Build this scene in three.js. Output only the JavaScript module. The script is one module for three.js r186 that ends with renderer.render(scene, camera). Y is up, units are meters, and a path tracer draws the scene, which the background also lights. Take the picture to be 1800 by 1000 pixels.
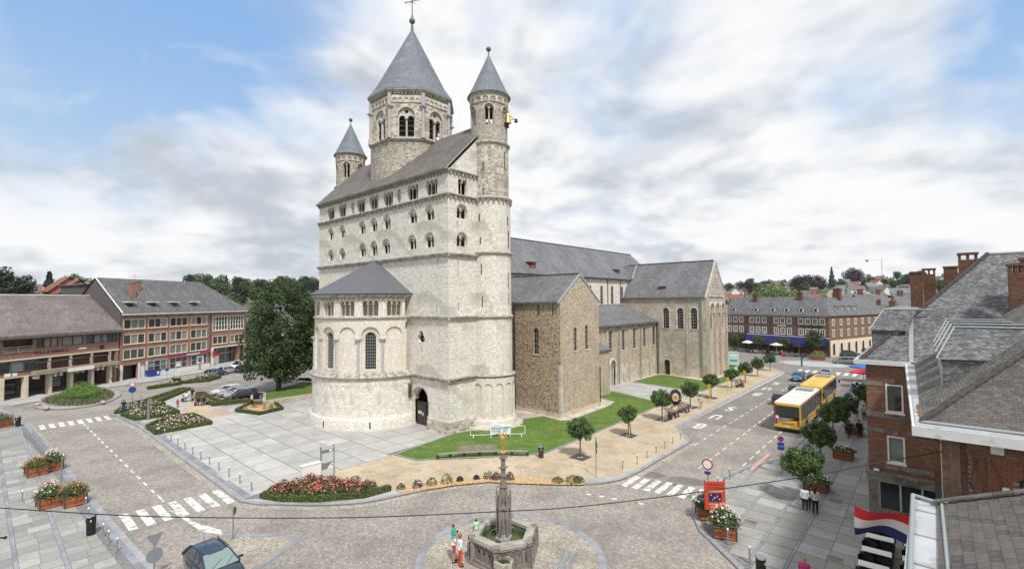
import * as THREE from 'three';
import { mergeGeometries, mergeVertices, toCreasedNormals } from 'three/addons/utils/BufferGeometryUtils.js';
import { RoundedBoxGeometry } from 'three/addons/geometries/RoundedBoxGeometry.js';
import { TessellateModifier } from 'three/addons/modifiers/TessellateModifier.js';
import { MarchingCubes } from 'three/addons/objects/MarchingCubes.js';
import { FontLoader } from 'three/addons/loaders/FontLoader.js';
import { TextGeometry } from 'three/addons/geometries/TextGeometry.js';

// ---------------------------------------------------------------- camera, sky, sun, exposure
const scene = new THREE.Scene();
const camera = new THREE.PerspectiveCamera(61.88, 1800 / 1000, 0.1, 6000);
camera.position.set(0, 14, 0);
camera.up.set(0.0294, 0.999355, 0.02063);
camera.lookAt(-0.662775, 14.034941, -0.748003);
const renderer = new THREE.WebGLRenderer({ antialias: true });
renderer.toneMapping = THREE.LinearToneMapping;
renderer.toneMappingExposure = 1.47;
renderer.shadowMap.enabled = true;
const sun = new THREE.DirectionalLight(new THREE.Color(1, 0.965, 0.905), 2.5);
sun.position.set(60, 95, 34); sun.target.position.set(-40, 0, -50);
sun.position.add(sun.target.position);
sun.castShadow = true; sun.shadow.radius = 11; sun.shadow.mapSize.set(2048, 2048);
Object.assign(sun.shadow.camera, { left: -120, right: 120, top: 120, bottom: -120, near: 1, far: 400 });
scene.add(sun, sun.target);

// ---------------------------------------------------------------- noise
let seed = 1;
const rnd = () => { seed = (seed * 1664525 + 1013904223) >>> 0; return seed / 4294967296; };
const rr = (a, b) => a + (b - a) * rnd();
const pick = (a) => a[Math.floor(rnd() * a.length)];
const hash = (x, y, s) => { let h = (x * 374761393 + y * 668265263 + s * 974634541) | 0; h = Math.imul(h ^ (h >>> 13), 1274126177); h ^= h >>> 16; return (h >>> 0) / 4294967296; };
const sm = (t) => t * t * (3 - 2 * t);
function vn(x, y, per, s) {   // value noise that repeats every per cells
  const xi = Math.floor(x), yi = Math.floor(y), fx = sm(x - xi), fy = sm(y - yi);
  const w = (k) => ((k % per) + per) % per, x0 = w(xi), x1 = w(xi + 1), y0 = w(yi), y1 = w(yi + 1);
  const a = hash(x0, y0, s), b = hash(x1, y0, s), c = hash(x0, y1, s), d = hash(x1, y1, s);
  return a + (b - a) * fx + (c - a) * fy + (a - b - c + d) * fx * fy;
}
function fbm(u, v, per, oct, s) { let r = 0, a = 0.5, t = 0; for (let o = 0; o < oct; o++) { r += a * vn(u * per, v * per, per, s + o * 17); t += a; a *= 0.55; per *= 2; } return r / t; }
const clamp = (x, a = 0, b = 1) => Math.min(b, Math.max(a, x));
const step = (a, b, x) => sm(clamp((x - a) / (b - a)));
const mix = (a, b, t) => a + (b - a) * t;
const mix3 = (a, b, t) => [mix(a[0], b[0], t), mix(a[1], b[1], t), mix(a[2], b[2], t)];
const scl = (c, k) => [c[0] * k, c[1] * k, c[2] * k];

// ---------------------------------------------------------------- sky: broken cloud with blue gaps
{
  const W = 2048, Hh = 1024, d = new Float32Array(W * Hh * 4);
  // 3-d value noise so that the dome has no seam
  const h3 = (x, y, z, s) => hash(x + z * 131, y + z * 57, s);
  const n3 = (x, y, z, s) => {
    const xi = Math.floor(x), yi = Math.floor(y), zi = Math.floor(z), fx = sm(x - xi), fy = sm(y - yi), fz = sm(z - zi);
    const l = (zz) => { const a = h3(xi, yi, zz, s), b = h3(xi + 1, yi, zz, s), c = h3(xi, yi + 1, zz, s), e = h3(xi + 1, yi + 1, zz, s); return a + (b - a) * fx + (c - a) * fy + (a - b - c + e) * fx * fy; };
    const p = l(zi), q = l(zi + 1); return p + (q - p) * fz;
  };
  const f3 = (x, y, z, o, s) => { let r = 0, a = 0.5, t = 0; for (let i = 0; i < o; i++) { r += a * n3(x, y, z, s + i * 7); t += a; a *= 0.58; x *= 2.03; y *= 2.03; z *= 2.03; } return r / t; };
  // the larger gaps in the cloud: unit direction, half width
  const gaps = [[-0.89, 0.42, -0.18, 0.33, 0.9], [-0.94, 0.32, -0.06, 0.2, 0.8], [-0.83, 0.38, -0.4, 0.14, 0.55], [-0.424, 0.41, -0.81, 0.2, 0.62], [-0.101, 0.348, -0.932, 0.14, 0.45], [0.095, 0.373, -0.923, 0.13, 1], [0.069, 0.256, -0.964, 0.12, 0.6], [0.5, 0.6, 0.62, 0.35, 0.8], [-0.5, 0.5, 0.7, 0.3, 0.8], [0.75, 0.5, -0.45, 0.3, 0.7]];
  for (let j = 0; j < Hh; j++) {
    const th = ((j + 0.5) / Hh - 0.5) * Math.PI, y = Math.sin(th), c = Math.cos(th);
    for (let i = 0; i < W; i++) {
      const ph = ((i + 0.5) / W - 0.5) * 2 * Math.PI, x = Math.cos(ph) * c, z = Math.sin(ph) * c, yy = Math.max(y, 0);
      const k = 1 / (yy + 0.3), px = x * k * 1.45, pz = z * k * 1.45;
      const wob = f3(px * 0.9 + 7, pz * 0.9, 3.1, 3, 5) - 0.5;
      let cov = f3(px * 0.75 + wob, yy * 1.5, pz * 0.75 + wob, 6, 21);
      let gap = 0;
      for (const [gx, gy, gz, r, w] of gaps) { const dd = Math.acos(clamp(x * gx + y * gy + z * gz, -1, 1)); gap = Math.max(gap, w * (1 - step(r * 0.15, r, dd + (cov - 0.5) * 0.7 * r))); }
      const blue = clamp(step(0.52, 0.34, cov) * 0.45 * step(0.06, 0.3, yy) + gap * step(0.64, 0.42, cov), 0, 1);
      const body = f3(px * 1.5 + 31 + wob * 1.2, yy * 2, pz * 1.5 - 9, 7, 77), big = f3(px * 0.45 - 3, yy, pz * 0.45 + 5, 4, 99), fine = f3(px * 5 + wob * 3, yy * 5, pz * 5, 4, 131);
      const lum = step(0.35, 0.575, body * 0.58 + big * 0.18 + fine * 0.24), l = mix(0.42, 0.675, lum);
      const white = [l * mix(0.90, 1.0, lum), l * mix(0.975, 1.0, lum), l * mix(1.075, 1.0, lum)], sky = mix3([0.36, 0.47, 0.60], [0.18, 0.32, 0.56], step(0.05, 0.55, yy));
      let p = mix3(white, sky, blue);
      if (y < 0) p = [0.25, 0.25, 0.24];
      const o = (j * W + i) * 4; d[o] = p[0]; d[o + 1] = p[1]; d[o + 2] = p[2]; d[o + 3] = 1;
    }
  }
  const t = new THREE.DataTexture(d, W, Hh, THREE.RGBAFormat, THREE.FloatType);
  t.mapping = THREE.EquirectangularReflectionMapping; t.magFilter = t.minFilter = THREE.LinearFilter; t.needsUpdate = true;
  scene.background = t; scene.environment = t;
}

// ---------------------------------------------------------------- geometry helpers
const V3 = (x, y, z) => new THREE.Vector3(x, y, z);
function uvMetres(g) {   // planar uv in metres by the way each face points
  if (g.index) g = g.toNonIndexed();
  const p = g.attributes.position, n = p.count, uv = new Float32Array(n * 2), a = V3(), b = V3(), c = V3();
  for (let i = 0; i < n; i += 3) {
    a.fromBufferAttribute(p, i); b.fromBufferAttribute(p, i + 1); c.fromBufferAttribute(p, i + 2);
    const nn = b.clone().sub(a).cross(c.clone().sub(a)), ax = Math.abs(nn.x), ay = Math.abs(nn.y), az = Math.abs(nn.z), hor = Math.hypot(nn.x, nn.z);
    [a, b, c].forEach((q, k) => {
      let u, v;
      if (ay > hor * 2.2) { u = q.x; v = -q.z; }
      else { // along the wall or the slope
        const hx = nn.x / (hor || 1), hz = nn.z / (hor || 1), L = Math.hypot(hor, ay) || 1;
        u = q.x * hz - q.z * hx; v = q.y / Math.max(0.3, hor / L);
      }
      uv[(i + k) * 2] = u; uv[(i + k) * 2 + 1] = v;
    });
  }
  g.setAttribute('uv', new THREE.BufferAttribute(uv, 2));
  return g;
}
function clean(g, keepColor) { for (const k of Object.keys(g.attributes)) if (k !== 'position' && k !== 'normal' && k !== 'uv' && !(keepColor && k === 'color')) g.deleteAttribute(k); return g; }
function join(list, keepUV) {
  const l = list.flat(9).filter(Boolean).map((g) => { g = clean(g.index ? g.toNonIndexed() : g, keepUV === 'color'); if (!g.attributes.normal) g.computeVertexNormals(); if (!g.attributes.uv) g.setAttribute('uv', new THREE.BufferAttribute(new Float32Array(g.attributes.position.count * 2), 2)); return g; });
  const m = l.length === 1 ? l[0] : mergeGeometries(l);
  return keepUV ? m : uvMetres(m);
}
const bx = (x0, y0, z0, x1, y1, z1) => new THREE.BoxGeometry(Math.abs(x1 - x0), Math.abs(y1 - y0), Math.abs(z1 - z0)).translate((x0 + x1) / 2, (y0 + y1) / 2, (z0 + z1) / 2);
const rbx = (x0, y0, z0, x1, y1, z1, r = 0.03, s = 1) => new RoundedBoxGeometry(Math.abs(x1 - x0), Math.abs(y1 - y0), Math.abs(z1 - z0), s, r).translate((x0 + x1) / 2, (y0 + y1) / 2, (z0 + z1) / 2);
const cyl = (r0, r1, y0, y1, x = 0, z = 0, n = 12) => new THREE.CylinderGeometry(r1, r0, y1 - y0, n).translate(x, (y0 + y1) / 2, z);
const sph = (r, x, y, z, w = 12, h = 8) => new THREE.SphereGeometry(r, w, h).translate(x, y, z);
function rod(a, b, r0, r1 = r0, n = 6) { const A = V3(...a), B = V3(...b), L = A.distanceTo(B), g = new THREE.CylinderGeometry(r1, r0, L, n).translate(0, L / 2, 0); return g.applyQuaternion(new THREE.Quaternion().setFromUnitVectors(V3(0, 1, 0), B.clone().sub(A).normalize())).translate(...a); }
const lathe = (pts, n = 24) => new THREE.LatheGeometry(pts.map(([r, y]) => new THREE.Vector2(r, y)), n);
const smoothed = (g, ang = 0.7) => toCreasedNormals(g, ang);
// local wall axes (along, up, outward) placed at (ox, oz) running along (dx, dz)
function onWall(g, ox, oz, dx, dz, oy = 0) { return g.applyMatrix4(new THREE.Matrix4().makeBasis(V3(dx, 0, dz), V3(0, 1, 0), V3(-dz, 0, dx)).setPosition(ox, oy, oz)); }
const poly = (pts) => { const s = new THREE.Shape(); pts.forEach(([x, y], i) => (i ? s.lineTo(x, y) : s.moveTo(x, y))); s.closePath(); return s; };
const path = (pts) => { const s = new THREE.Path(); pts.forEach(([x, y], i) => (i ? s.lineTo(x, y) : s.moveTo(x, y))); s.closePath(); return s; };
const archPts = (cx, y0, w, top, n = 10) => { const r = w / 2, ys = top - r, p = [[cx - r, y0], [cx + r, y0]]; for (let i = 0; i <= n; i++) { const a = Math.PI * i / n; p.push([cx + r * Math.cos(a), ys + r * Math.sin(a)]); } return p; };
const rectPts = (x0, y0, x1, y1) => [[x0, y0], [x1, y0], [x1, y1], [x0, y1]];
// a flat plate with holes, from depth z0 to z1
function plate(outline, holes, z0, z1, bevel = 0) { const s = poly(outline); s.holes = holes.map((h) => path(h)); return new THREE.ExtrudeGeometry(s, { depth: z1 - z0, bevelEnabled: bevel > 0, bevelSize: bevel, bevelThickness: bevel, bevelSegments: 1, curveSegments: 8 }).translate(0, 0, z0); }
// arch shaped ring
const archRing = (cx, y0, w, top, t, z0, z1, n = 12) => { const o = archPts(cx, y0, w + 2 * t, top + t, n), i = archPts(cx, y0, w, top, n); return plate([o[0], i[0], ...i.slice(2).reverse(), i[1], o[1], ...o.slice(2)].map((p) => p), [], z0, z1); };
// bends a plate (x = arc length from the middle, z outward) round a vertical axis
function bend(g, R, cx, cz, mid, maxEdge = 0.5) {
  g = new TessellateModifier(maxEdge, 7).modify(g.index ? g.toNonIndexed() : g);
  const p = g.attributes.position;
  for (let i = 0; i < p.count; i++) { const a = mid + p.getX(i) / R, r = R + p.getZ(i); p.setXYZ(i, cx + r * Math.sin(a), p.getY(i), cz + r * Math.cos(a)); }
  g.deleteAttribute('normal'); g.computeVertexNormals();
  return g;
}
function slab(pts, y0, y1, holes = []) {   // a flat polygon of ground (x, z) with thickness
  const g = new THREE.ExtrudeGeometry(Object.assign(poly(pts.map(([x, z]) => [x, -z])), { holes: holes.map((h) => path(h.map(([x, z]) => [x, -z]))) }), { depth: y1 - y0, bevelEnabled: false });
  return g.rotateX(-Math.PI / 2).translate(0, y0, 0);
}
function ribbon(pts, w, y0, y1, closed = false) {   // a strip along a line of (x, z), w to its left
  const n = pts.length, L = [], R = [];
  for (let i = 0; i < n; i++) {
    const a = pts[closed ? (i + n - 1) % n : Math.max(0, i - 1)], b = pts[closed ? (i + 1) % n : Math.min(n - 1, i + 1)];
    let dx = b[0] - a[0], dz = b[1] - a[1]; const l = Math.hypot(dx, dz) || 1; dx /= l; dz /= l;
    L.push(pts[i]); R.push([pts[i][0] + dz * w, pts[i][1] - dx * w]);
  }
  const out = [];
  for (let i = 0; i < (closed ? n : n - 1); i++) { const k = (i + 1) % n; out.push(slab([L[i], L[k], R[k], R[i]].slice(), y0, y1)); }
  return out;
}
function smoothLine(pts, n = 4) { const c = new THREE.CatmullRomCurve3(pts.map(([x, z]) => V3(x, 0, z)), false, 'centripetal'); return c.getPoints(pts.length * n).map((p) => [p.x, p.z]); }

// ---------------------------------------------------------------- objects
const used = new Map();
function numbered(name) { const k = used.get(name) || 0; used.set(name, k + 1); return k ? name + '_' + String(k).padStart(3, '0') : name; }
function setUD(o, label, category, group, kind) { o.userData = {}; if (label) o.userData.label = label; if (category) o.userData.category = category; if (group) o.userData.group = group; if (kind) o.userData.kind = kind; return o; }
function shadow(o) { o.traverse((m) => { if (m.isMesh) { m.castShadow = true; m.receiveShadow = true; } }); return o; }
function thing(name, label, category, [x, y, z] = [0, 0, 0], turn = 0, group) { const o = new THREE.Group(); o.name = numbered(name); o.position.set(x, y, z); o.rotation.y = turn; setUD(o, label, category, group); scene.add(o); return o; }
function part(parent, name, geo, m, keepUV, label) { const g = Array.isArray(geo) ? join(geo, keepUV) : geo; const o = new THREE.Mesh(g, m); o.name = name; o.castShadow = o.receiveShadow = true; if (label) o.userData.label = label; parent.add(o); return o; }
// a part of a thing that is not turned, its geometry given in world coordinates
function wpart(t, name, geo, m, keepUV, parent = t, label) { const g = join(Array.isArray(geo) ? geo : [geo], keepUV); g.translate(-t.position.x, -t.position.y, -t.position.z); return part(parent, name, g, m, keepUV, label); }
function solo(name, label, category, geo, m, at = [0, 0, 0], turn = 0, group, keepUV) { const g = Array.isArray(geo) ? join(geo, keepUV) : geo, o = new THREE.Mesh(g, m); o.name = numbered(name); o.position.set(...at); o.rotation.y = turn; setUD(o, label, category, group); o.castShadow = o.receiveShadow = true; scene.add(o); return o; }
function struct(name, geo, m, kind = 'structure', keepUV) { const o = new THREE.Mesh(join(Array.isArray(geo) ? geo : [geo], keepUV), m); o.name = numbered(name); o.userData = { kind }; o.castShadow = o.receiveShadow = true; scene.add(o); return o; }
function dup(root, [x, y, z], turn, label, scale = 1) { const r = root.clone(); const base = root.name.replace(/_\d\d\d$/, ''); r.name = numbered(base); r.position.set(x, y, z); r.rotation.y = turn; r.scale.setScalar(scale); r.userData = { ...root.userData }; if (label) r.userData.label = label; scene.add(r); return r; }

// ---------------------------------------------------------------- materials
function tex(px, fn, srgb = true) {
  const d = new Uint8Array(px * px * 4);
  for (let j = 0; j < px; j++) for (let i = 0; i < px; i++) { const c = fn(i / px, j / px), o = (j * px + i) * 4; d[o] = clamp(c[0], 0, 255); d[o + 1] = clamp(c[1], 0, 255); d[o + 2] = clamp(c[2], 0, 255); d[o + 3] = 255; }
  const t = new THREE.DataTexture(d, px, px); t.wrapS = t.wrapT = THREE.RepeatWrapping; t.magFilter = THREE.LinearFilter; t.minFilter = THREE.LinearMipmapLinearFilter; t.generateMipmaps = true; if (srgb) t.colorSpace = THREE.SRGBColorSpace; t.needsUpdate = true; return t;
}
function surf(metres, px, fn, o = {}) {   // fn(u, v) -> [r, g, b, height 0..1]
  let hmap = null; const hb = o.bump ? new Float32Array(px * px) : null;
  const map = tex(px, (u, v) => { const c = fn(u, v); if (hb) hb[Math.round(v * px) * px + Math.round(u * px)] = c[3] ?? 0.5; return c; });
  map.repeat.set(1 / metres, 1 / metres);
  if (hb) { hmap = tex(px, (u, v) => { const h = hb[Math.round(v * px) * px + Math.round(u * px)] * 255; return [h, h, h]; }, false); hmap.repeat.copy(map.repeat); }
  const m = new THREE.MeshStandardMaterial({ map, roughness: o.rough ?? 0.9, metalness: 0, side: THREE.DoubleSide });
  if (hmap) { m.bumpMap = hmap; m.bumpScale = o.bump; }
  if (o.color) m.color.set(o.color);
  return m;
}
const flat = (hex, rough = 0.7, metal = 0, o = {}) => new THREE.MeshStandardMaterial({ color: hex, roughness: rough, metalness: metal, side: THREE.DoubleSide, ...o });
// coursed masonry: rows of blocks of uneven length, mortar joints, each block its own tone
function masonry(rows, per, mortar, tones, joint, stainAmt, stain, s, irregular = 0, vary = 0.14) {
  return (u, v) => {
    const wob = irregular ? (fbm(u, v, 16, 2, s + 3) - 0.5) * irregular : 0;
    const y = (v + wob / rows) * rows, r = Math.floor(y), fy = y - r, row = ((r % rows) + rows) % rows;
    const off = hash(row, 3, s), x = (u + (irregular ? (fbm(u, v, 12, 2, s + 9) - 0.5) * irregular / per : 0)) * per + off; let k = Math.floor(x); const fx = x - k; k = ((k % per) + per) % per;
    const t = hash(k, row, s + 1), t2 = hash(k, row, s + 2);
    let c = tones[Math.floor(t * tones.length)]; c = scl(c, 1 - vary / 2 + vary * t2);
    const jx = joint * per / rows, edge = Math.min(fy / joint, (1 - fy) / joint, fx / jx, (1 - fx) / jx);
    const g = fbm(u, v, 64, 2, s + 5); c = scl(c, 0.9 + 0.2 * g);
    let h = 0.75 + 0.25 * t2;
    if (edge < 1) { c = mix3(mortar, c, step(0.3, 1, edge)); h *= edge; }
    const st = step(0.48, 0.72, fbm(u, v, 5, 5, s + 11)); c = mix3(c, stain, st * stainAmt * (0.55 + 0.9 * fbm(u, v, 40, 2, s + 13)));
    return [c[0], c[1], c[2], h];
  };
}
// uneven rubble: stones of irregular outline (nearest of jittered points), mortar between them
function rubble(n, mortar, tones, joint, stainAmt, stain, s) {
  return (u, v) => {
    const U = u * n, V = v * n * 1.35, N2 = Math.round(n * 1.35), x0 = Math.floor(U), y0 = Math.floor(V); let d1 = 9, d2 = 9, id = [0, 0];
    for (let j = -1; j <= 1; j++) for (let i = -1; i <= 1; i++) { const X = x0 + i, Y = y0 + j, a = ((X % n) + n) % n, b = ((Y % N2) + N2) % N2, d = Math.hypot(X + 0.12 + 0.76 * hash(a, b, s) - U, Y + 0.12 + 0.76 * hash(a, b, s + 1) - V); if (d < d1) { d2 = d1; d1 = d; id = [a, b]; } else if (d < d2) d2 = d; }
    const t = hash(id[0], id[1], s + 2), q = hash(id[0], id[1], s + 3); let c = scl(tones[Math.floor(t * tones.length)], 0.93 + 0.14 * q), e = clamp((d2 - d1) / joint); c = mix3(mortar, scl(c, 0.9 + 0.2 * fbm(u, v, 64, 2, s + 5)), step(0.25, 1, e));
    const st = step(0.48, 0.72, fbm(u, v, 5, 5, s + 11)); c = mix3(c, stain, st * stainAmt);
    return [c[0], c[1], c[2], e * (0.6 + 0.4 * q)];
  };
}
function slates(rows, per, tones, s, dark = 0.72) {   // rows of slates: tone per slate and a thin lower edge
  return (u, v) => {
    const y = v * rows, r = Math.floor(y), fy = y - r, x = u * per + (r % 2) * 0.5, k = ((Math.floor(x) % per) + per) % per, fx = x - Math.floor(x);
    let c = scl(tones[Math.floor(hash(k, r, s) * tones.length)], 0.9 + 0.2 * hash(k, r, s + 1));
    const e = Math.min(fx, 1 - fx) < 0.04 || fy < 0.1; if (e) c = scl(c, dark);
    const n = fbm(u, v, 4, 5, s + 4); c = scl(c, 0.86 + 0.28 * n);
    const lic = step(0.6, 0.78, fbm(u, v, 10, 4, s + 7)); c = mix3(c, [150, 150, 140], lic * 0.3);
    return [c[0], c[1], c[2], e ? 0 : 0.4 + 0.6 * (1 - fy)];
  };
}
const M = {};
// pale limestone of the westwork: coursed, greyed in patches
M.limestone = surf(8, 1024, masonry(40, 18, [198, 192, 182], [[224, 219, 209], [220, 214, 203], [228, 223, 214], [216, 209, 197], [222, 216, 205], [208, 202, 191]], 0.13, 0.46, [164, 159, 149], 11, 0.25, 0.07), { bump: 0.008 });
M.limestoneClean = surf(8, 1024, masonry(30, 14, [206, 199, 186], [[221, 213, 199], [217, 209, 195], [225, 218, 205], [214, 205, 190]], 0.07, 0.25, [186, 178, 164], 12, 0, 0.05), { bump: 0.004 });
M.limestoneWorn = surf(8, 1024, masonry(36, 17, [196, 188, 175], [[205, 197, 184], [190, 181, 168], [214, 206, 193], [172, 164, 152], [150, 142, 131], [200, 190, 175]], 0.14, 0.55, [138, 131, 120], 13, 0.5), { bump: 0.02 });
M.rubbleGrey = surf(8, 1024, rubble(28, [183, 175, 163], [[190, 181, 168], [168, 158, 146], [150, 141, 129], [198, 190, 178], [132, 122, 110], [178, 165, 148]], 0.3, 0.3, [128, 121, 111], 14), { bump: 0.025 });
M.rubbleBrown = surf(8, 1024, rubble(40, [187, 172, 153], [[178, 162, 141], [194, 179, 160], [148, 131, 112], [169, 153, 133], [117, 96, 80], [85, 69, 59], [197, 184, 165], [184, 168, 147]], 0.35, 0.25, [140, 126, 110], 15), { bump: 0.03 });
M.rubbleTan = surf(8, 1024, rubble(40, [191, 179, 162], [[189, 177, 159], [198, 188, 172], [170, 155, 137], [180, 167, 149], [141, 124, 107], [202, 193, 177]], 0.35, 0.3, [152, 141, 127], 16), { bump: 0.025 });
M.rubblePale = surf(8, 1024, rubble(40, [198, 190, 177], [[196, 188, 175], [186, 177, 163], [204, 197, 185], [174, 165, 152], [156, 147, 135], [200, 191, 179]], 0.3, 0.35, [137, 130, 120], 17), { bump: 0.022 });
M.renderTan = surf(6, 512, (u, v) => { const n = fbm(u, v, 6, 6, 31), p = fbm(u, v, 40, 2, 33); const c = mix3([200, 189, 172], [172, 161, 144], step(0.35, 0.7, n)); return [...scl(c, 0.92 + 0.16 * p), p]; }, { bump: 0.01 });
M.rubbleTan.color.setRGB(1, 0.955, 0.89); M.rubbleBrown.color.setRGB(1, 0.95, 0.88); M.rubblePale.color.setRGB(1, 0.97, 0.93);
M.dressed = surf(4, 512, masonry(10, 5, [196, 188, 175], [[206, 199, 187], [198, 190, 178], [212, 205, 194]], 0.04, 0.4, [150, 145, 136], 18), { bump: 0.004 });
M.stringStone = surf(3, 256, (u, v) => { const n = fbm(u, v, 6, 5, 42), d = step(0.45, 0.65, fbm(u, v, 9, 5, 45)); return mix3(scl([186, 180, 170], 0.85 + 0.25 * n), [124, 119, 111], d * 0.8); }, { rough: 0.9 });
M.columnStone = surf(3, 256, (u, v) => { const n = fbm(u, v, 6, 5, 41); return [...mix3([196, 190, 188], [168, 160, 160], n), n]; }, { rough: 0.75 });
M.greyStone = surf(4, 512, (u, v) => { const n = fbm(u, v, 5, 6, 43), p = fbm(u, v, 48, 2, 44), st = step(0.5, 0.75, fbm(u, v, 7, 5, 46)); let c = mix3([146, 139, 130], [112, 107, 101], n); c = mix3(c, [78, 75, 71], st * 0.65); return [...scl(c, 0.85 + 0.3 * p), p]; }, { bump: 0.012 });
// roofs
M.slateSpire = surf(6, 1024, slates(60, 36, [[116, 121, 129], [107, 112, 121], [124, 129, 136], [111, 116, 124]], 51), { bump: 0.006, rough: 0.62 });
M.slateBrown = surf(6, 1024, slates(60, 36, [[108, 101, 96], [102, 96, 91], [115, 108, 102]], 52, 0.8), { bump: 0.005, rough: 0.7 });
M.slateNave = surf(8, 1024, slates(44, 40, [[113, 113, 116], [106, 106, 110], [121, 121, 123], [110, 109, 111]], 53, 0.7), { bump: 0.012, rough: 0.66 });
M.slateTown = surf(8, 512, slates(40, 34, [[104, 104, 106], [97, 97, 100], [112, 111, 112], [100, 97, 97]], 54, 0.75), { bump: 0.008, rough: 0.7 });
M.slateOld = surf(4, 1024, slates(44, 26, [[107, 106, 109], [92, 90, 94], [125, 123, 126], [81, 80, 82], [116, 113, 114], [100, 98, 103]], 55, 0.7), { bump: 0.01, rough: 0.6 });
M.slateMossy = surf(4, 1024, (u, v) => { const c = slates(34, 20, [[101, 97, 92], [90, 87, 83], [112, 108, 102], [83, 79, 76]], 56, 0.62)(u, v), m = step(0.52, 0.74, fbm(u, v, 6, 5, 57)); const k = mix3(c, [115, 113, 92], m * 0.5); return [...k, c[3]]; }, { bump: 0.012, rough: 0.75 });
M.leadRoof = surf(6, 512, (u, v) => { const n = fbm(u, v, 4, 6, 58), m = fbm(u, v, 9, 4, 59); let c = mix3([92, 92, 98], [108, 108, 110], n); c = mix3(c, [96, 94, 112], step(0.5, 0.7, m) * 0.7); return [...c, 0.5]; }, { rough: 0.55 });
M.roofMauve = surf(8, 512, (u, v) => { const c = slates(44, 40, [[122, 112, 108], [116, 106, 103], [128, 118, 113]], 60, 0.85)(u, v), n = step(0.5, 0.75, fbm(u, v, 5, 5, 61)); return [...mix3(c, [106, 100, 98], n * 0.5), c[3]]; }, { rough: 0.8 });
M.redTile = surf(5, 512, slates(30, 24, [[150, 92, 72], [138, 82, 64], [160, 104, 84], [124, 76, 62]], 62, 0.7), {});
M.orangeTile = surf(5, 512, slates(30, 24, [[196, 112, 76], [184, 102, 70], [204, 122, 86]], 63, 0.7), {});
// brick: fine courses
const brickFn = (tones, mortar, s) => masonry(40, 14, mortar, tones, 0.14, 0.3, scl(tones[0], 0.72), s);
M.brickRed = surf(3, 512, brickFn([[152, 112, 96], [142, 102, 88], [160, 120, 104], [136, 98, 84]], [160, 136, 122], 71), {});
M.brickBrown = surf(3, 512, brickFn([[124, 92, 76], [112, 82, 68], [132, 100, 84], [106, 78, 66]], [140, 120, 106], 72), {});
M.brickOrange = surf(3, 512, brickFn([[130, 92, 72], [120, 83, 66], [138, 100, 79], [113, 78, 63]], [134, 107, 91], 73), {});
M.brickDark = surf(3, 512, brickFn([[98, 66, 52], [88, 58, 46], [106, 74, 58], [80, 54, 44]], [128, 108, 92], 74), {});
M.chimneyBrick = surf(3, 512, brickFn([[108, 70, 54], [96, 62, 50], [116, 78, 60], [86, 56, 46]], [122, 98, 82], 75), {});
// ================================================================ THE GROUND
const setts = (rows, per, tones, s) => (u, v) => {
  const y = v * rows + (fbm(u, v, 24, 2, s + 6) - 0.5) * 0.7, r = Math.floor(y), fy = y - r, row = ((r % rows) + rows) % rows, x = u * per + hash(row, 1, s), k = ((Math.floor(x) % per) + per) % per, fx = x - Math.floor(x);
  let c = scl(tones[Math.floor(hash(k, row, s) * tones.length)], 0.9 + 0.2 * hash(k, row, s + 1));
  const e = Math.min(fx, 1 - fx, fy, 1 - fy) / 0.13, j = step(0.2, 1, e); c = mix3([122, 114, 104], c, 0.4 + 0.6 * j);
  const n = fbm(u, v, 4, 5, s + 2), d = step(0.5, 0.72, fbm(u, v, 6, 5, s + 3)); c = scl(c, 0.9 + 0.2 * n); c = mix3(c, [122, 116, 110], d * 0.35);
  return [...c, j];
};
M.setts = surf(9, 1024, setts(64, 48, [[157, 151, 144], [153, 147, 140], [162, 156, 149], [155, 149, 142], [150, 144, 138]], 101), { bump: 0.008, rough: 0.85 });
M.settsPale = surf(6, 1024, setts(48, 40, [[180, 172, 158], [168, 160, 148], [188, 180, 166], [174, 164, 150]], 102), { bump: 0.015, rough: 0.85 });
M.asphalt = surf(8, 512, (u, v) => { const n = fbm(u, v, 4, 6, 103), p = fbm(u, v, 100, 1, 104), cr = step(0.485, 0.5, fbm(u, v, 6, 4, 105)) * step(0.515, 0.5, fbm(u, v, 6, 4, 105)); let c = scl([132, 126, 121], 0.86 + 0.28 * n); c = scl(c, 0.92 + 0.16 * p); c = scl(c, 1 - 0.18 * cr); return [...c, p]; }, { bump: 0.004 });
M.asphaltPatch = surf(3, 256, (u, v) => scl([122, 117, 112], 0.8 + 0.35 * fbm(u, v, 12, 5, 157)), {});
M.paving = surf(6, 512, (u, v) => { const n = fbm(u, v, 4, 6, 106), p = fbm(u, v, 80, 1, 107), d = step(0.52, 0.7, fbm(u, v, 7, 5, 108)); let c = scl([176, 175, 172], 0.88 + 0.24 * n); c = scl(c, 0.95 + 0.1 * p); c = mix3(c, [150, 149, 146], d * 0.5); return [...c, p]; }, { bump: 0.002, rough: 0.8 });
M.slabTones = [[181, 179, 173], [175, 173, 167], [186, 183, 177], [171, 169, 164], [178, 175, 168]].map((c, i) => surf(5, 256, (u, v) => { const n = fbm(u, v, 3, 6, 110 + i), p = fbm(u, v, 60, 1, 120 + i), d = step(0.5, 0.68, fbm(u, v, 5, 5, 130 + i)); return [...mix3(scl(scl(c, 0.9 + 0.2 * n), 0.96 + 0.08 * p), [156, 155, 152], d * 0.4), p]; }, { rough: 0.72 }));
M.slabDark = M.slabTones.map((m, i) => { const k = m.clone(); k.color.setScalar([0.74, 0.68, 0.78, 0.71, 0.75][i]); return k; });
M.joint = surf(4, 256, (u, v) => scl([122, 121, 119], 0.8 + 0.4 * fbm(u, v, 30, 3, 140)), {});
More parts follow.
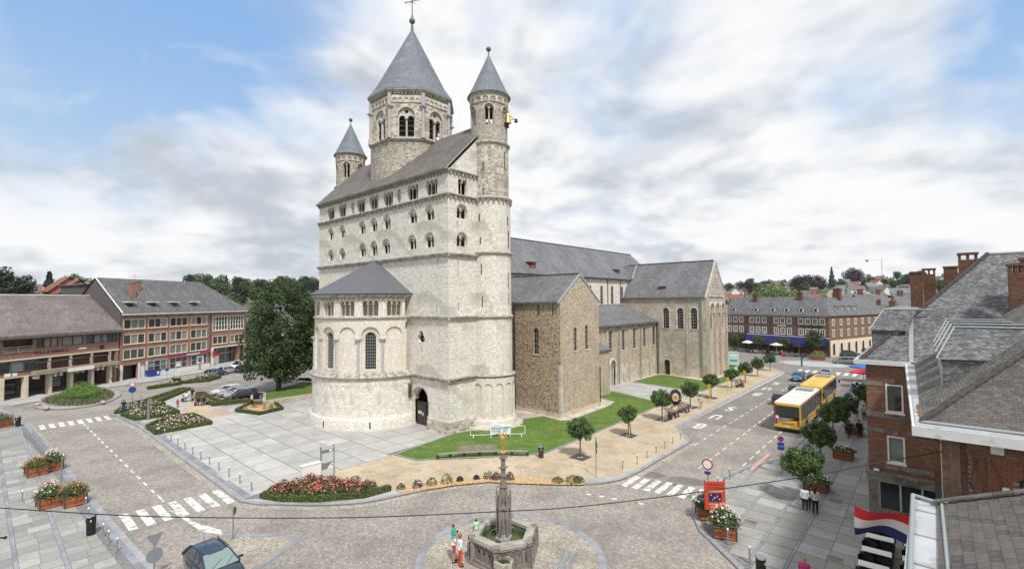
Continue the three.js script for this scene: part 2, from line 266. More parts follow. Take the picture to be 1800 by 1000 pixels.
M.blueStone = surf(4, 512, (u, v) => { const n = fbm(u, v, 5, 6, 141), p = fbm(u, v, 60, 1, 142), x = u * 4, jn = Math.abs(x - Math.round(x)) < 0.012; let c = scl([152, 153, 155], 0.85 + 0.3 * n); c = scl(c, 0.94 + 0.12 * p); if (jn) c = scl(c, 0.6); return [...c, jn ? 0 : 0.7]; }, { bump: 0.004, rough: 0.7 });
M.bluePave = surf(4, 256, (u, v) => scl([140, 142, 146], 0.8 + 0.4 * fbm(u, v, 6, 5, 143)), { rough: 0.7 });
M.tan = surf(9, 1024, (u, v) => { const n = fbm(u, v, 3, 7, 144), p = fbm(u, v, 128, 1, 145), d = step(0.54, 0.72, fbm(u, v, 6, 6, 146)); let c = scl([184, 168, 145], 0.9 + 0.2 * n); c = scl(c, 0.93 + 0.14 * p); c = mix3(c, [166, 146, 118], d * 0.5); c = mix3(c, [150, 136, 114], step(0.62, 0.72, fbm(u, v, 14, 5, 159)) * 0.5); return [...c, p]; }, { bump: 0.003, rough: 0.95 });
M.grass = surf(7, 1024, (u, v) => { const n = fbm(u, v, 5, 6, 147), p = fbm(u, v, 150, 2, 148), q = fbm(u, v, 60, 2, 149), d = step(0.55, 0.75, fbm(u, v, 9, 5, 150)); let c = mix3([72, 101, 34], [98, 126, 46], n); c = scl(c, 0.6 + 0.5 * p + 0.3 * q); c = mix3(c, [132, 134, 80], d * 0.35); c = mix3(c, [150, 134, 96], step(0.6, 0.74, fbm(u, v, 7, 6, 158)) * 0.4); return [...c, p]; }, { bump: 0.04, rough: 1 });
M.grassFar = surf(60, 512, (u, v) => { const n = fbm(u, v, 6, 6, 151), p = fbm(u, v, 60, 3, 152); return scl(mix3([72, 86, 52], [104, 108, 76], n), 0.75 + 0.5 * p); }, { rough: 1 });
M.soil = surf(3, 256, (u, v) => { const n = fbm(u, v, 20, 4, 153); return [...scl([122, 96, 72], 0.6 + 0.8 * n), n]; }, { bump: 0.04 });
M.mulch = surf(3, 512, (u, v) => { const n = fbm(u, v, 24, 4, 154); return [...scl([196, 164, 122], 0.62 + 0.7 * n), n]; }, { bump: 0.04 });
M.paint = surf(3, 512, (u, v) => { const n = fbm(u, v, 40, 3, 155), w = step(0.54, 0.68, fbm(u, v, 12, 5, 156)); return [...mix3(scl([226, 223, 217], 0.93 + 0.12 * n), [168, 160, 151], w), 0.5]; }, { rough: 0.8 });
M.paintPink = flat('#c99a94', 0.9);

// hills: level round the square, rising to a wooded ridge on the left and a built-up slope on the right
function hill(x, z) {
  const r = Math.hypot(x, z), az = Math.atan2(x, -z);      // 0 = down the street, negative = left
  const left = step(-0.5, -1.1, az), right = 1 - left;
  const n = fbm(x / 900 + 0.5, z / 900 + 0.5, 6, 3, 160) - 0.5;
  return left * (20 + 8 * n) * step(175, 400, r) + right * (46 + 12 * n) * step(210, 1150, r) * (0.72 + 0.28 * step(-0.45, 0.05, az));
}
{
  const pos = [], idx = [], rs = [0, 60, 120, 170, 200, 240, 280, 330, 390, 460, 540, 640, 760, 900, 1100, 1400, 1900, 2700, 4200], na = 96;
  rs.forEach((r) => { for (let a = 0; a < na; a++) { const t = a / na * Math.PI * 2, x = -45 + r * Math.cos(t), z = -60 + r * Math.sin(t); pos.push(x, r < 150 ? -0.03 : hill(x, z) - 0.03, z); } });
  for (let i = 0; i < rs.length - 1; i++) for (let a = 0; a < na; a++) { const b = (a + 1) % na, p = i * na + a, q = i * na + b; idx.push(p, q, p + na, q, q + na, p + na); }
  const g = new THREE.BufferGeometry(); g.setAttribute('position', new THREE.Float32BufferAttribute(pos, 3)); g.setIndex(idx); g.computeVertexNormals();
  struct('ground', g, M.grassFar);
}
struct('town_square_asphalt', new THREE.PlaneGeometry(190, 150).rotateX(-Math.PI / 2).translate(-60, -0.008, -105), M.asphalt);
// the sett paved carriageway, worn in patches
{
  const g = new THREE.PlaneGeometry(150, 74, 150, 74).rotateX(-Math.PI / 2).translate(-61, 0, -18), p = g.attributes.position, c = [];
  for (let i = 0; i < p.count; i++) { const x = p.getX(i), z = p.getZ(i), n = fbm(x / 90 + 3, z / 90 + 3, 24, 4, 170), w = fbm(x / 90 + 3, z / 90 + 3, 60, 2, 171); const k = 0.84 + 0.3 * n, wr = 0.97 + 0.06 * w; c.push(k * wr, k * wr * 0.995, k * 0.985); }
  g.setAttribute('color', new THREE.Float32BufferAttribute(c, 3));
  g.setAttribute('uv', new THREE.Float32BufferAttribute(Array.from({ length: p.count }, (_, i) => [p.getX(i) * 0.83 + p.getZ(i) * 0.56, p.getZ(i) * 0.83 - p.getX(i) * 0.56]).flat(), 2));
  const m = M.setts.clone(); m.vertexColors = true;
  const o = new THREE.Mesh(g, m); o.name = 'sett_road'; o.userData = { kind: 'structure' }; o.receiveShadow = true; scene.add(o);
}
const frontKerb = smoothLine([[-36.9, -12.55], [-35.4, -13.2], [-34.3, -14.1], [-32, -15.9], [-30, -18.2], [-29.1, -20.5], [-28.0, -23.7], [-26.1, -26.5], [-23.1, -28.7], [-20.1, -30.9], [-18.75, -32.8], [-18.3, -34.9], [-18.2, -39.7], [-18.1, -46.7]], 3);
const squareEdge = [[-78, -11.4], [-76.6, -11.8], [-68, -12.45], [-36.9, -12.55], ...frontKerb.slice(1), [-18.6, -47.6], [-21.2, -50.8], [-21.4, -102.5], [-24.5, -106.5], [-34, -112], [-99, -112], [-99, -40], [-91.5, -22.6]];
struct('church_square_pavement', slab(squareEdge, -0.02, 0.1), M.paving);
// street asphalt beyond the setts
struct('street_asphalt', slab([[-21.4, -55], [-9.9, -55], [-9.9, -128], [-21.4, -128]], -0.006, 0.004), M.asphalt);
function kerb(line, w = 0.32, y = 0.125) { struct('kerb', ribbon(line, w, -0.02, y), M.blueStone); }
kerb([[-78, -11.4], [-76.6, -11.8], [-68, -12.45], [-52, -12.5], [-36.9, -12.55], ...frontKerb.slice(1)], 0.34);
kerb([[-18.1, -46.7], [-18.6, -47.6], [-21.2, -50.8], [-21.4, -70], [-21.4, -102.5], [-24.5, -106.5], [-34, -112]], 0.34);
kerb([[-78, -11.4], [-82, -14.2], [-91.5, -22.6], [-99, -40]].reverse(), 0.25);
// pale gutter of setts along the kerb
struct('road_gutter', ribbon([[-76.6, -11.8], [-68, -12.45], [-36.9, -12.55], ...frontKerb.slice(1)], -0.55, -0.004, 0.006), M.settsPale);

// ---- the church square: large slabs with dark joints
{
  const bed = struct('slab_plaza', slab([[-64.6, -12.95], [-36.9, -12.95], [-36.3, -13.6], [-37.2, -20], [-37.2, -25.4], [-37.6, -27.6], [-38.0, -33.2], [-38.0, -34], [-64.5, -34], [-64.5, -19.4]], 0.09, 0.108), M.joint);
  const S = 2.4;
  for (let i = 0; i < 12; i++) for (let j = 0; j < 9; j++) {
    let x1 = -37.0 - i * S - 0.02, x0 = x1 - S + 0.085, z1 = -13.2 - j * S, z0 = z1 - S + 0.085;
    if (i === 0) { x1 = j < 5 ? -37.24 : -37.8; x0 = -39.4 + 0.04; } else { x1 = -39.44 - (i - 1) * S; x0 = x1 - S + 0.085; }
    z0 = Math.max(z0, -34);
    const corner = [[x0, z0], [x1, z0], [x0, z1], [x1, z1]], inApse = corner.every(([x, z]) => Math.hypot(x + 52.4, z + 33) < 7.9);
    if (inApse || x0 < -66 || z1 - z0 < 0.3) continue;
    const g = uvMetres(slab([[x0, z1], [x1, z1], [x1, z0], [x0, z0]], 0.09, 0.126 + hash(i, j, 7) * 0.005)), u = g.attributes.uv, a = hash(i, j, 3) * 5, b = hash(i, j, 4) * 5;
    for (let k = 0; k < u.count; k++) u.setXY(k, u.getX(k) + a, u.getY(k) + b);
    part(bed, 'paving_slab', g, M.slabTones[Math.floor(hash(i, j, 9) * 5)]);
  }
}
struct('bluestone_border', ribbon([[-78, -11.85], [-68, -12.85], [-37.1, -12.95]], 0.5, 0.09, 0.13).map((g) => g), M.bluePave);

// ---- tan gravel walk and lawns
struct('gravel_walk', slab([[-37.2, -20], [-36.6, -17.6], [-33, -18.2], [-30.4, -20.7], [-29.4, -23.6], [-27.2, -27.4], [-24, -29.4], [-20.9, -31.6], [-19.5, -33.4], [-18.75, -36], [-18.6, -46.5], [-21.7, -51.2], [-21.9, -102.3], [-25, -106.4], [-30, -109], [-30.6, -104], [-26, -100], [-26.2, -72.2], [-26.6, -64], [-27.2, -60], [-26.5, -36], [-26.6, -34.4], [-30.8, -29.3], [-33.4, -26.8], [-34.3, -25.7], [-37.2, -25.4]], 0.09, 0.115), M.tan);
const lawnA = [[-37.1, -25.5], [-34.3, -25.8], [-33.3, -27.0], [-30.8, -29.5], [-28.4, -32.6], [-26.8, -34.6], [-26.9, -44.8], [-27.2, -60.5], [-29.1, -62.0], [-36.4, -64.5], [-38, -63.5], [-39, -60], [-33, -58.2], [-32.3, -55.5], [-31.9, -46], [-32.6, -45.1], [-35.5, -45.5], [-36.5, -43], [-35.0, -40.6], [-35.2, -38.2], [-37.6, -35.4], [-38.1, -33.6], [-37.9, -31.5]];
const lawnB = [[-38.6, -74.4], [-38.4, -84.2], [-37, -84.6], [-28.6, -82.2], [-28.4, -94], [-29, -99.5], [-29.6, -106], [-27.2, -103], [-26.4, -98], [-26.5, -73.2], [-30, -72.8]];
function lawn(pts, label) {
  const l = struct('lawn', slab(pts, 0.06, 0.15), M.grass);
  struct('lawn_edging', ribbon([...pts, pts[0]], 0.12, 0.05, 0.17), M.blueStone);
}
lawn(lawnA); lawn(lawnB);
struct('lawn', slab([[-34, -110], [-31, -107], [-30.4, -99.8], [-33, -98.5], [-40, -101], [-44, -112]], 0.06, 0.15), M.grass);
struct('church_path', slab([[-40.4, -66], [-36.6, -65], [-29.2, -62.4], [-27.0, -61], [-26.6, -72.6], [-30, -72.4], [-38.8, -74], [-40.4, -73.5]], 0.085, 0.12), M.paving);
struct('church_apron', slab([[-42, -45], [-36.6, -45.2], [-32.6, -44.9], [-31.8, -46], [-32.2, -55.6], [-33, -58.4], [-39.6, -60.5], [-39.6, -66], [-42, -66]], 0.085, 0.118), M.renderTan);
struct('church_apron', slab([[-40, -73.6], [-38.4, -74], [-38.1, -84.5], [-28.6, -82.2], [-28.2, -97.5], [-34, -97.5], [-40, -88]], 0.085, 0.116), M.renderTan);
{ const pts = []; for (let i = 0; i <= 28; i++) { const a = i / 28 * Math.PI * 2; pts.push([-38.4 + 3.7 * Math.cos(a), -39.5 + 3.7 * Math.sin(a)]); } struct('church_apron', slab(pts, 0.06, 0.165), M.renderTan); }
// parking ground left of the church, with a tan patch between the beds
struct('gravel_patch', slab([[-64.6, -17.5], [-69.8, -16.2], [-84, -22.6], [-77.5, -23.2], [-72.5, -20.6], [-70.5, -22], [-64.6, -21.5]], 0.09, 0.114), M.tan);
struct('car_park', slab([[-72, -22.5], [-84.5, -22.8], [-91.6, -23.2], [-99, -40], [-99, -60], [-70, -60], [-70, -40]], 0.09, 0.112), M.asphalt);

// ---- road paint
const paintSheets = (name, list) => list.forEach((pts) => struct(name, slab(pts, 0.004, 0.010), M.paint));
{
  const zeb = [];
  for (let i = 0; i < 7; i++) { const z = -6.5 - i * 0.9; zeb.push([[-40.9 + i * 0.05, z], [-37.6 + i * 0.05, z - 0.02], [-37.6 + i * 0.05, z - 0.5], [-40.9 + i * 0.05, z - 0.48]]); }
  paintSheets('zebra_stripe', zeb);
  const far = []; for (let i = 0; i < 8; i++) { const z = -5.0 - i * 0.82; far.push([[-78.2, z], [-75.4, z], [-75.4, z - 0.45], [-78.2, z - 0.45]]); }
  paintSheets('zebra_stripe', far);
  const right = []; for (let i = 0; i < 7; i++) { const x = -18.05 + i * 0.82, z = -32.6 - i * 0.14; right.push([[x, z], [x + 0.46, z - 0.03], [x + 0.36, z - 2.5], [x - 0.1, z - 2.47]]); }
  paintSheets('zebra_stripe', right);
  const dash = []; for (let i = 0; i < 15; i++) { const x = -74.8 + i * 2.15; dash.push([[x, -8.52 - i * 0.03], [x + 1.0, -8.53 - i * 0.03], [x + 1.0, -8.67 - i * 0.03], [x, -8.66 - i * 0.03]]); }
  paintSheets('lane_dash', dash);
  const splay = [[-39.2, -8.9], [-38.6, -9.05], [-35.6, -9.3], [-34.0, -9.45], [-32.6, -10.2], [-33.4, -10.3], [-35.6, -9.6], [-38.8, -9.2]];
  paintSheets('lane_splay', [splay, [[-43, -8.98], [-41.2, -9.0], [-41.2, -9.14], [-43, -9.12]]]);
  const st = [];
  for (let i = 0; i < 26; i++) { const z = -46 - i * 2.1; st.push([[-17.6, z], [-17.48, z], [-17.48, z - 1.1], [-17.6, z - 1.1]]); }
  for (let i = 0; i < 26; i++) { const z = -40 - i * 2.1; st.push([[-15.0 - i * 0.02, z], [-14.88 - i * 0.02, z], [-14.88 - i * 0.02, z - 1.1], [-15.0 - i * 0.02, z - 1.1]]); }
  for (let i = 0; i < 7; i++) { const z = -43 - i * 2.1; st.push([[-12.4, z], [-12.28, z], [-12.28, z - 1.1], [-12.4, z - 1.1]]); }
  paintSheets('lane_dash', st);
  struct('edge_line', slab([[-21.35, -51.4], [-21.2, -51.4], [-21.2, -101], [-21.35, -101]], 0.004, 0.012), M.paint);
  const farz = []; for (let i = 0; i < 8; i++) { const x = -20 + i * 1.25; farz.push([[x, -104.5], [x + 0.6, -104.7], [x + 0.5, -108.6], [x - 0.1, -108.4]]); }
  paintSheets('zebra_stripe', farz);
  paintSheets('road_mark', [[-19.2, -29.6], [-18.3, -29.9], [-17.4, -30.1], [-16.5, -30.4], [-15.6, -30.6]].map(([x, z]) => [[x, z], [x + 0.3, z - 0.2], [x + 0.38, z], [x + 0.1, z + 0.16]]));
}
[[[-17.9, -35.4], [-16.6, -35.7], [-16.2, -36.6], [-17.4, -36.9], [-18.0, -36.2]], [[-15.8, -35.9], [-13.6, -36.3], [-13.2, -37.4], [-14.4, -37.6], [-15.9, -36.8]], [[-15.2, -35.1], [-14.4, -35.3], [-14.5, -35.8], [-15.3, -35.6]]].forEach((p) => struct('road_patch', slab(smoothLine([...p, p[0]], 3).slice(0, -1), 0.002, 0.0045), M.asphaltPatch));
const fontBold = await new FontLoader().loadAsync('fonts/droid/droid_sans_bold.typeface.json');
const fontReg = await new FontLoader().loadAsync('fonts/droid/droid_sans_regular.typeface.json');
const fontSerif = await new FontLoader().loadAsync('fonts/droid/droid_serif_bold.typeface.json');
function words(t, size, depth = 0.01, font = fontBold) { const g = new TextGeometry(t, { font, size, depth, curveSegments: 3, bevelEnabled: false }); g.computeBoundingBox(); const b = g.boundingBox; return g.translate(-(b.min.x + b.max.x) / 2, -(b.min.y + b.max.y) / 2, 0); }
[['B', -53.4], ['U', -58.7], ['S', -64.2], ['B', -76.4], ['U', -82.2], ['S', -88.1]].forEach(([c, z]) => struct('bus_lane_letter', words(c, 1, 0.006).scale(1.5, 2.5, 1).rotateX(-Math.PI / 2).rotateY(Math.PI).translate(-19.7, 0.009, z), M.paint));

// ---- islands
const ringPts = (cx, cz, r, n = 48, rz = r) => Array.from({ length: n }, (_, i) => { const a = i / n * Math.PI * 2; return [cx + r * Math.cos(a), cz + rz * Math.sin(a)]; });
struct('fountain_terrace', slab(ringPts(-17.6, -19.6, 5.15), -0.01, 0.055), M.settsPale);
struct('fountain_terrace_ring', ribbon(ringPts(-17.6, -19.6, 5.15), -0.42, -0.01, 0.068, true), M.bluePave);
struct('traffic_island', slab([[-32.3, -10.15], [-28.9, -12.9], [-28.5, -12.6], [-27.5, -10.5], [-27.1, -9.4], [-28.4, -8.6], [-31, -9.3]], -0.01, 0.03), M.settsPale);
struct('traffic_island_border', ribbon([[-32.3, -10.15], [-28.9, -12.9], [-28.5, -12.6], [-27.5, -10.5], [-27.1, -9.4], [-28.4, -8.6], [-31, -9.3]], 0.32, -0.01, 0.042, true), M.bluePave);
const isl = smoothLine([[-107, -12.4], [-100, -8], [-94.5, -5.6], [-90, -5.9], [-87, -8.2], [-87.2, -11.4], [-91, -14], [-97, -15.4], [-104, -14.6], [-107, -12.4]], 4);
struct('planted_island', slab(isl, -0.02, 0.12), M.settsPale);
struct('planted_island_kerb', ribbon(isl, 0.3, -0.02, 0.14), M.blueStone);
struct('far_roundabout', slab(ringPts(-19.5, -119, 6.6, 48, 5), -0.02, 0.03), M.paving);
struct('far_roundabout_kerb', ribbon(ringPts(-19.5, -119, 6.6, 48, 5), -0.25, -0.02, 0.06, true), M.bluePave);

// ---- pavement on the near left: narrow slabs laid in rows across the walk
const leftEdge = [[-95, -2.0], [-82, -3.6], [-79.2, -4.2], [-72.8, -4.5], [-58.9, -5.1], [-47.4, -5.4], [-34.5, -6.0], [-28, -6.4], [-18, -7.4], [-14, -9]];
{
  const pav = struct('left_pavement', slab([...leftEdge, [-10, 6], [-95, 6]], -0.02, 0.098), M.joint);
  struct('kerb', ribbon(leftEdge, 0.34, -0.02, 0.13), M.blueStone);
  struct('bluestone_border', ribbon(leftEdge.map(([x, z]) => [x, z + 0.34]), 0.35, 0.05, 0.118), M.bluePave);
  const edge = (x) => { for (let i = 0; i < leftEdge.length - 1; i++) if (x <= leftEdge[i + 1][0]) { const t = (x - leftEdge[i][0]) / (leftEdge[i + 1][0] - leftEdge[i][0]); return mix(leftEdge[i][1], leftEdge[i + 1][1], t); } return -9; };
  let n = 0; const rest = [];
  for (let i = 0; i < 64; i++) {
    const x0 = -31 - i * 1.05, x1 = x0 + 0.985, e = edge(x0) + 0.74;
    [[Math.max(e, -9), -3.62], [-3.38, -1.78], [-1.56, 0.1], [0.13, 1.9]].forEach(([z0, z1], k) => {
      if (z1 - z0 < 0.2) return; const far = i > 44 && k > 1; if (far) return;
      const cut = mix(z0, z1, 0.3 + 0.4 * hash(i, k, 12));
      [[z0, cut - 0.012], [cut + 0.012, z1]].forEach(([a, b], q) => {
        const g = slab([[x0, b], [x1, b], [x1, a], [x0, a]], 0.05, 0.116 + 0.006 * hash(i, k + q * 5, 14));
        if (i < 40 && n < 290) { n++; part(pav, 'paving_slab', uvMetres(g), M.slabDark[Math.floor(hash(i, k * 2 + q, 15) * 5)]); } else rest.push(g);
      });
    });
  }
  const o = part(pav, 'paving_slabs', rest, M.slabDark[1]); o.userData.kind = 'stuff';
  struct('bluestone_band', [bx(-95, 0.09, -3.6, -20, 0.121, -3.4), bx(-95, 0.09, -1.76, -20, 0.122, -1.58)], M.bluePave);
}
// pavement by the left buildings
struct('far_left_pavement', slab([[-90, 0], [-95.2, -2.6], [-98, -8], [-104, -15.3], [-106, -22], [-110, -28], [-113.5, -36], [-118, -46], [-130, -46], [-111.2, -17.2], [-100, 1]], -0.02, 0.11), M.paving);
struct('kerb', ribbon([[-90, 0], [-95.2, -2.6], [-98, -8], [-104, -15.3], [-106, -22], [-110, -28], [-113.5, -36], [-118, -46]], 0.3, -0.02, 0.125), M.blueStone);

// ---- pavement on the right
const rightEdge = [[-2, -21.6], [-5.3, -24.3], [-8.2, -27.1], [-10.7, -29.4], [-11.9, -31.4], [-12.6, -33.7], [-12.5, -36.2], [-12.4, -39.5], [-11.7, -43], [-10.2, -47], [-9.9, -52], [-9.9, -98], [-9.4, -106], [-6, -112]];
{
  const pav = struct('right_pavement', slab([...rightEdge.slice().reverse(), [0, -21.6], [4, -21.6], [4, -112]], -0.02, 0.09), M.joint);
  struct('kerb', ribbon(rightEdge, 0.32, -0.02, 0.122), M.blueStone);
  const edge = (z) => { for (let i = 0; i < rightEdge.length - 1; i++) if (z >= rightEdge[i + 1][1]) { const t = (z - rightEdge[i][1]) / (rightEdge[i + 1][1] - rightEdge[i][1]); return mix(rightEdge[i][0], rightEdge[i + 1][0], clamp(t)); } return -9; };
  let n = 0; const rest = [];
  for (let i = 0; i < 57; i++) {
    const z1 = -22.5 - i * 1.3, z0 = z1 - 1.24, e = Math.max(edge(z1), edge(z0)) + 0.08;
    [[e, -11.3], [Math.max(e, -11.1), -9.6], [Math.max(e, -9.4), -7.8], [Math.max(e, -7.6), -6.2], [Math.max(e, -6.0), -4.6], [-4.57, -3.3], [-3.27, -0.8]].forEach(([x0, x1], k) => {
      if (x1 - x0 < 0.15 || (k === 6 && i > 12)) return;
      const g = slab([[x0, z1], [x1, z1], [x1, z0], [x0, z0]], 0.05, 0.11 + 0.005 * hash(i, k, 21));
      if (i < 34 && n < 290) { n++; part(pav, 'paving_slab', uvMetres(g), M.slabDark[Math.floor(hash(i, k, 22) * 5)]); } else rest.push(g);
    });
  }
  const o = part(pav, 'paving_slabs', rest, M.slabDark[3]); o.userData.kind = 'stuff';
  struct('bluestone_band', [bx(-11.28, 0.08, -35, -11.12, 0.116, -42), bx(-9.58, 0.08, -29.5, -9.42, 0.117, -60), bx(-7.78, 0.08, -27.5, -7.62, 0.118, -96), bx(-6.18, 0.08, -26.8, -6.02, 0.119, -96)], M.bluePave);
  struct('painted_strip', slab([[-11.6, -42.2], [-11.3, -42.2], [-11.2, -47.5], [-11.5, -47.5]], 0.004, 0.128), M.paintPink);
}
for (const [x, z] of [[-8.9, -32.2], [-5.4, -39.5], [-4.3, -30.6]]) struct('manhole_cover', [rbx(x - 0.38, 0.1, z - 0.38, x + 0.38, 0.124, z + 0.38, 0.01), bx(x - 0.3, 0.12, z - 0.02, x + 0.3, 0.128, z + 0.02), bx(x - 0.3, 0.12, z - 0.2, x + 0.3, 0.128, z - 0.17), bx(x - 0.3, 0.12, z + 0.17, x + 0.3, 0.128, z + 0.2)], M.greyStone);
// ================================================================ THE CHURCH
M.glassDark = new THREE.MeshPhysicalMaterial({ color: '#17181d', roughness: 0.18, metalness: 0, clearcoat: 0.6, clearcoatRoughness: 0.1, side: THREE.DoubleSide });
M.lead = flat('#6a6c70', 0.6, 0.2);
M.leadPale = flat('#a9acae', 0.55, 0.2);
M.louvre = flat('#34322f', 0.8);
M.copper = surf(1, 128, (u, v) => mix3([84, 112, 106], [104, 130, 122], fbm(u, v, 8, 4, 201)), { rough: 0.6 });
M.iron = flat('#3b3c40', 0.6, 0.5);
M.gold = new THREE.MeshStandardMaterial({ color: new THREE.Color(0.86, 0.56, 0.18), roughness: 0.34, metalness: 0.9, side: THREE.DoubleSide });
M.woodDoor = surf(2, 256, (u, v) => { const p = u * 12, k = Math.floor(p), g = fbm(u, v, 20, 3, 203), e = p - k < 0.1; return [...scl([78, 68, 60], (0.8 + 0.3 * hash(k, 1, 5)) * (0.85 + 0.3 * g) * (e ? 0.6 : 1)), e ? 0 : 1]; }, { bump: 0.01 });
M.ironGate = flat('#55524f', 0.6, 0.3);
M.brownPipe = flat('#3d4248', 0.5, 0.2);
M.greenPipe = flat('#7d8f84', 0.5, 0.2);
M.zinc = surf(3, 256, (u, v) => { const n = fbm(u, v, 5, 5, 205), d = step(0.55, 0.7, fbm(u, v, 8, 5, 206)); return mix3(scl([178, 180, 182], 0.9 + 0.2 * n), [140, 140, 138], d * 0.5); }, { rough: 0.45 });
const ch = thing('church', 'pale stone Romanesque church with an octagonal tower, two round turrets and an apse', 'church', [-52.5, 0, -60]);
const EACH = new Set(['plinth', 'downpipe', 'blind_arch', 'arch', 'pilaster', 'render_patch', 'mortar_patch', 'cellar_slit', 'flashing', 'gutter', 'wall', 'string_course', 'porch_wall', 'cornice', 'apse_cornice']);
const W = (name, geo, m, label, parent) => { if (EACH.has(name) && Array.isArray(geo) && geo.length > 1) { let o; geo.flat(3).forEach((g) => { o = wpart(ch, name, g, m, undefined, parent || ch, label); }); return o; } const o = wpart(ch, name, geo, m, undefined, parent || ch, label); if (STUFF.has(name)) o.userData.kind = 'stuff'; return o; };
const STUFF = new Set(['corbel_table', 'ridge_tile', 'arched_frieze', 'gable_arcade', 'arrow_slit', 'blind_arcade']);
const west = (g) => onWall(g, -66.8, -33, 1, 0), south = (g) => onWall(g, -38.196, -33, 0, -1);
const slit = (s, y0, y1) => rectPts(s - 0.07, y0, s + 0.07, y1);
// arcade hole: n small arches side by side
function arcadePts(cx, y0, n, w, gap, top) { const tot = n * w + (n - 1) * gap, p = [[cx - tot / 2, y0], [cx + tot / 2, y0]]; for (let k = n - 1; k >= 0; k--) { const c = cx - tot / 2 + w / 2 + k * (w + gap), r = w / 2 + gap * 0.42; for (let i = 0; i <= 6; i++) { const a = Math.PI * i / 6; p.push([c + r * Math.cos(a), top - r + r * Math.sin(a)]); } } return p; }
function colonnette(x, y0, y1, z, r = 0.075) { return [cyl(r * 1.5, r * 1.2, y0, y0 + 0.14, x, z, 8), cyl(r, r * 0.92, y0 + 0.14, y1 - 0.3, x, z, 8), new THREE.CylinderGeometry(r * 2.3, r * 1.0, 0.2, 8).translate(x, y1 - 0.2, z), bx(x - r * 2.5, y1 - 0.1, z - 0.2, x + r * 2.5, y1, z + 0.2)]; }
// windows gathered for one wall: returns the holes, adds the parts once placed
function bifora(place, s, y0, top, w = 1.55, stone = M.limestone) {
  const r = w / 2, spring = top - r, iw = (w - 0.2) / 2, ic = iw / 2 + 0.06;
  const win = W('window', place(plate(archPts(s, y0, w, top), [archPts(s - ic, y0 + 0.02, iw, spring + 0.36), archPts(s + ic, y0 + 0.02, iw, spring + 0.36)], -0.36, -0.24)), stone);
  W('column', colonnette(s, y0 + 0.02, spring + 0.12, -0.26, 0.06).map((g) => place(g)), M.columnStone, null, win);
  W('arch', [place(archRing(s, spring - 0.1, w, top, 0.16, -0.05, 0.035))], M.dressed, null, win);
  return archPts(s, y0, w, top);
}
function gallery(place, s, y0, top, n = 3, w = 0.52, gap = 0.17) {
  const tot = n * w + (n - 1) * gap, win = W('window', place(bx(s - tot / 2 - 0.3, y0 - 0.1, -2.5, s + tot / 2 + 0.3, top + 0.3, -2.3)), M.limestoneWorn);
  for (let k = 0; k < n - 1; k++) W('column', colonnette(s - tot / 2 + w + gap / 2 + k * (w + gap), y0, top - w * 0.62, -0.3, 0.07).map((g) => place(g)), M.columnStone, null, win);
  return arcadePts(s, y0, n, w, gap, top);
}
function leaded(place, s, y0, top, w, depth = -0.45, cols = 3, rows = 6) {
  const pane = W('window', place(plate(archPts(s, y0, w, top), [], depth - 0.05, depth)), M.glassDark), bars = [];
  for (let i = 1; i < cols; i++) bars.push(bx(s - w / 2 + i * w / cols - 0.02, y0, depth, s - w / 2 + i * w / cols + 0.02, top - 0.06, depth + 0.04));
  for (let j = 1; j < rows; j++) { const y = y0 + j * (top - y0) / rows; bars.push(bx(s - w / 2 + 0.02, y - 0.022, depth + 0.002, s + w / 2 - 0.02, y + 0.022, depth + 0.036)); }
  W('glazing_bar', bars.map((g) => place(g)), M.leadPale, null, pane);
  W('sill', [place(bx(s - w / 2 - 0.12, y0 - 0.14, -0.2, s + w / 2 + 0.12, y0 - 0.004, 0.08))], M.dressed, null, pane);
  return archPts(s, y0, w, top);
}
const stringCourse = (place, s0, s1, y, pr = 0.24, h = 0.3, extra = 0) => place(new THREE.ExtrudeGeometry(poly([[-0.1, y - h / 2], [pr * 0.55, y - h / 2], [pr, y - 0.02], [pr, y + h * 0.2], [-0.1, y + h * 0.62]]), { depth: s1 - s0 + extra, bevelEnabled: false }).rotateY(Math.PI / 2).scale(1, 1, -1).applyMatrix4(new THREE.Matrix4().set(1, 0, 0, s0, 0, 1, 0, 0, 0, 0, -1, 0, 0, 0, 0, 1)));
function stringBox(place, s0, s1, y, pr = 0.32, h = 0.32) { return [place(bx(s0, y - h / 2, -0.1, s1, y + h * 0.1, pr * 0.6)), place(bx(s0 - 0.004, y + h * 0.1, -0.1, s1 + 0.004, y + h / 2, pr))]; }
function corbels(place, s0, s1, y, gap = 0.62, h = 0.24, d = 0.2) { const o = [], n = Math.floor((s1 - s0) / gap); for (let i = 0; i <= n; i++) { const s = s0 + (i + 0.25) * (s1 - s0) / (n + 0.5); o.push(place(bx(s - 0.1, y - h, -0.05, s + 0.1, y, d))); } return o; }

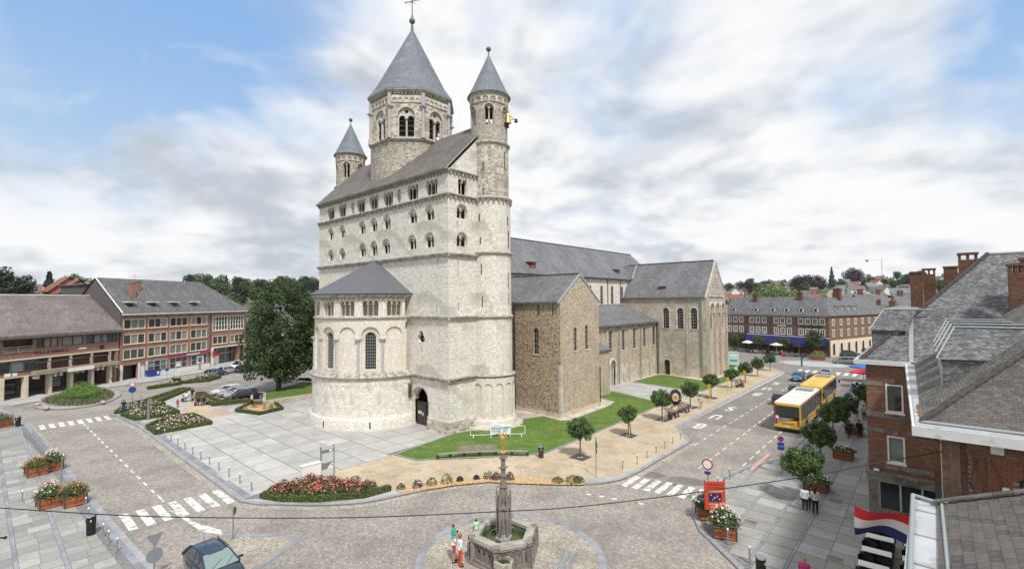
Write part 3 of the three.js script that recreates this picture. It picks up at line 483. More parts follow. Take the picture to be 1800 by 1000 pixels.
{ // ---- west front
  const X = (x) => x + 66.8, holes = [];
  for (const [x, a, b] of [[-63.37, 25.72, 27.5], [-60.22, 25.72, 27.5], [-55.46, 25.72, 27.48], [-52.44, 25.72, 27.5], [-49.29, 25.72, 27.46], [-44.4, 25.74, 27.48], [-40.98, 25.74, 27.48]]) holes.push(gallery(west, X(x), a, b));
  for (const x of [-57.59, -47.12]) { const h = archPts(X(x), 25.75, 0.85, 27.42); holes.push(h); W('blind_niche', west(bx(X(x) - 0.7, 25.5, -0.5, X(x) + 0.7, 27.7, -0.28)), M.limestoneWorn); }
  for (const [x, y0, t] of [[-63.43, 22.87, 24.6], [-60.23, 22.85, 24.6], [-55.19, 22.86, 24.58], [-52.43, 22.9, 24.6], [-49.6, 22.9, 24.62], [-44.41, 23.05, 24.64], [-41.35, 23.02, 24.6], [-63.4, 19.9, 21.45], [-60.21, 19.9, 21.45], [-55.11, 19.9, 21.66], [-52.42, 19.88, 21.7], [-49.72, 19.92, 21.7], [-44.53, 20.02, 21.68], [-41.36, 20.0, 21.64]]) holes.push(bifora(west, X(x), y0, t));
  for (const [x, a, b] of [[-46.1, 21.4, 22.8], [-59.1, 21.6, 23.0], [-64.8, 21.7, 22.8], [-40.0, 17.6, 18.7], [-40.4, 15.6, 17.1], [-42.6, 14.3, 15.3], [-40.2, 12.8, 13.7], [-40.7, 6.1, 6.9], [-64.8, 15.5, 17.4]]) holes.push(slit(X(x), a, b));
  // keyhole window
  const q = X(-42.88), key = [[q - 0.2, 8.26], [q + 0.2, 8.26], [q + 0.2, 9.35]];
  for (const [a0, a1, cx, cy, r] of [[-1.9, 0.75, 0.3, 9.85, 0.36], [-0.3, 3.44, 0, 10.42, 0.36], [2.4, 5.05, -0.3, 9.85, 0.36]]) for (let i = 0; i <= 6; i++) { const a = a0 + (a1 - a0) * i / 6; key.push([q + cx + r * Math.cos(a), cy + r * Math.sin(a)]); }
  key.push([q - 0.2, 9.35]); holes.push(key);
  const kw = W('window', west(bx(q - 0.8, 8.1, -0.62, q + 0.8, 10.95, -0.55)), M.glassDark);
  W('glazing_bar', [west(bx(q - 0.8, 9.8, -0.55, q + 0.8, 9.84, -0.52)), west(bx(q - 0.8, 9.0, -0.55, q + 0.8, 9.04, -0.52))], M.leadPale, null, kw);
  // the doorway
  const dx = X(-43.05); holes.push(archPts(dx, 0.05, 2.9, 4.55, 14));
  W('wall', west(plate(rectPts(0, 0, 28.6, 28.05), holes, -0.42, 0)), M.limestone, 'west front of pale stone with three rows of small twin windows');
  W('arch', [west(archRing(dx, 3.0, 2.9, 4.55, 0.34, -0.1, 0.07, 16)), west(archRing(dx, 3.0, 2.5, 4.35, 0.2, -0.75, -0.3, 16))], M.dressed, 'stone arch of two orders over the doorway');
  const door = W('door', [west(bx(dx - 1.45, 0.02, -0.74, dx - 0.02, 2.62, -0.66)), west(bx(dx + 0.02, 0.02, -0.74, dx + 1.45, 2.62, -0.66))], M.woodDoor, 'dark double gate with paper notices');
  const bars = []; for (let i = 0; i <= 16; i++) { const s = dx - 1.4 + i * 0.175; bars.push(west(bx(s - 0.015, 0.1, -0.66, s + 0.015, 2.7, -0.62))); } bars.push(west(bx(dx - 1.45, 2.62, -0.68, dx + 1.45, 2.72, -0.6)), west(bx(dx - 0.05, 0.05, -0.64, dx + 0.05, 2.66, -0.58)));
  W('gate_bar', bars, M.ironGate, null, door);
  for (const [a, y] of [[-1.05, 1.5], [-0.7, 1.52], [-0.35, 1.35], [0.55, 1.15]]) W('notice', west(bx(dx + a - 0.12, y - 0.17, -0.618, dx + a + 0.12, y + 0.17, -0.606)), M.paint, null, door);
  W('tympanum', west(bx(dx - 1.4, 2.72, -2.4, dx + 1.4, 4.6, -2.2)), M.limestoneWorn);
  W('plinth', [west(bx(X(-41.55), 0, -0.05, 28.6 + 0.26, 1.15, 0.26)), west(bx(X(-41.55), 1.15, -0.05, 28.6 + 0.14, 1.32, 0.14)), west(bx(0, 0, -0.05, 6.5, 1.2, 0.24)), south(bx(0.0, 0, 0, 5, 1.148, 0.255)), south(bx(0.0, 1.15, 0, 5, 1.318, 0.138))], M.limestoneWorn);
  W('string_course', [stringBox(west, -0.15, 28.75, 25.42), stringBox(west, -0.15, 28.8, 19.0, 0.36, 0.4), stringBox(west, X(-44.6), 28.8, 12.25, 0.36, 0.4), stringBox(west, -0.1, 7.4, 12.25, 0.36, 0.4), stringBox(west, X(-44.6), 28.8, 5.74, 0.4, 0.42), stringBox(west, -0.1, 7.4, 5.74, 0.4, 0.42),
    stringBox(south, 0.002, 6, 25.42), stringBox(south, 0.002, 6, 19.0, 0.36, 0.4), stringBox(south, 0.002, 6, 12.25, 0.36, 0.4), stringBox(south, 0.002, 6, 5.74, 0.4, 0.42)].flat(2), M.stringStone);
  W('corbel_table', [corbels(west, 0, 28.6, 25.27), corbels(west, 0, 28.6, 27.92, 0.55), corbels(south, 0.1, 5, 25.27), corbels(south, 0.1, 5, 27.92, 0.6)].flat(2), M.stringStone);
  W('cornice', [stringBox(west, -0.25, 28.85, 28.06, 0.34, 0.26), stringBox(south, 0.002, 5, 28.06, 0.3, 0.26)].flat(2), M.stringStone);
}
{ // ---- south, east and north walls of the westwork
  const holes = [];
  holes.push(gallery(south, 2.07, 25.66, 27.4, 2), bifora(south, 1.95, 23.05, 24.6, 1.5), bifora(south, 1.92, 19.98, 21.55, 1.5));
  for (const [s, a, b] of [[1.3, 21.9, 22.7], [1.35, 16.5, 18.4], [1.4, 13, 13.9]]) holes.push(slit(s, a, b));
  W('wall', south(plate([[-0.002, 0], [8.6, 0], [8.6, 31.9], [6.3, 34.25], [-0.002, 28.0]], holes, -0.38, 0)), M.limestone);
  W('wall', [bx(-66.8, 0, -41.6, -38.6, 31.9, -40.9), onWall(plate([[0, 0], [7.8, 0], [7.8, 28.8], [2.3, 34.2], [0, 31.9]], [], -0.6, 0), -66.8, -41.6, 0, 1), bx(-60, 0, -46, -46, 24, -41.6)], M.limestoneWorn);
  // gabled roof
  const prof = (o) => [[o, 28.02], [-6.3, 34.5], [-13.0 - o + 0.4, 28.02], [-13.0 - o + 0.4, 27.8], [-6.3, 34.22], [o, 27.8]];
  const g = new THREE.ExtrudeGeometry(poly([[0.5, 28.0], [-6.3, 34.75], [-8.9, 32.2], [-8.9, 31.9], [-6.3, 34.46], [0.5, 27.78]]), { depth: 28.9, bevelEnabled: false });
  g.applyMatrix4(new THREE.Matrix4().makeBasis(V3(0, 0, 1), V3(0, 1, 0), V3(-1, 0, 0)).setPosition(-38.05, 0.22, -33));
  W('roof', g, M.slateBrown, 'dark brown grey slate roof of the westwork');
  W('roof_verge', south(plate([[-0.45, 28.05], [6.3, 34.86], [6.3, 34.98], [-0.6, 28.05]], [], 0.02, 0.18)), M.leadPale);
}
// ---- round turrets
function ringWall(cx, cz, R, y0, y1, n, make, m, from = 0, t = 0.55, stone = m) { // a drum with n openings
  const L = 2 * Math.PI * R / n, out = [];
  for (let i = 0; i < n; i++) { const a = from + (i + 0.5) / n * Math.PI * 2; const { holes, extra } = make(L); out.push(bend(plate(rectPts(-L / 2, y0, L / 2, y1), holes, -t, 0), R, cx, cz, a, 0.55)); if (extra) extra((g) => bend(g, R, cx, cz, a, 0.55)); }
  W('turret_wall', out, m); return out;
}
function ballAndTip(x, z, y0, y1, r, m = M.copper) { return [cyl(r * 0.5, r * 0.16, y0 - 0.5, y1 - r, x, z, 10), sph(r, x, y1, z, 14, 10)]; }
function turret(cx, cz, top, low) {
  const at = (g) => g.translate(cx, 0, cz), prof = (pts) => at(lathe(pts, 36));
  if (low) {
    W('turret_wall', prof([[2.95, -0.1], [2.95, 0.8], [2.76, 1.05], [2.62, 1.05], [2.62, 5.6]]), M.limestoneClean, 'foot of the round turret with a blind arcade');
    // blind arcade
    const n = 14, R = 2.62, L = 2 * Math.PI * R / n; const ribs = [];
    for (let i = 0; i < n; i++) { const a = (i + 0.5) / n * Math.PI * 2; ribs.push(bend(plate(rectPts(-L / 2, 1.05, L / 2, 5.55), [archPts(0, 1.2, L * 0.72, 4.95)], 0, 0.13), R, cx, cz, a, 0.5)); }
    W('blind_arcade', ribs, M.limestoneClean);
    W('turret_wall', prof([[2.5, 5.6], [2.5, 12.3]]), M.limestone); W('turret_wall', prof([[2.46, 12.2], [2.44, 19.4]]), M.limestone);
    W('turret_wall', prof([[2.42, 19.3], [2.4, 25.6]]), M.limestone);
    W('string_course', [[5.74, 2.9], [12.25, 2.72], [19.4, 2.68], [25.6, 2.66]].map(([y, r]) => prof([[2.4, y - 0.22], [r - 0.1, y - 0.16], [r, y], [r, y + 0.1], [2.4, y + 0.26]])), M.stringStone);
    const sl = []; for (const [a, y0, y1] of [[-0.5, 2.6, 3.7], [-0.5, 8, 9.2], [-0.45, 10.2, 11.4], [-0.4, 13.4, 14.6], [-0.45, 17, 18.2], [-0.5, 20.4, 21.2], [-0.55, 23, 23.8], [1.12, 9.4, 11.2], [1.16, 13.6, 14.9], [1.12, 15.4, 17.2], [1.18, 20, 22], [1.1, 22.6, 23.6], [-0.35, 28.6, 29.8], [1.0, 29, 31], [-0.35, 26, 26.8]]) sl.push(bend(bx(-0.055, y0, -0.4, 0.055, y1, y1 > 26 ? -0.17 : 0.015), 2.45, cx, cz, 0.77 + a * 0.9, 0.4));
    W('arrow_slit', sl, M.louvre);
    const cb = []; for (let i = 0; i < 26; i++) cb.push(bend(bx(-0.1, 25.15, -0.05, 0.1, 25.45, 0.2), 2.42, cx, cz, i / 26 * Math.PI * 2, 2)); W('corbel_table', cb, M.stringStone);
  }
  W('turret_wall', prof([[2.26, 25.5], [2.24, 32.1]]), M.limestoneWorn, 'upper turret drum of weathered grey stone');
  W('string_course', [prof([[2.2, 31.75], [2.44, 31.9], [2.44, 32.05], [2.2, 32.2]]), prof([[2.1, top - 0.35], [2.32, top - 0.2], [2.42, top - 0.05], [2.42, top + 0.05]])], M.stringStone);
  const wb = top - 3.75, wt = top - 1.35;
  ringWall(cx, cz, 2.16, 32.0, top - 0.1, 6, (L) => {
    const w = 1.16, spring = wt - w / 2, iw = 0.42, ic = 0.29;
    return { holes: [archPts(0, wb, w, wt)], extra: (b) => {
      const win = W('window', b(plate(archPts(0, wb, w, wt), [archPts(-ic, wb + 0.02, iw, spring + 0.3), archPts(ic, wb + 0.02, iw, spring + 0.3)], -0.42, -0.2)), M.limestoneWorn);
      W('column', colonnette(0, wb + 0.02, spring + 0.1, -0.28, 0.06).map((g) => b(g)), M.columnStone, null, win);
      W('arch', b(archRing(0, spring - 0.1, w, wt, 0.13, -0.05, 0.035)), M.dressed, null, win);
    } };
  }, M.rubbleGrey, 0.77 - Math.PI / 6);
  const fr = []; const n = 16, L = 2 * Math.PI * 2.16 / n; for (let i = 0; i < n; i++) fr.push(bend(plate(rectPts(-L / 2, top - 1.15, L / 2, top - 0.2), [archPts(0, top - 1.2, L * 0.74, top - 0.5)].map((h) => h.map(([x, y]) => [x, Math.max(y, top - 1.14)])), 0, 0.09), 2.16, cx, cz, (i + 0.5) / n * Math.PI * 2, 0.4)); W('arched_frieze', fr, M.dressed);
  const cb = []; for (let i = 0; i < 30; i++) cb.push(bend(bx(-0.07, top - 0.2, -0.05, 0.07, top - 0.02, 0.24), 2.16, cx, cz, i / 30 * Math.PI * 2, 2)); W('corbel_table', cb, M.stringStone);
  const roof = W('turret_roof', smoothed(prof([[2.56, top], [2.5, top + 0.08], [2.0, top + 1.0], [0.1, top + 5.2]]), 0.6), M.slateSpire, 'conical blue grey slate turret roof');
  W('finial', ballAndTip(cx, cz, top + 5.2, top + 6.0, 0.3), M.copper, null, roof);
}
turret(-38.4, -39.5, 37.75, true);
turret(-68.7, -39.0, 37.1, false);
{ // ---- octagonal tower
  const cx = -52.95, cz = -39.3, A = 5.08, T = Math.tan(Math.PI / 8), w = 2 * A * T, faces = [];
  const oct = (a, y0, y1, a1 = a) => new THREE.CylinderGeometry(a1 / Math.cos(Math.PI / 8), a / Math.cos(Math.PI / 8), y1 - y0, 8, 1).rotateY(Math.PI / 8).translate(cx, (y0 + y1) / 2, cz);
  W('tower_base', oct(A + 0.06, 27.5, 34.6), M.rubbleGrey, 'rubble stage of the octagonal tower');
  W('string_course', [oct(A + 0.22, 34.42, 34.6), oct(A + 0.34, 34.6, 34.74, A + 0.1)], M.stringStone);
  W('tower_floor', oct(A - 0.7, 34.2, 34.75), M.louvre);
  for (let i = 0; i < 8; i++) {
    const a = i * Math.PI / 4, dir = [Math.cos(a), -Math.sin(a)], place = (g) => g.applyMatrix4(new THREE.Matrix4().makeRotationY(a).setPosition(cx, 0, cz)), f = (g) => place(g.translate(0, 0, A));
    const holes = [archPts(0, 34.95, 2.15, 38.75, 14)];
    faces.push(f(plate(rectPts(-w / 2, 34.7, w / 2, 40.7), holes, -0.6, 0)));
    const hidden = i === 3 || i === 4 || i === 5;
    if (!hidden) {
      const oc = []; for (let k = 0; k < 12; k++) oc.push([0.26 * Math.cos(k / 12 * 6.283), 38.28 + 0.26 * Math.sin(k / 12 * 6.283)]);
      const win = W('window', f(plate(archPts(0, 34.95, 2.15, 38.75, 14), [archPts(-0.53, 34.97, 0.86, 37.75), archPts(0.53, 34.97, 0.86, 37.75), oc], -0.5, -0.22)), M.limestone, 'twin belfry opening with dark louvres');
      W('column', colonnette(0, 34.97, 37.4, -0.24, 0.09).map((g) => f(g)), M.columnStone, null, win);
      const lv = []; for (let k = 0; k < 4; k++) for (const s of [-0.53, 0.53]) lv.push(f(bx(-0.5, -0.02, -0.28, 0.5, 0.02, 0.28).rotateX(0.75).translate(s, 35.3 + k * 0.66, -0.68)));
      W('louvre', lv, M.louvre, null, win);
      W('arch', f(archRing(0, 37.5, 2.15, 38.75, 0.2, -0.1, 0.06, 16)), M.dressed, null, win);
      const n = 5, L = (w - 0.5) / n, fr = []; for (let k = 0; k < n; k++) { const c = -w / 2 + 0.25 + (k + 0.5) * L; fr.push(f(plate(rectPts(c - L / 2, 39.35, c + L / 2, 40.25), [archPts(c, 39.36, L * 0.76, 39.95)], 0, 0.1))); } W('arched_frieze', fr, M.dressed);
      const cb = []; for (let k = 0; k < 9; k++) cb.push(f(bx(-w / 2 + 0.15 + k * w / 9, 40.4, 0, -w / 2 + 0.35 + k * w / 9, 40.62, 0.22))); W('corbel_table', cb, M.stringStone);
    }
    // column at the corner
    const ca = a + Math.PI / 8, R = A / Math.cos(Math.PI / 8) + 0.05, px = cx + R * Math.sin(ca), pz = cz + R * Math.cos(ca);
    W('corner_column', [cyl(0.34, 0.3, 34.74, 35.5, px, pz, 8), cyl(0.2, 0.19, 35.5, 38.5, px, pz, 10), new THREE.CylinderGeometry(0.4, 0.2, 0.36, 8).translate(px, 38.65, pz), bx(px - 0.38, 38.8, pz - 0.38, px + 0.38, 38.95, pz + 0.38), cyl(0.26, 0.26, 38.95, 40.5, px, pz, 8)], M.columnStone);
  }
  W('tower_wall', faces, M.limestoneWorn, 'belfry stage of the octagonal tower');
  W('cornice', [oct(A + 0.3, 40.62, 40.85), oct(A + 0.46, 40.85, 41.0)], M.stringStone);
  const sp = W('spire', [oct(A + 0.5, 41.0, 42.6, A - 0.55), oct(A - 0.548, 42.6, 51.6, 0.16)], M.slateSpire, 'tall eight sided blue grey slate spire');
  W('finial', [cyl(0.22, 0.14, 51.2, 52.6, cx, cz, 10), sph(0.42, cx, 52.95, cz, 16, 12), cyl(0.2, 0.06, 53.25, 54.0, cx, cz, 8)], M.copper, null, sp);
  W('cross', [cyl(0.06, 0.05, 53.9, 57.4, cx, cz, 8), rod([cx - 0.62, 55.55, cz + 0.6], [cx + 0.62, 56.0, cz - 0.6], 0.05), sph(0.11, cx - 0.64, 55.54, cz + 0.62, 8, 6), sph(0.11, cx + 0.64, 56.0, cz - 0.62, 8, 6), rod([cx - 0.3, 55.3, cz + 0.3], [cx, 55.75, cz], 0.03), rod([cx + 0.3, 55.4, cz - 0.3], [cx, 55.75, cz], 0.03)], M.iron, null, sp);
}
{ // ---- apse
  const cx = -52.0, cz = -33, half = (pts) => new THREE.LatheGeometry(pts.map(([r, y]) => new THREE.Vector2(r, y)), 40, -Math.PI / 2, Math.PI).translate(cx, 0, cz);
  W('apse_wall', half([[7.62, -0.1], [7.62, 1.2], [7.4, 1.42], [7.28, 1.42], [7.28, 5.7]]), M.limestone, 'curved foot of the apse');
  const R = 7.02;
  const bay = 21.25 * Math.PI / 180, wallG = [], L = bay * R;
  W('apse_cornice', [half([[7.2, 5.52], [7.5, 5.6], [7.58, 5.74], [7.55, 5.9], [6.9, 6.3]]), half([[6.9, 12.1], [7.2, 12.18], [7.22, 12.34], [6.9, 12.5]]), half([[6.9, 14.45], [7.2, 14.5], [7.42, 14.72], [7.46, 14.96], [6.9, 14.98]])], M.stringStone);
  W('apse_inner_wall', half([[6.38, 5.8], [6.38, 12.3], [5.4, 12.35], [5.4, 14.9]]), M.limestoneClean);
  for (let i = 0; i < 8; i++) {
    const mid = (3.5 - i) * bay, glazed = i % 2 === 1, b = (g) => bend(g, R, cx, cz, mid, 0.45), aw = 1.92, top = 11.3;
    const ww = 1.2;
    wallG.push(b(plate(rectPts(-L / 2, 5.8, L / 2, 12.2), [archPts(0, 6.25, aw, top, 14)], -0.36, 0)));
    if (glazed) {
      wallG.push(b(plate(archPts(0, 6.2, aw + 0.1, top + 0.05, 14), [archPts(0, 6.62, ww, 10.66, 12)], -0.6, -0.26)));
      const pane = W('window', b(plate(archPts(0, 6.62, ww, 10.66, 12), [], -0.52, -0.48)), M.glassDark, 'tall round headed leaded apse window'), bars = [];
      for (let k = 1; k < 6; k++) bars.push(b(bx(-ww / 2 + k * ww / 6 - 0.012, 6.62, -0.48, -ww / 2 + k * ww / 6 + 0.012, 10.4, -0.455)));
      for (let k = 1; k < 12; k++) bars.push(b(bx(-ww / 2, 6.62 + k * 0.33 - 0.012, -0.48, ww / 2, 6.62 + k * 0.33 + 0.012, -0.458)));
      W('glazing_bar', bars, M.leadPale, null, pane);
      W('sill', b(bx(-0.75, 6.3, -0.5, 0.75, 6.6, -0.05)), M.dressed, null, pane);
      W('arch', b(archRing(0, 9.8, ww + 0.2, 10.76, 0.16, -0.3, -0.18, 14)), M.dressed, null, pane);
    } else wallG.push(b(plate(archPts(0, 6.2, aw + 0.1, top + 0.05, 14), [], -0.34, -0.2)));
    // dwarf gallery bay
    const n = 3, w = 0.44, gap = 0.15;
    wallG.push(b(plate(rectPts(-L / 2, 12.3, L / 2, 14.6), [arcadePts(0, 12.5, n, w, gap, 14.15)], -0.4, -0.02)));
    const tot = n * w + (n - 1) * gap; for (let k = 0; k < 2; k++) W('gallery_column', colonnette(-tot / 2 + w + gap / 2 + k * (w + gap), 12.5, 13.86, -0.2, 0.06).map((g) => bend(g, R, cx, cz, mid, 3)), M.columnStone);
    // half column between the bays
    const ca = mid - bay / 2, px = cx + (R + 0.02) * Math.sin(ca), pz = cz + (R + 0.02) * Math.cos(ca);
    W('apse_column', [cyl(0.24, 0.2, 6.0, 6.5, px, pz, 8), cyl(0.16, 0.16, 6.5, 9.6, px, pz, 10), new THREE.CylinderGeometry(0.34, 0.17, 0.32, 8).translate(px, 9.72, pz), cyl(0.38, 0.38, 9.88, 10.02, px, pz, 8)], M.columnStone);
  }
  W('apse_wall', wallG, M.limestoneClean, 'curved apse wall with blind arcade and dwarf gallery');
  const cbs = []; for (let i = 0; i < 44; i++) cbs.push(bend(bx(-0.08, 14.22, -0.05, 0.08, 14.44, 0.2), R, cx, cz, -1.5 + i * 3 / 43, 2)); W('corbel_table', cbs, M.stringStone);
  // arcs of the old blind frieze on the lower wall and two cellar slits
  const fr = []; for (let i = 0; i < 26; i++) fr.push(bend(archRing(0, 4.55, 0.5, 4.95, 0.07, -0.03, 0.03), 7.28, cx, cz, -1.5 + (i + 0.5) * 3 / 26, 0.5)); W('arched_frieze', fr, M.limestone);
  W('cellar_slit', [bend(bx(-0.07, 0.35, -0.3, 0.07, 1.05, 0.03), 7.62, cx, cz, 0.93, 1), bend(bx(-0.07, 0.3, -0.3, 0.07, 1.0, 0.03), 7.62, cx, cz, 0.2, 1)], M.louvre);
  const rg = new THREE.ConeGeometry(7.62, 4.3, 40, 1, true, -Math.PI / 2, Math.PI).translate(cx, 14.98 + 2.15, cz);
  const roof = W('apse_roof', smoothed(rg.toNonIndexed(), 0.5), M.leadRoof, 'half conical dark lead roof of the apse');
  W('apse_eave', half([[7.62, 14.98], [7.6, 14.9], [7.3, 14.88]]), M.lead);
  W('flashing', [rod([cx + 7.6, 15.0, cz + 0.08], [cx + 0.1, 19.3, cz + 0.08], 0.09), rod([cx - 7.6, 15.0, cz + 0.08], [cx - 0.1, 19.3, cz + 0.08], 0.09)], M.leadPale, null, roof);
}
{ // ---- gabled block on the south side, beside the turret
  const aw = (g) => onWall(g, -46, -46.3, 1, 0), as = (g) => onWall(g, -33.396, -46.3, 0, -1);
  const h1 = leaded(aw, 8.9, 7.4, 10.6, 0.76, -0.2, 2, 5);
  W('wall', aw(plate(rectPts(0, 0, 12.6, 13.8), [h1], -0.6, 0)), M.rubbleBrown, 'west wall of mottled brown rubble');
  const hs = [leaded(as, 3.2, 7.8, 10.65, 0.7, -0.16, 2, 5), leaded(as, 5.75, 7.78, 10.85, 0.7, -0.16, 2, 5)];
  W('wall', as(plate([[0.002, 0], [8.8, 0], [8.8, 13.8], [4.4, 17.0], [0.002, 13.8]], hs, -0.6, 0)), M.rubbleTan, 'gable wall of tan rubble with two narrow windows');
  W('wall', onWall(plate(rectPts(0, 0, 12.0, 13.8), [], -0.6, 0), -34.0, -55.1, -1, 0), M.rubbleTan);
  W('quoin', [as(bx(-0.04, 0, -0.3, 0.34, 6.2, 0.04)), aw(bx(12.3, 0, -0.3, 12.63, 6.2, 0.04))].slice(0, 1), M.dressed);
  W('mortar_patch', [as(bx(3.45, 1.2, 0.004, 3.6, 7.3, 0.012)), as(bx(2.0, 3.4, 0.004, 2.12, 7.2, 0.012)), as(bx(5.2, 4.2, 0.004, 5.3, 7.4, 0.012))], M.renderTan);
  W('plinth', [aw(bx(0, 0, 0, 12.7, 0.5, 0.1)), as(bx(0, 0, 0, 8.85, 0.502, 0.1))], M.renderTan);
  W('corbel_table', corbels(aw, 5, 12.5, 13.74, 0.5, 0.2, 0.18), M.stringStone);
  const g = new THREE.ExtrudeGeometry(poly([[0.35, 13.72], [-4.4, 17.24], [-9.15, 13.72], [-9.15, 13.55], [-4.4, 17.05], [0.35, 13.55]]), { depth: 13.4, bevelEnabled: false }).applyMatrix4(new THREE.Matrix4().makeBasis(V3(0, 0, 1), V3(0, 1, 0), V3(-1, 0, 0)).setPosition(-33.5, 0.16, -46.3));
  W('roof', g, M.slateNave);
  const tl = []; for (let i = 0; i < 24; i++) tl.push(bx(-46.6 + i * 0.55, 17.34, -50.85, -46.1 + i * 0.55, 17.5 + 0.02 * (i % 2), -50.55)); W('ridge_tile', tl, M.slateTown);
  W('roof_verge', [as(plate([[-0.35, 13.62], [4.4, 17.16], [9.15, 13.62], [9.15, 13.86], [4.4, 17.44], [-0.35, 13.86]], [], -0.12, 0.07))], M.leadPale);
  W('downpipe', [rod([-40.5, 0.1, -46.12], [-40.5, 13.5, -46.12], 0.09), rod([-36.6, 12.2, -46.22], [-36.6, 13.6, -46.22], 0.05), rod([-34.4, 12.2, -46.22], [-34.4, 13.6, -46.22], 0.05), rod([-33.25, 0.6, -55.02], [-33.25, 5.2, -55.02], 0.06)], M.brownPipe);
}
{ // ---- nave, south aisle
  const as = (g) => onWall(g, -39.3, -55.1, 0, -1), cl = (g) => onWall(g, -46, -45.6, 0, -1);
  const holes = [], arcs = [];
  for (const z of [-64.4, -68.35, -72.6, -76.58, -80.5, -84.3]) { const s = -55.1 - z; if (s > 11) { holes.push(leaded(as, s, 5.6, 9.0, 1.0, -0.16, 2, 6)); } arcs.push(as(archRing(s, 6.6, 1.9, 9.35, 0.3, 0, 0.14, 14))); }
  const ds = -55.1 + 68.9; 
  const wl = plate(rectPts(0, 0, 30.3, 10.0), [...holes.filter((h) => Math.abs(h[0][0] + 0.475 - ds) > 1), archPts(ds, 0.1, 1.5, 4.3), ...holes.filter((h) => Math.abs(h[0][0] + 0.475 - ds) <= 1)], -0.6, 0);
  W('wall', as(wl), M.rubbleTan, 'south aisle wall of mottled tan rubble');
  W('blind_arch', arcs, M.rubblePale);
  W('pilaster', [12, 15.6, 19.5, 23.4, 27.2, 29.9].map((s, i) => as(bx(s - 0.28, 0, -0.05, s + 0.28, 9.5, 0.16))), M.rubblePale);
  W('render_patch', [as(bx(16.0, 0.1, 0.004, 19.1, 3.3, 0.03)), as(bx(19.9, 0.1, 0.004, 23.0, 3.0, 0.032)), as(bx(23.8, 0.1, 0.004, 26.8, 3.2, 0.034)), as(bx(27.6, 0.1, 0.004, 29.6, 3.4, 0.03))], M.renderTan);
  W('arch', [as(archRing(ds, 0.1, 1.5, 4.3, 0.3, -0.2, 0.2, 14)), as(archRing(ds, 0.1, 1.16, 4.1, 0.16, -0.5, -0.2, 14))], M.dressed);
  W('door', as(bx(ds - 0.7, 0.1, -0.58, ds + 0.7, 4.2, -0.5)), M.woodDoor);
  W('corbel_table', corbels(as, 7, 30, 9.9, 0.6, 0.2, 0.2), M.stringStone);
  W('downpipe', [15.62, 23.42].map((s) => as(rod([s, 0.1, 0.24], [s, 9.8, 0.24], 0.08))), M.greenPipe);
  W('downpipe', [[29.95]].map(([s]) => as(rod([s, 0.1, 0.3], [s, 9.8, 0.3], 0.09))), M.brownPipe);
  W('aisle_roof', new THREE.ExtrudeGeometry(poly([[0.5, 9.95], [-6.9, 13.15], [-6.9, 12.95], [0.5, 9.72]]), { depth: 30.6, bevelEnabled: false }).applyMatrix4(new THREE.Matrix4().makeTranslation(-39.3, 0.1, -85.6)), M.slateNave, 'lean-to slate roof of the aisle');
  W('flashing', [bx(-46.1, 13.0, -85.5, -45.85, 13.2, -55.2)], M.lead);
  const ch2 = []; for (const z of [-57.4, -61.3, -65.2, -69.2, -73.1, -77.1, -80.95, -84.85]) ch2.push(leaded(cl, -45.6 - z, 13.35, 16.72, 1.0, -0.14, 2, 6));
  W('wall', cl(plate(rectPts(0, 8, 55, 18.2), ch2, -0.6, 0)), M.limestoneClean, 'pale rendered upper wall of the nave');
  W('downpipe', [33.55, 38.4].map((s) => cl(rod([s, 13.1, 0.1], [s, 18, 0.1], 0.07))), M.brownPipe);
  W('corbel_table', corbels(cl, 1, 41, 18.15, 0.5, 0.22, 0.24), M.slateTown);
  W('wall', [bx(-59, 0, -101, -58.4, 18.2, -45.6), bx(-65.7, 0, -86, -65.1, 10, -45.6), bx(-58.4, 0, -101, -46.6, 18.2, -100.4)], M.rubblePale);
  const prof = [[7.0, 18.1], [0, 24.45], [-7.0, 18.1], [-7.0, 17.9], [0, 24.2], [7.0, 17.9]];
  W('nave_roof', new THREE.ExtrudeGeometry(poly(prof), { depth: 55.6, bevelEnabled: false }).applyMatrix4(new THREE.Matrix4().makeTranslation(-52.5, 0.08, -101)), M.slateNave, 'long steep slate roof of the nave');
  W('aisle_roof', new THREE.ExtrudeGeometry(poly([[0, 0], [6.7, 3], [6.7, 2.8], [0, -0.2]]), { depth: 40, bevelEnabled: false }).applyMatrix4(new THREE.Matrix4().makeTranslation(-65.9, 10, -86)), M.slateNave);
  const tl = []; for (let i = 0; i < 96; i++) tl.push(rbx(-52.66, 24.44, -45.8 - i * 0.575, -52.34, 24.64 + 0.03 * (i % 2), -46.33 - i * 0.575, 0.04)); W('ridge_tile', tl, M.slateTown);
  W('gutter', [bx(-45.72, 17.95, -86, -45.5, 18.08, -45.7), bx(-38.86, 9.72, -85.4, -38.66, 9.84, -55.3)], M.lead);
  // slim porch block between the gabled block and the aisle door
  W('porch_wall', [bx(-39.4, 0, -62.6, -36.2, 6.6, -55.0)], M.rubbleTan); W('porch_roof', new THREE.ExtrudeGeometry(poly([[0, 6.75], [-3.6, 7.9], [-3.6, 7.7], [0, 6.55]]), { depth: 8, bevelEnabled: false }).applyMatrix4(new THREE.Matrix4().makeTranslation(-35.9, 0.05, -62.9)), M.slateNave);
  for (const [z, x, m] of [[-57.6, -46.5, M.redTile], [-84.6, -46.6, M.lead]]) { const d = W('roof_dormer', [bx(x - 1.3, 18.7, z - 0.55, x, 20.0, z + 0.55)], m); W('dormer_roof', [onWall(bx(-0.75, 0, -1.6, 0.75, 0.08, 0.2).rotateX(0.05), x + 0.1, z, 0, -1, 20.03)], M.lead, null, d); }
}
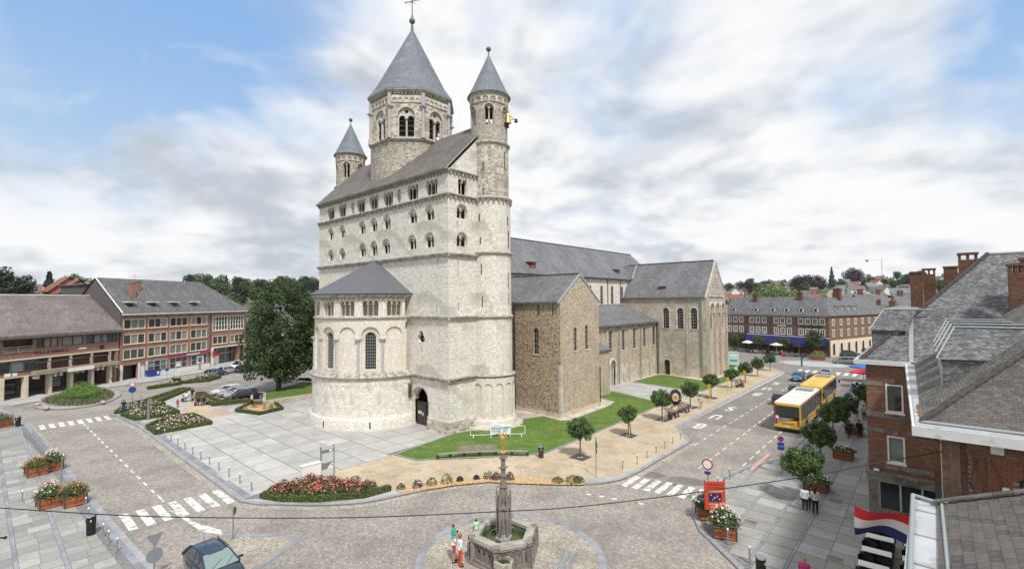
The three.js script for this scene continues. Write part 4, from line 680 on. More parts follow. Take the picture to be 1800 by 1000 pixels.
{ // ---- south transept
  const tw = (g) => onWall(g, -46, -85.3, 1, 0), ts = (g) => onWall(g, -29.796, -85.3, 0, -1);
  const hw = [8.76, 11.46, 13.95].map((s) => leaded(tw, s, 8.7, 12.5, 1.18, -0.24, 3, 7));
  W('wall', tw(plate(rectPts(0, 0, 16.2, 14.5), [...hw, archPts(8.79, 0.1, 1.1, 2.95)], -0.7, 0)), M.rubblePale, 'west wall of the transept');
  W('door', tw(bx(8.2, 0.05, -0.4, 9.4, 3.0, -0.34)), M.woodDoor);
  W('arch', [...hw.map((h, i) => tw(archRing([8.76, 11.46, 13.95][i], 8.7, 1.15, 12.5, 0.3, -0.1, 0.06, 14))), tw(archRing(8.79, 0.1, 1.1, 2.95, 0.2, -0.2, 0.08, 12))], M.dressed);
  W('render_patch', [tw(bx(9.7, 0.1, 0.004, 12.3, 2.3, 0.03)), tw(bx(12.9, 0.1, 0.004, 15.2, 2.2, 0.034))], M.renderTan);
  W('pilaster', [tw(bx(7.3, 0, -0.05, 7.75, 10, 0.14)), tw(bx(12.4, 0, -0.05, 12.75, 12, 0.1)), tw(bx(15.4, 0, -0.05, 16.3, 14.2, 0.2))], M.rubblePale);
  const hs = [2.15, 5.0, 7.99].map((s) => leaded(ts, s, 8.75, 12.95, 0.98, -0.25, 2, 8));
  W('wall', ts(plate([[0.002, 0], [10.1, 0], [10.1, 14.5], [5.05, 20.85], [0.002, 14.5]], hs, -0.7, 0)), M.rubblePale, 'gabled south front of the transept');
  W('pilaster', [0.35, 3.6, 6.5, 9.8].map((s) => ts(bx(s - 0.3, 0, -0.05, s + 0.3, 13.0, 0.34))), M.rubbleTan);
  W('arch', [2.15, 5.0, 7.99].map((s) => ts(archRing(s, 11.5, 1.7, 13.3, 0.3, -0.1, 0.28, 14))), M.dressed);
  const gab = []; for (let i = 0; i < 7; i++) gab.push(ts(archRing(2.6 + i * 0.82, 15.0, 0.5, 16.4, 0.14, 0, 0.16, 8))); for (let i = 0; i < 4; i++) gab.push(ts(archRing(3.85 + i * 0.82, 17.1, 0.46, 18.1, 0.14, 0, 0.16, 8))); gab.push(ts(bx(1.2, 14.5, 0, 8.9, 14.7, 0.2)), ts(bx(2.9, 16.7, 0, 7.2, 16.85, 0.16)), ts(bx(4.95, 18.4, 0, 5.15, 20, 0.16)), ts(bx(4.5, 19.1, 0, 5.6, 19.3, 0.15))); W('gable_arcade', gab, M.dressed);
  W('wall', [bx(-75, 0, -95.4, -30.5, 14.5, -94.8), bx(-75, 0, -86, -59, 14.5, -85.4), bx(-75, 0, -94.8, -74.4, 14.5, -86)], M.rubblePale);
  const prof = [[0.35, 14.35], [-5.05, 21.1], [-10.45, 14.35], [-10.45, 14.15], [-5.05, 20.85], [0.35, 14.15]];
  W('transept_roof', new THREE.ExtrudeGeometry(poly(prof), { depth: 45, bevelEnabled: false }).applyMatrix4(new THREE.Matrix4().makeBasis(V3(0, 0, 1), V3(0, 1, 0), V3(-1, 0, 0)).setPosition(-29.95, 0.14, -85.3)), M.slateNave, 'steep slate roof of the transept');
  W('roof_verge', ts(plate([[-0.4, 14.2], [5.05, 20.95], [10.5, 14.2], [10.5, 14.5], [5.05, 21.35], [-0.4, 14.5]], [], -0.14, 0.09)), M.dressed);
  const tl = []; for (let i = 0; i < 30; i++) tl.push(rbx(-47.5 + i * 0.58, 21.12, -90.5, -46.97 + i * 0.58, 21.34 + 0.03 * (i % 2), -90.2, 0.04)); W('ridge_tile', tl, M.slateTown);
  W('downpipe', [tw(rod([15.3, 0.1, 0.26], [15.3, 14.2, 0.26], 0.09))], M.greenPipe);
  W('corbel_table', corbels(tw, 0.5, 16, 14.4, 0.7, 0.2, 0.2), M.stringStone);
  W('flashing', [rod([-45.5, 21.2, -90.3], [-45.2, 18.3, -87.6], 0.12), rod([-45.9, 18.2, -87.0], [-45.9, 14.4, -85.0], 0.1)], M.leadPale);
  const d = W('roof_dormer', [bx(-38.9, 15.0, -87.2, -37.7, 16.6, -86.1)], M.redTile); W('dormer_roof', [bx(-39.1, 16.6, -87.8, -37.5, 16.72, -85.9)], M.leadPale, null, d);
}
{ // gilded bell striker on the south turret
  const t = thing('gilded_statue', 'gilded bell ringer figure on a bracket outside the right turret', 'statue', [-36.15, 33.9, -40.3]);
  part(t, 'robe', smoothed(lathe([[0.02, 0.6], [0.42, 0.62], [0.4, 0.75], [0.26, 1.3], [0.24, 1.55], [0.17, 1.72], [0.02, 1.76]], 14)), M.gold);
  part(t, 'head', [sph(0.15, 0, 1.9, 0, 10, 8), cyl(0.2, 0.05, 2.0, 2.2, 0, 0, 10)], M.gold);
  part(t, 'arm', [rod([0.1, 1.55, -0.1], [0.35, 1.35, -0.45], 0.07), rod([0.35, 1.35, -0.45], [0.45, 1.6, -0.7], 0.06), rod([0.45, 1.5, -0.65], [0.5, 1.8, -0.85], 0.04)], M.gold);
  part(t, 'bell', smoothed(lathe([[0.24, 0], [0.2, 0.08], [0.15, 0.3], [0.1, 0.38], [0.01, 0.4]], 14)).translate(0.4, 0.95, -1.0), M.iron);
  part(t, 'bracket', [rod([0, 0.6, 0], [-0.5, -0.6, 0.1], 0.06), rod([0, 0.6, 0], [-0.4, 0.6, 0], 0.05), rod([0.4, 1.35, -1.0], [-0.4, 1.35, -0.9], 0.04), cyl(0.16, 0.1, 0.1, 0.6, 0, 0, 8)], M.iron);
}
// ================================================================ BUILDINGS ROUND THE SQUARE
M.frameCream = flat('#d9c9b0', 0.7); M.frameWhite = flat('#e6e3dc', 0.6); M.frameStone = surf(2, 256, (u, v) => scl([214, 200, 178], 0.86 + 0.24 * fbm(u, v, 12, 4, 301)), {});
M.pane = new THREE.MeshPhysicalMaterial({ color: '#2b3232', roughness: 0.08, metalness: 0, clearcoat: 1, clearcoatRoughness: 0.04, side: THREE.DoubleSide });
M.paneLight = new THREE.MeshPhysicalMaterial({ color: '#6d7674', roughness: 0.12, clearcoat: 1, clearcoatRoughness: 0.05, side: THREE.DoubleSide });
M.curtain = flat('#8e8b82', 0.8); M.dark = flat('#26221f', 0.9); M.darkShop = flat('#3a3836', 0.6);
M.concrete = surf(4, 256, (u, v) => { const n = fbm(u, v, 6, 5, 303); return [...scl([176, 168, 156], 0.8 + 0.36 * n), n]; }, {});
M.pebble = surf(2, 256, (u, v) => { const n = fbm(u, v, 40, 2, 304); return [...mix3([112, 100, 84], [196, 186, 166], n), n]; }, {});
M.slateHung = flat('#5d5658', 0.85); M.whiteWall = surf(5, 256, (u, v) => scl([222, 218, 210], 0.88 + 0.2 * fbm(u, v, 5, 5, 305)), {});
M.red = flat('#b2302c', 0.5); M.navy = flat('#1c2157', 0.75); M.blueSign = flat('#24408a', 0.5); M.white = flat('#eceae6', 0.55); M.black = flat('#1b1b1d', 0.55);
M.glassPost = flat('#b9bfc0', 0.35, 0.3); M.steel = flat('#9a9c9e', 0.4, 0.6); M.steelDark = flat('#55585b', 0.5, 0.4); M.whiteGutter = surf(4, 256, (u, v) => mix3(scl([216, 216, 214], 0.92 + 0.14 * fbm(u, v, 4, 5, 306)), [170, 168, 162], step(0.58, 0.75, fbm(u, v, 10, 4, 307)) * 0.5), { rough: 0.6 });
M.brickWall = [[138, 94, 72], [124, 82, 62], [150, 106, 82], [112, 74, 58]].map((c) => flat(new THREE.Color(...c.map((v) => v / 255)).convertSRGBToLinear(), 0.9));
const turnOf = (dx, dz) => Math.atan2(-dz, dx);

function winGroup(t, holes, s0, s1, y0, y1, n, o = {}) {   // a window with n lights, set in a wall in the plane z = 0
  const fr = o.frame ?? 0.12, m = o.m ?? M.frameCream, ws = (s1 - s0 - fr * 2 - (n - 1) * 0.08) / n, hs = [], rows = o.rows ?? 1;
  for (let i = 0; i < n; i++) for (let j = 0; j < rows; j++) { const a = s0 + fr + i * (ws + 0.08), hh = (y1 - y0 - fr * 2 - (rows - 1) * 0.07) / rows, b = y0 + fr + j * (hh + 0.07); hs.push(rectPts(a, b, a + ws, b + hh)); }
  const w = part(t, 'window', join([plate(rectPts(s0, y0, s1, y1), hs, -0.14, o.proud ?? 0.05)]), m);
  const panes = o.panes ?? [M.pane, M.pane, M.paneLight];
  for (let i = 0; i < n; i++) part(w, 'pane', uvMetres(bx(s0 + fr + i * (ws + 0.08) - 0.01, y0 + fr - 0.01, -0.1, s0 + fr + i * (ws + 0.08) + ws + 0.01, y1 - fr + 0.01, -0.08)), panes[Math.floor(hash(Math.round(s0 * 10) + i, Math.round(y0 * 10), 31) * panes.length)]);
  if (o.sill) part(w, 'sill', uvMetres(bx(s0 - 0.06, y0 - 0.1, -0.05, s1 + 0.06, y0 - 0.003, 0.14)), m);
  holes.push(rectPts(s0 + 0.02, y0 + 0.02, s1 - 0.02, y1 - 0.02));
  return w;
}
// gable or hipped roof over s0..s1 (x), z front zf, back zb, eave ye, ridge yr; hip insets at the ends
function roofGeo(s0, s1, zf, zb, ye, yr, hipL = 0, hipR = 0, th = 0.18) {
  const zm = (zf + zb) / 2, q = (a, b, c, d) => { const g = new THREE.BufferGeometry(); const P = d ? [a, b, c, a, c, d] : [a, b, c]; g.setAttribute('position', new THREE.Float32BufferAttribute(P.flat(), 3)); g.computeVertexNormals(); return g; };
  const mk = (dy) => { const A = [s0, ye + dy, zf], B = [s1, ye + dy, zf], C = [s1, ye + dy, zb], D = [s0, ye + dy, zb], E = [s0 + hipL, yr + dy, zm], F = [s1 - hipR, yr + dy, zm]; return [q(A, B, F, E), q(C, D, E, F), hipL ? q(D, A, E) : null, hipR ? q(B, C, F) : null]; };
  const rim = [[[s0, zf], [s1, zf]], [[s1, zf], [s1, zb]], [[s1, zb], [s0, zb]], [[s0, zb], [s0, zf]]].filter((_, i) => (i !== 1 || hipR) && (i !== 3 || hipL)).map(([a, b]) => q([a[0], ye - th, a[1]], [b[0], ye - th, b[1]], [b[0], ye, b[1]], [a[0], ye, a[1]]));
  return [...mk(0), ...mk(-th), ...rim].filter(Boolean);
}
function chimney(t, x, z, y0, y1, w = 0.9, d = 0.7, m = M.chimneyBrick, pots = 2) {
  const c = part(t, 'chimney', [bx(x - w / 2, y0, z - d / 2, x + w / 2, y1, z + d / 2), bx(x - w / 2 - 0.06, y1 - 0.16, z - d / 2 - 0.06, x + w / 2 + 0.06, y1 + 0.02, z + d / 2 + 0.06)], m);
  for (let i = 0; i < pots; i++) part(c, 'chimney_pot', uvMetres(cyl(0.12, 0.1, y1 + 0.02, y1 + 0.35, x - w / 4 + i * w / 2, z, 8)), M.redTile);
}
{ // ---- red brick office block with a shop
  const t = thing('office_block', 'four storey red brick block with cream window bands and a grey slate roof', 'building', [-110.6, 0, -17.4], turnOf(-0.529, -0.8486)), H = [];
  for (const y0 of [9.4, 6.6, 3.85]) for (const [a, b] of [[0.5, 4.8], [5.4, 9.6], [10.2, 14.5], [15.2, 19.6]]) winGroup(t, H, a, b, y0, y0 + 1.85, 3, { sill: true, m: M.frameCream, panes: [M.pane, M.pane, M.paneLight, M.curtain] });
  for (const [a, b] of [[21.2, 25.6], [26.4, 30.8]]) { winGroup(t, H, a, b, 7.85, 11.1, 5, { rows: 3, m: M.frameWhite, sill: true }); winGroup(t, H, a, b, 4.75, 6.6, 3, { m: M.frameCream, sill: true }); }
  for (const [a, b] of [[5.4, 9.6], [10.2, 14.5], [15.5, 19.7]]) winGroup(t, H, a, b, 0.75, 3.05, 3, { rows: 2, m: M.glassPost, panes: [M.pane, M.paneLight, M.pane] });
  H.push(rectPts(0.6, 0.02, 3.4, 2.75), rectPts(3.9, 0.02, 5.0, 2.5), rectPts(21.3, 0.02, 31.0, 3.95));
  part(t, 'wall', [plate(rectPts(0, 0, 31.7, 12.2), H, -0.35, 0), bx(0, 0, -11.2, 0.3, 12.2, -0.35), bx(31.4, 0, -11.2, 31.7, 12.2, -0.35), bx(0.3, 0, -11.2, 31.4, 12.2, -10.9)], M.brickRed);
  part(t, 'garage_door', uvMetres(bx(0.6, 0, -1.2, 3.4, 2.8, -1.1)), M.darkShop, false, 'recessed grey garage door');
  part(t, 'door', [bx(3.95, 0, -0.2, 4.95, 2.5, -0.12)], M.frameWhite);
  part(t, 'plinth', [bx(5.1, 0, 0.002, 20.6, 0.72, 0.12)], M.whiteWall); part(t, 'pier', [bx(0.02, 0, 0.002, 0.5, 2.95, 0.09)], M.whiteWall); part(t, 'pier', [bx(3.5, 0, 0.002, 3.85, 2.95, 0.09)], M.whiteWall); part(t, 'pier', [bx(5.05, 0.73, 0.002, 5.38, 3.05, 0.09)], M.whiteWall);
  const f = part(t, 'shop_fascia', [bx(10.0, 3.1, 0.002, 20.4, 3.5, 0.35)], M.red, false, 'red shop fascia'); part(f, 'fascia_stripe', [bx(10.0, 3.5, 0.004, 20.4, 3.68, 0.3)], M.blueSign); part(f, 'fascia_lettering', [bx(14, 3.22, 0.34, 17.4, 3.4, 0.37)], M.white);
  part(t, 'shop_poster', [bx(11.8, 1.1, -0.06, 12.9, 2.1, -0.04)], M.white); part(t, 'shop_poster', uvMetres(new THREE.CylinderGeometry(0.55, 0.55, 0.03, 20).rotateX(Math.PI / 2).translate(17.9, 1.8, -0.05)), M.blueSign); part(t, 'shop_poster', [bx(16.9, 1.0, -0.07, 18.9, 2.6, -0.066)], M.white);
  // entrance bay on the right
  const e = part(t, 'entrance_frame', [bx(20.75, 0, 0.002, 21.3, 4.15, 0.28), bx(31.0, 0, 0.002, 31.65, 4.15, 0.28), bx(21.3, 3.9, 0.002, 31.0, 4.14, 0.27)], M.whiteWall, false, 'white frame of the tall shop entrance');
  part(e, 'glazing', [bx(21.3, 0, -1.6, 31, 3.9, -1.5)], M.pane); part(e, 'glazing_bar', [24, 26.6, 28.8].map((s) => bx(s, 0, -1.5, s + 0.12, 3.9, -1.4)).concat([bx(21.3, 2.3, -1.498, 31, 2.42, -1.402)]), M.glassPost); part(e, 'shop_sign', [bx(21.4, 2.1, -0.9, 24.6, 2.45, -0.6)], M.red); part(e, 'shop_front', [bx(21.5, 0, -1.35, 24.5, 2.1, -1.2)], M.white); part(e, 'pier', [bx(29.2, 0, -1.4, 30.4, 3.9, -0.4)], M.brickRed); part(e, 'projecting_sign', [rbx(20.95, 2.0, 0.3, 21.05, 3.3, 0.95, 0.03)], M.red);
  part(t, 'downpipe', [rod([20.5, 0.1, 0.1], [20.5, 12, 0.1], 0.08)], M.steelDark);
  const r = part(t, 'roof', roofGeo(-0.15, 32.1, 0.55, -11.8, 12.35, 19.0, 0, 8.6), M.slateTown, false, 'grey slate roof with a hipped end');
  part(r, 'gutter', [bx(-0.2, 12.0, 0.4, 32.1, 12.24, 0.75)], M.whiteGutter); part(r, 'verge', [rod([-0.15, 12.4, 0.55], [-0.15, 19.05, -5.6], 0.14)], M.whiteGutter);
  part(t, 'gable_wall', [onWall(plate([[0, 8], [11.2, 8], [11.2, 12.2], [5.6, 18.7], [0, 12.2]], [], -0.2, 0), -0.02, -11.2, 0, 1)], M.slateHung, false, 'dark slate hung gable');
  chimney(t, 4.2, -2.4, 14.5, 18.2, 0.85, 0.7, M.brickRed, 0); chimney(t, 6.3, -3.6, 15.6, 18.5, 0.85, 0.7, M.brickRed, 0);
  part(t, 'antenna', [rod([5.2, 18.4, -3], [5.2, 19.8, -3], 0.03), rod([4.2, 19.2, -3.3], [6.2, 19.3, -2.7], 0.025), rod([4.4, 19.55, -3.3], [6, 19.6, -2.7], 0.02)], M.steelDark);
  for (const s of [2.3, 7.0, 11.9, 16.9]) { const d = part(t, 'dormer', [bx(s - 0.5, 13.1, -1.9, s + 0.5, 14.3, -0.6)], M.slateHung); part(d, 'dormer_roof', [bx(s - 0.95, 14.3, -2.6, s + 0.95, 14.5, -0.2)], M.whiteGutter); part(d, 'pane', [bx(s - 0.4, 13.5, -0.6, s + 0.4, 14.2, -0.57)], M.pane); }
}
{ // ---- arcade building on the far left
  const t = thing('arcade_building', 'brown brick building with shop arcade, planted balcony and huge mauve grey roof', 'building', [-110.6, 0, -17.4], turnOf(-0.529, -0.8486)), H = [];
  for (const [a, b, n] of [[-23, -17.9, 2], [-13.2, -10.2, 3], [-9.6, -6.4, 2], [-5.9, -3.4, 2], [-3.2, -0.5, 3]]) winGroup(t, H, a, b, 7.35, 8.85, n, { frame: 0.08, m: M.steelDark, panes: [M.pane, M.curtain, M.slateHung] });
  H.push(rectPts(-17.4, 7.3, -13.6, 8.85), rectPts(-25.6, 3.9, -0.9, 5.75));
  part(t, 'wall', [plate(rectPts(-26, 3.25, -0.32, 9.1), H, -0.3, 0)], M.brickRed, false, 'brown brick bands with dark window strips');
  part(t, 'recess_wall', [bx(-26, 0, -3.3, -0.4, 3.4, -3.0), bx(-26, 3.2, -1.7, -0.4, 9.1, -1.5)], M.brickBrown);
  part(t, 'arcade_floor', [bx(-26, 3.2, -3.2, -0.4, 3.35, 0)], M.concrete); part(t, 'band_course', [bx(-26, 5.76, 0.002, -0.3, 5.98, 0.12)], M.frameCream); part(t, 'band_course', [bx(-26, 3.24, 0.002, -13.8, 3.4, 0.1)], M.frameCream);
  part(t, 'side_wall', [bx(-0.8, 0, -6, -0.33, 9.1, -0.3)], M.brickRed); part(t, 'back_wall', [bx(-26, 0, -13.5, -0.4, 9.1, -13.2)], M.brickRed);
  for (const s of [-20.5, -17.5, -14.5, -11.3, -8.2, -4.9, -1.8]) { part(t, 'pillar', [bx(s - 0.22, 0, -0.5, s + 0.22, 3.25, 0.25)], M.frameStone); if (s > -13) part(t, 'mullion_post', [bx(s - 0.16, 3.92, -0.25, s + 0.16, 5.74, 0.02)], M.frameStone); }
  winGroup(t, [], -25.5, -12.9, 4.0, 5.7, 7, { frame: 0.1, m: M.steelDark, panes: [M.pane, M.curtain, M.paneLight] });
  part(t, 'handrail', [rod([-13.4, 5.1, 0.25], [-1.6, 5.15, 0.25], 0.1)], M.steelDark);
  for (let i = 0; i < 4; i++) { const a = -13.9 + i * 3.26; const b = part(t, 'balcony_planter', [bx(a, 3.3, 0.13, a + 3.05, 3.92, 1.1)], M.pebble); part(b, 'planter_bracket', [bx(a + 0.2, 2.75, 0.0, a + 0.5, 3.29, 1.0)], M.concrete); part(b, 'planter_bracket', [bx(a + 2.6, 2.75, 0.0, a + 2.9, 3.29, 1.0)], M.concrete); }
  part(t, 'banner', [bx(-9.5, 3.15, 1.1, -5.4, 3.75, 1.14)], M.white);
  part(t, 'railing', [bx(-17.6, 7.0, 0.1, -13.6, 7.12, 0.16), bx(-17.6, 7.35, 0.1, -13.6, 7.47, 0.16), bx(-17.6, 7.7, 0.1, -13.6, 7.82, 0.16), bx(-15.7, 6.9, 0.02, -15.55, 7.84, 0.1)], M.concrete);
  part(t, 'wall_lettering', [words('VILLA SMALL', 0.34, 0.04, fontSerif).scale(1.5, 1, 1).translate(-11.1, 6.65, 0.01)], M.dark);
  part(t, 'wall_sign', [plate([[-0.55, 0], [0, 0.42], [0.55, 0], [0, -0.42]], [[[-0.36, 0], [0, 0.27], [0.36, 0], [0, -0.27]]], 0.01, 0.06).translate(-3.3, 6.6, 0), bx(-3.5, 6.5, 0.012, -3.1, 6.7, 0.05)], M.dark);
  part(t, 'street_light', [rod([-7.2, 6.6, 0], [-7.2, 6.75, 0.9], 0.04), rbx(-7.6, 6.68, 0.7, -6.6, 6.82, 1.0, 0.05)], M.white);
  part(t, 'notice_board', [bx(-17.2, 3.5, 0.01, -16.4, 4.0, 0.05)], M.white); part(t, 'notice_board', [bx(-16.2, 3.5, 0.01, -15.6, 3.95, 0.05)], M.white);
  for (let i = 0; i < 6; i++) winGroup(t, [], -25 + i * 4, -21.6 + i * 4, 0.3, 2.7, 2, { frame: 0.1, m: M.steelDark, proud: 0, panes: [M.pane, M.darkShop] }).position.z = -2.9;
  const r = part(t, 'roof', roofGeo(-27, -0.06, 0.7, -14.2, 9.5, 15.6), M.roofMauve, false, 'broad mauve grey roof'); part(r, 'gutter', [bx(-27, 9.0, 0.5, -0.3, 9.32, 0.85)], M.slateTown); part(r, 'ridge', [rod([-27, 15.64, -6.75], [-0.1, 15.64, -6.75], 0.12)], M.whiteGutter);
}
{ // ---- low brick house beyond the office block
  const t = thing('low_house', 'low red brick house with grey roof beside the big linden', 'house', [-127.6, 0, -45.4], turnOf(-0.529, -0.8486));
  part(t, 'wall', [bx(0.2, 0, -8, 12, 7, 0)], M.brickRed); part(t, 'roof', roofGeo(-0.1, 12.4, 0.4, -8.4, 7.1, 10.6), M.slateTown);
  const w = thing('white_house', 'small white rendered house behind the office block', 'house', [-150, 4, -62], 0.9); part(w, 'wall', [bx(-5, -4, -4, 5, 7, 4)], M.whiteWall); part(w, 'roof', roofGeo(-5.4, 5.4, 4.4, -4.4, 7, 10.4), M.slateTown); winGroup(w, [], -1, 1, 3.5, 5, 2, {}).position.z = 4.1;
}
{ // ---- café row at the end of the street
  const L = 27.4, d = [0.9575, 0.2884], t = thing('cafe_row', 'brown brick café row with white stone windows and long navy awning', 'building', [-18.6 - L * d[0], 0, -135.1 - L * d[1]], turnOf(...d)), H = [];
  const grp = [[0.5, 5.9, 3], [7.2, 12.4, 3], [13.9, 18.9, 3], [20.1, 26.7, 4]];
  for (const [a, b, n] of grp) for (let i = 0; i < n; i++) { const w = (b - a) / n, s = a + w * (i + 0.5); winGroup(t, H, s - 0.62, s + 0.62, 7.55, 9.15, 2, { frame: 0.2, m: M.frameWhite, panes: [M.pane] }); winGroup(t, H, s - 0.62, s + 0.62, 4.85, 6.6, 2, { rows: 2, frame: 0.2, m: M.frameWhite, panes: [M.pane] }); }
  H.push(rectPts(0.3, 0.02, 27.0, 3.3));
  part(t, 'wall', [plate(rectPts(0, 0, L, 9.8), H, -0.3, 0)], M.brickBrown);
  part(t, 'shop_front', [bx(0.3, 0, -0.6, 27, 3.3, -0.4)], M.pane); for (const s of [6.4, 13, 19.5]) part(t, 'pier', [bx(s - 0.25, 0, -0.3, s + 0.25, 3.4, 0.05)], M.black);
  for (const [a, b] of [[6.8, 13], [13.1, 19.3], [19.4, 27.3]]) { const aw = part(t, 'awning', [onWall(bx(a, 0, 0, b, 0.08, 2.7).rotateX(0.82), 0, 0.05, 1, 0, 4.6)], M.navy, false, 'navy blue awning'); part(aw, 'valance', [bx(a, 2.35, 1.86, b, 2.66, 1.92)], M.navy); part(aw, 'awning_box', [bx(a, 4.25, 0.01, b, 4.55, 0.35)], M.white); }
  part(t, 'awning', [onWall(bx(0.2, 0, 0, 6.6, 0.08, 2.2).rotateX(0.5), 0, 0.05, 1, 0, 4.1)], M.black);
  part(t, 'wall_lettering', Array.from({ length: 8 }, (_, i) => rbx(15.1 + i * 0.28, 6.9, 0.02, 15.1 + i * 0.28 + 0.2, 7.2 + 0.12 * hash(i, 1, 2), 0.07, 0.03)), M.white).userData.kind = 'stuff'; part(t, 'wall_lettering', Array.from({ length: 17 }, (_, i) => bx(20.8 + i * 0.31, 6.9, 0.02, 20.8 + i * 0.31 + 0.17, 7.22 + 0.1 * hash(i, 1, 3), 0.06)), M.dark).userData.kind = 'stuff';
  part(t, 'band_course', [bx(0, 9.55, 0.002, L, 9.8, 0.3)], M.whiteGutter); part(t, 'downpipe', [rod([13.2, 3.4, 0.1], [13.2, 9.6, 0.1], 0.08)], M.steelDark); part(t, 'downpipe', [rod([6.6, 3.4, 0.1], [6.6, 9.6, 0.1], 0.08)], M.steelDark);
  // the wing along the side street
  const Hs = [], side = new THREE.Group();
  for (let i = 0; i < 8; i++) { const s = L + 0.02, z = -1.8 - i * 3.8; for (const [y, h] of [[7.4, 1.6], [4.7, 1.8]]) { const w = part(t, 'window', [onWall(plate(rectPts(-0.6, y, 0.6, y + h), [rectPts(-0.4, y + 0.2, -0.05, y + h - 0.2), rectPts(0.05, y + 0.2, 0.4, y + h - 0.2)], 0, 0.1), s, z, 0, -1)], M.frameStone); part(w, 'pane', [onWall(bx(-0.5, y + 0.1, 0.004, 0.5, y + h - 0.1, 0.03), s, z, 0, -1)], M.pane); } const g = part(t, 'window', [onWall(archRing(0, 0.4, 1.1, 3.2, 0.2, 0, 0.1, 10), s, z, 0, -1)], M.frameStone); part(g, 'pane', [onWall(plate(archPts(0, 0.4, 1.1, 3.2), [], 0.004, 0.03), s, z, 0, -1)], M.dark); }
  part(t, 'side_wall', [bx(L - 9, 0, -32, L, 9.7, -0.31)], M.brickBrown); part(t, 'ground_storey', [bx(L - 0.2, 0, -32, L + 0.015, 3.9, -0.31)], M.frameStone); part(t, 'side_wall', [bx(0, 0, -9, L - 9, 9.7, -0.31)], M.brickBrown);
  const r = part(t, 'roof', roofGeo(-0.3, L + 0.4, 0.5, -9.6, 9.9, 14.5, 0, 3.5), M.slateTown, false, 'grey slate roof with small dormers');
  const wing = part(t, 'wing_roof', join([...roofGeo(4.5, 32.4, 0.4, -9.4, 9.85, 14.3, 0, 3).map((g) => g.rotateY(Math.PI / 2))]).translate(L, 0, 0), M.slateTown);
  for (const s of [2.5, 9, 13.6, 17.2, 20.8, 24.2]) { const dm = part(t, 'dormer', [plate([[-0.55, 0], [0.55, 0], [0.55, 0.95], [0, 1.5], [-0.55, 0.95]], [], -1.6, 0).translate(s, 10.6, -0.5)], M.white); part(dm, 'dormer_roof', [bx(-0.02, 0, -1.7, 0.95, 0.09, 0.12).rotateZ(-0.785).translate(s, 12.12, -0.5), bx(-0.95, 0, -1.7, 0.02, 0.09, 0.12).rotateZ(0.785).translate(s, 12.12, -0.5)], M.slateTown); part(dm, 'pane', [bx(s - 0.32, 10.8, -0.5, s + 0.32, 11.5, -0.47)], M.pane); }
  for (let i = 0; i < 4; i++) { const z = -6 - i * 3.2; const dm = part(t, 'dormer', [bx(L - 1.9, 10.6, z - 0.55, L - 0.7, 12.0, z + 0.55)], M.white); part(dm, 'dormer_roof', [bx(L - 2.4, 12.0, z - 0.75, L - 0.4, 12.15, z + 0.75)], M.slateTown); part(dm, 'pane', [bx(L - 0.7, 10.9, z - 0.35, L - 0.66, 11.8, z + 0.35)], M.pane); }
  chimney(t, 7.2, -3.4, 12, 15.2, 1.1, 0.7, M.chimneyBrick, 0); chimney(t, 19, -3.8, 12.6, 15.6, 1.1, 0.8, M.chimneyBrick, 0); chimney(t, L - 4.6, -8, 12, 14.6, 0.9, 0.9, M.chimneyBrick, 0); chimney(t, L - 4.2, -14, 13, 16.6, 1.6, 1.2, M.chimneyBrick, 0);
}
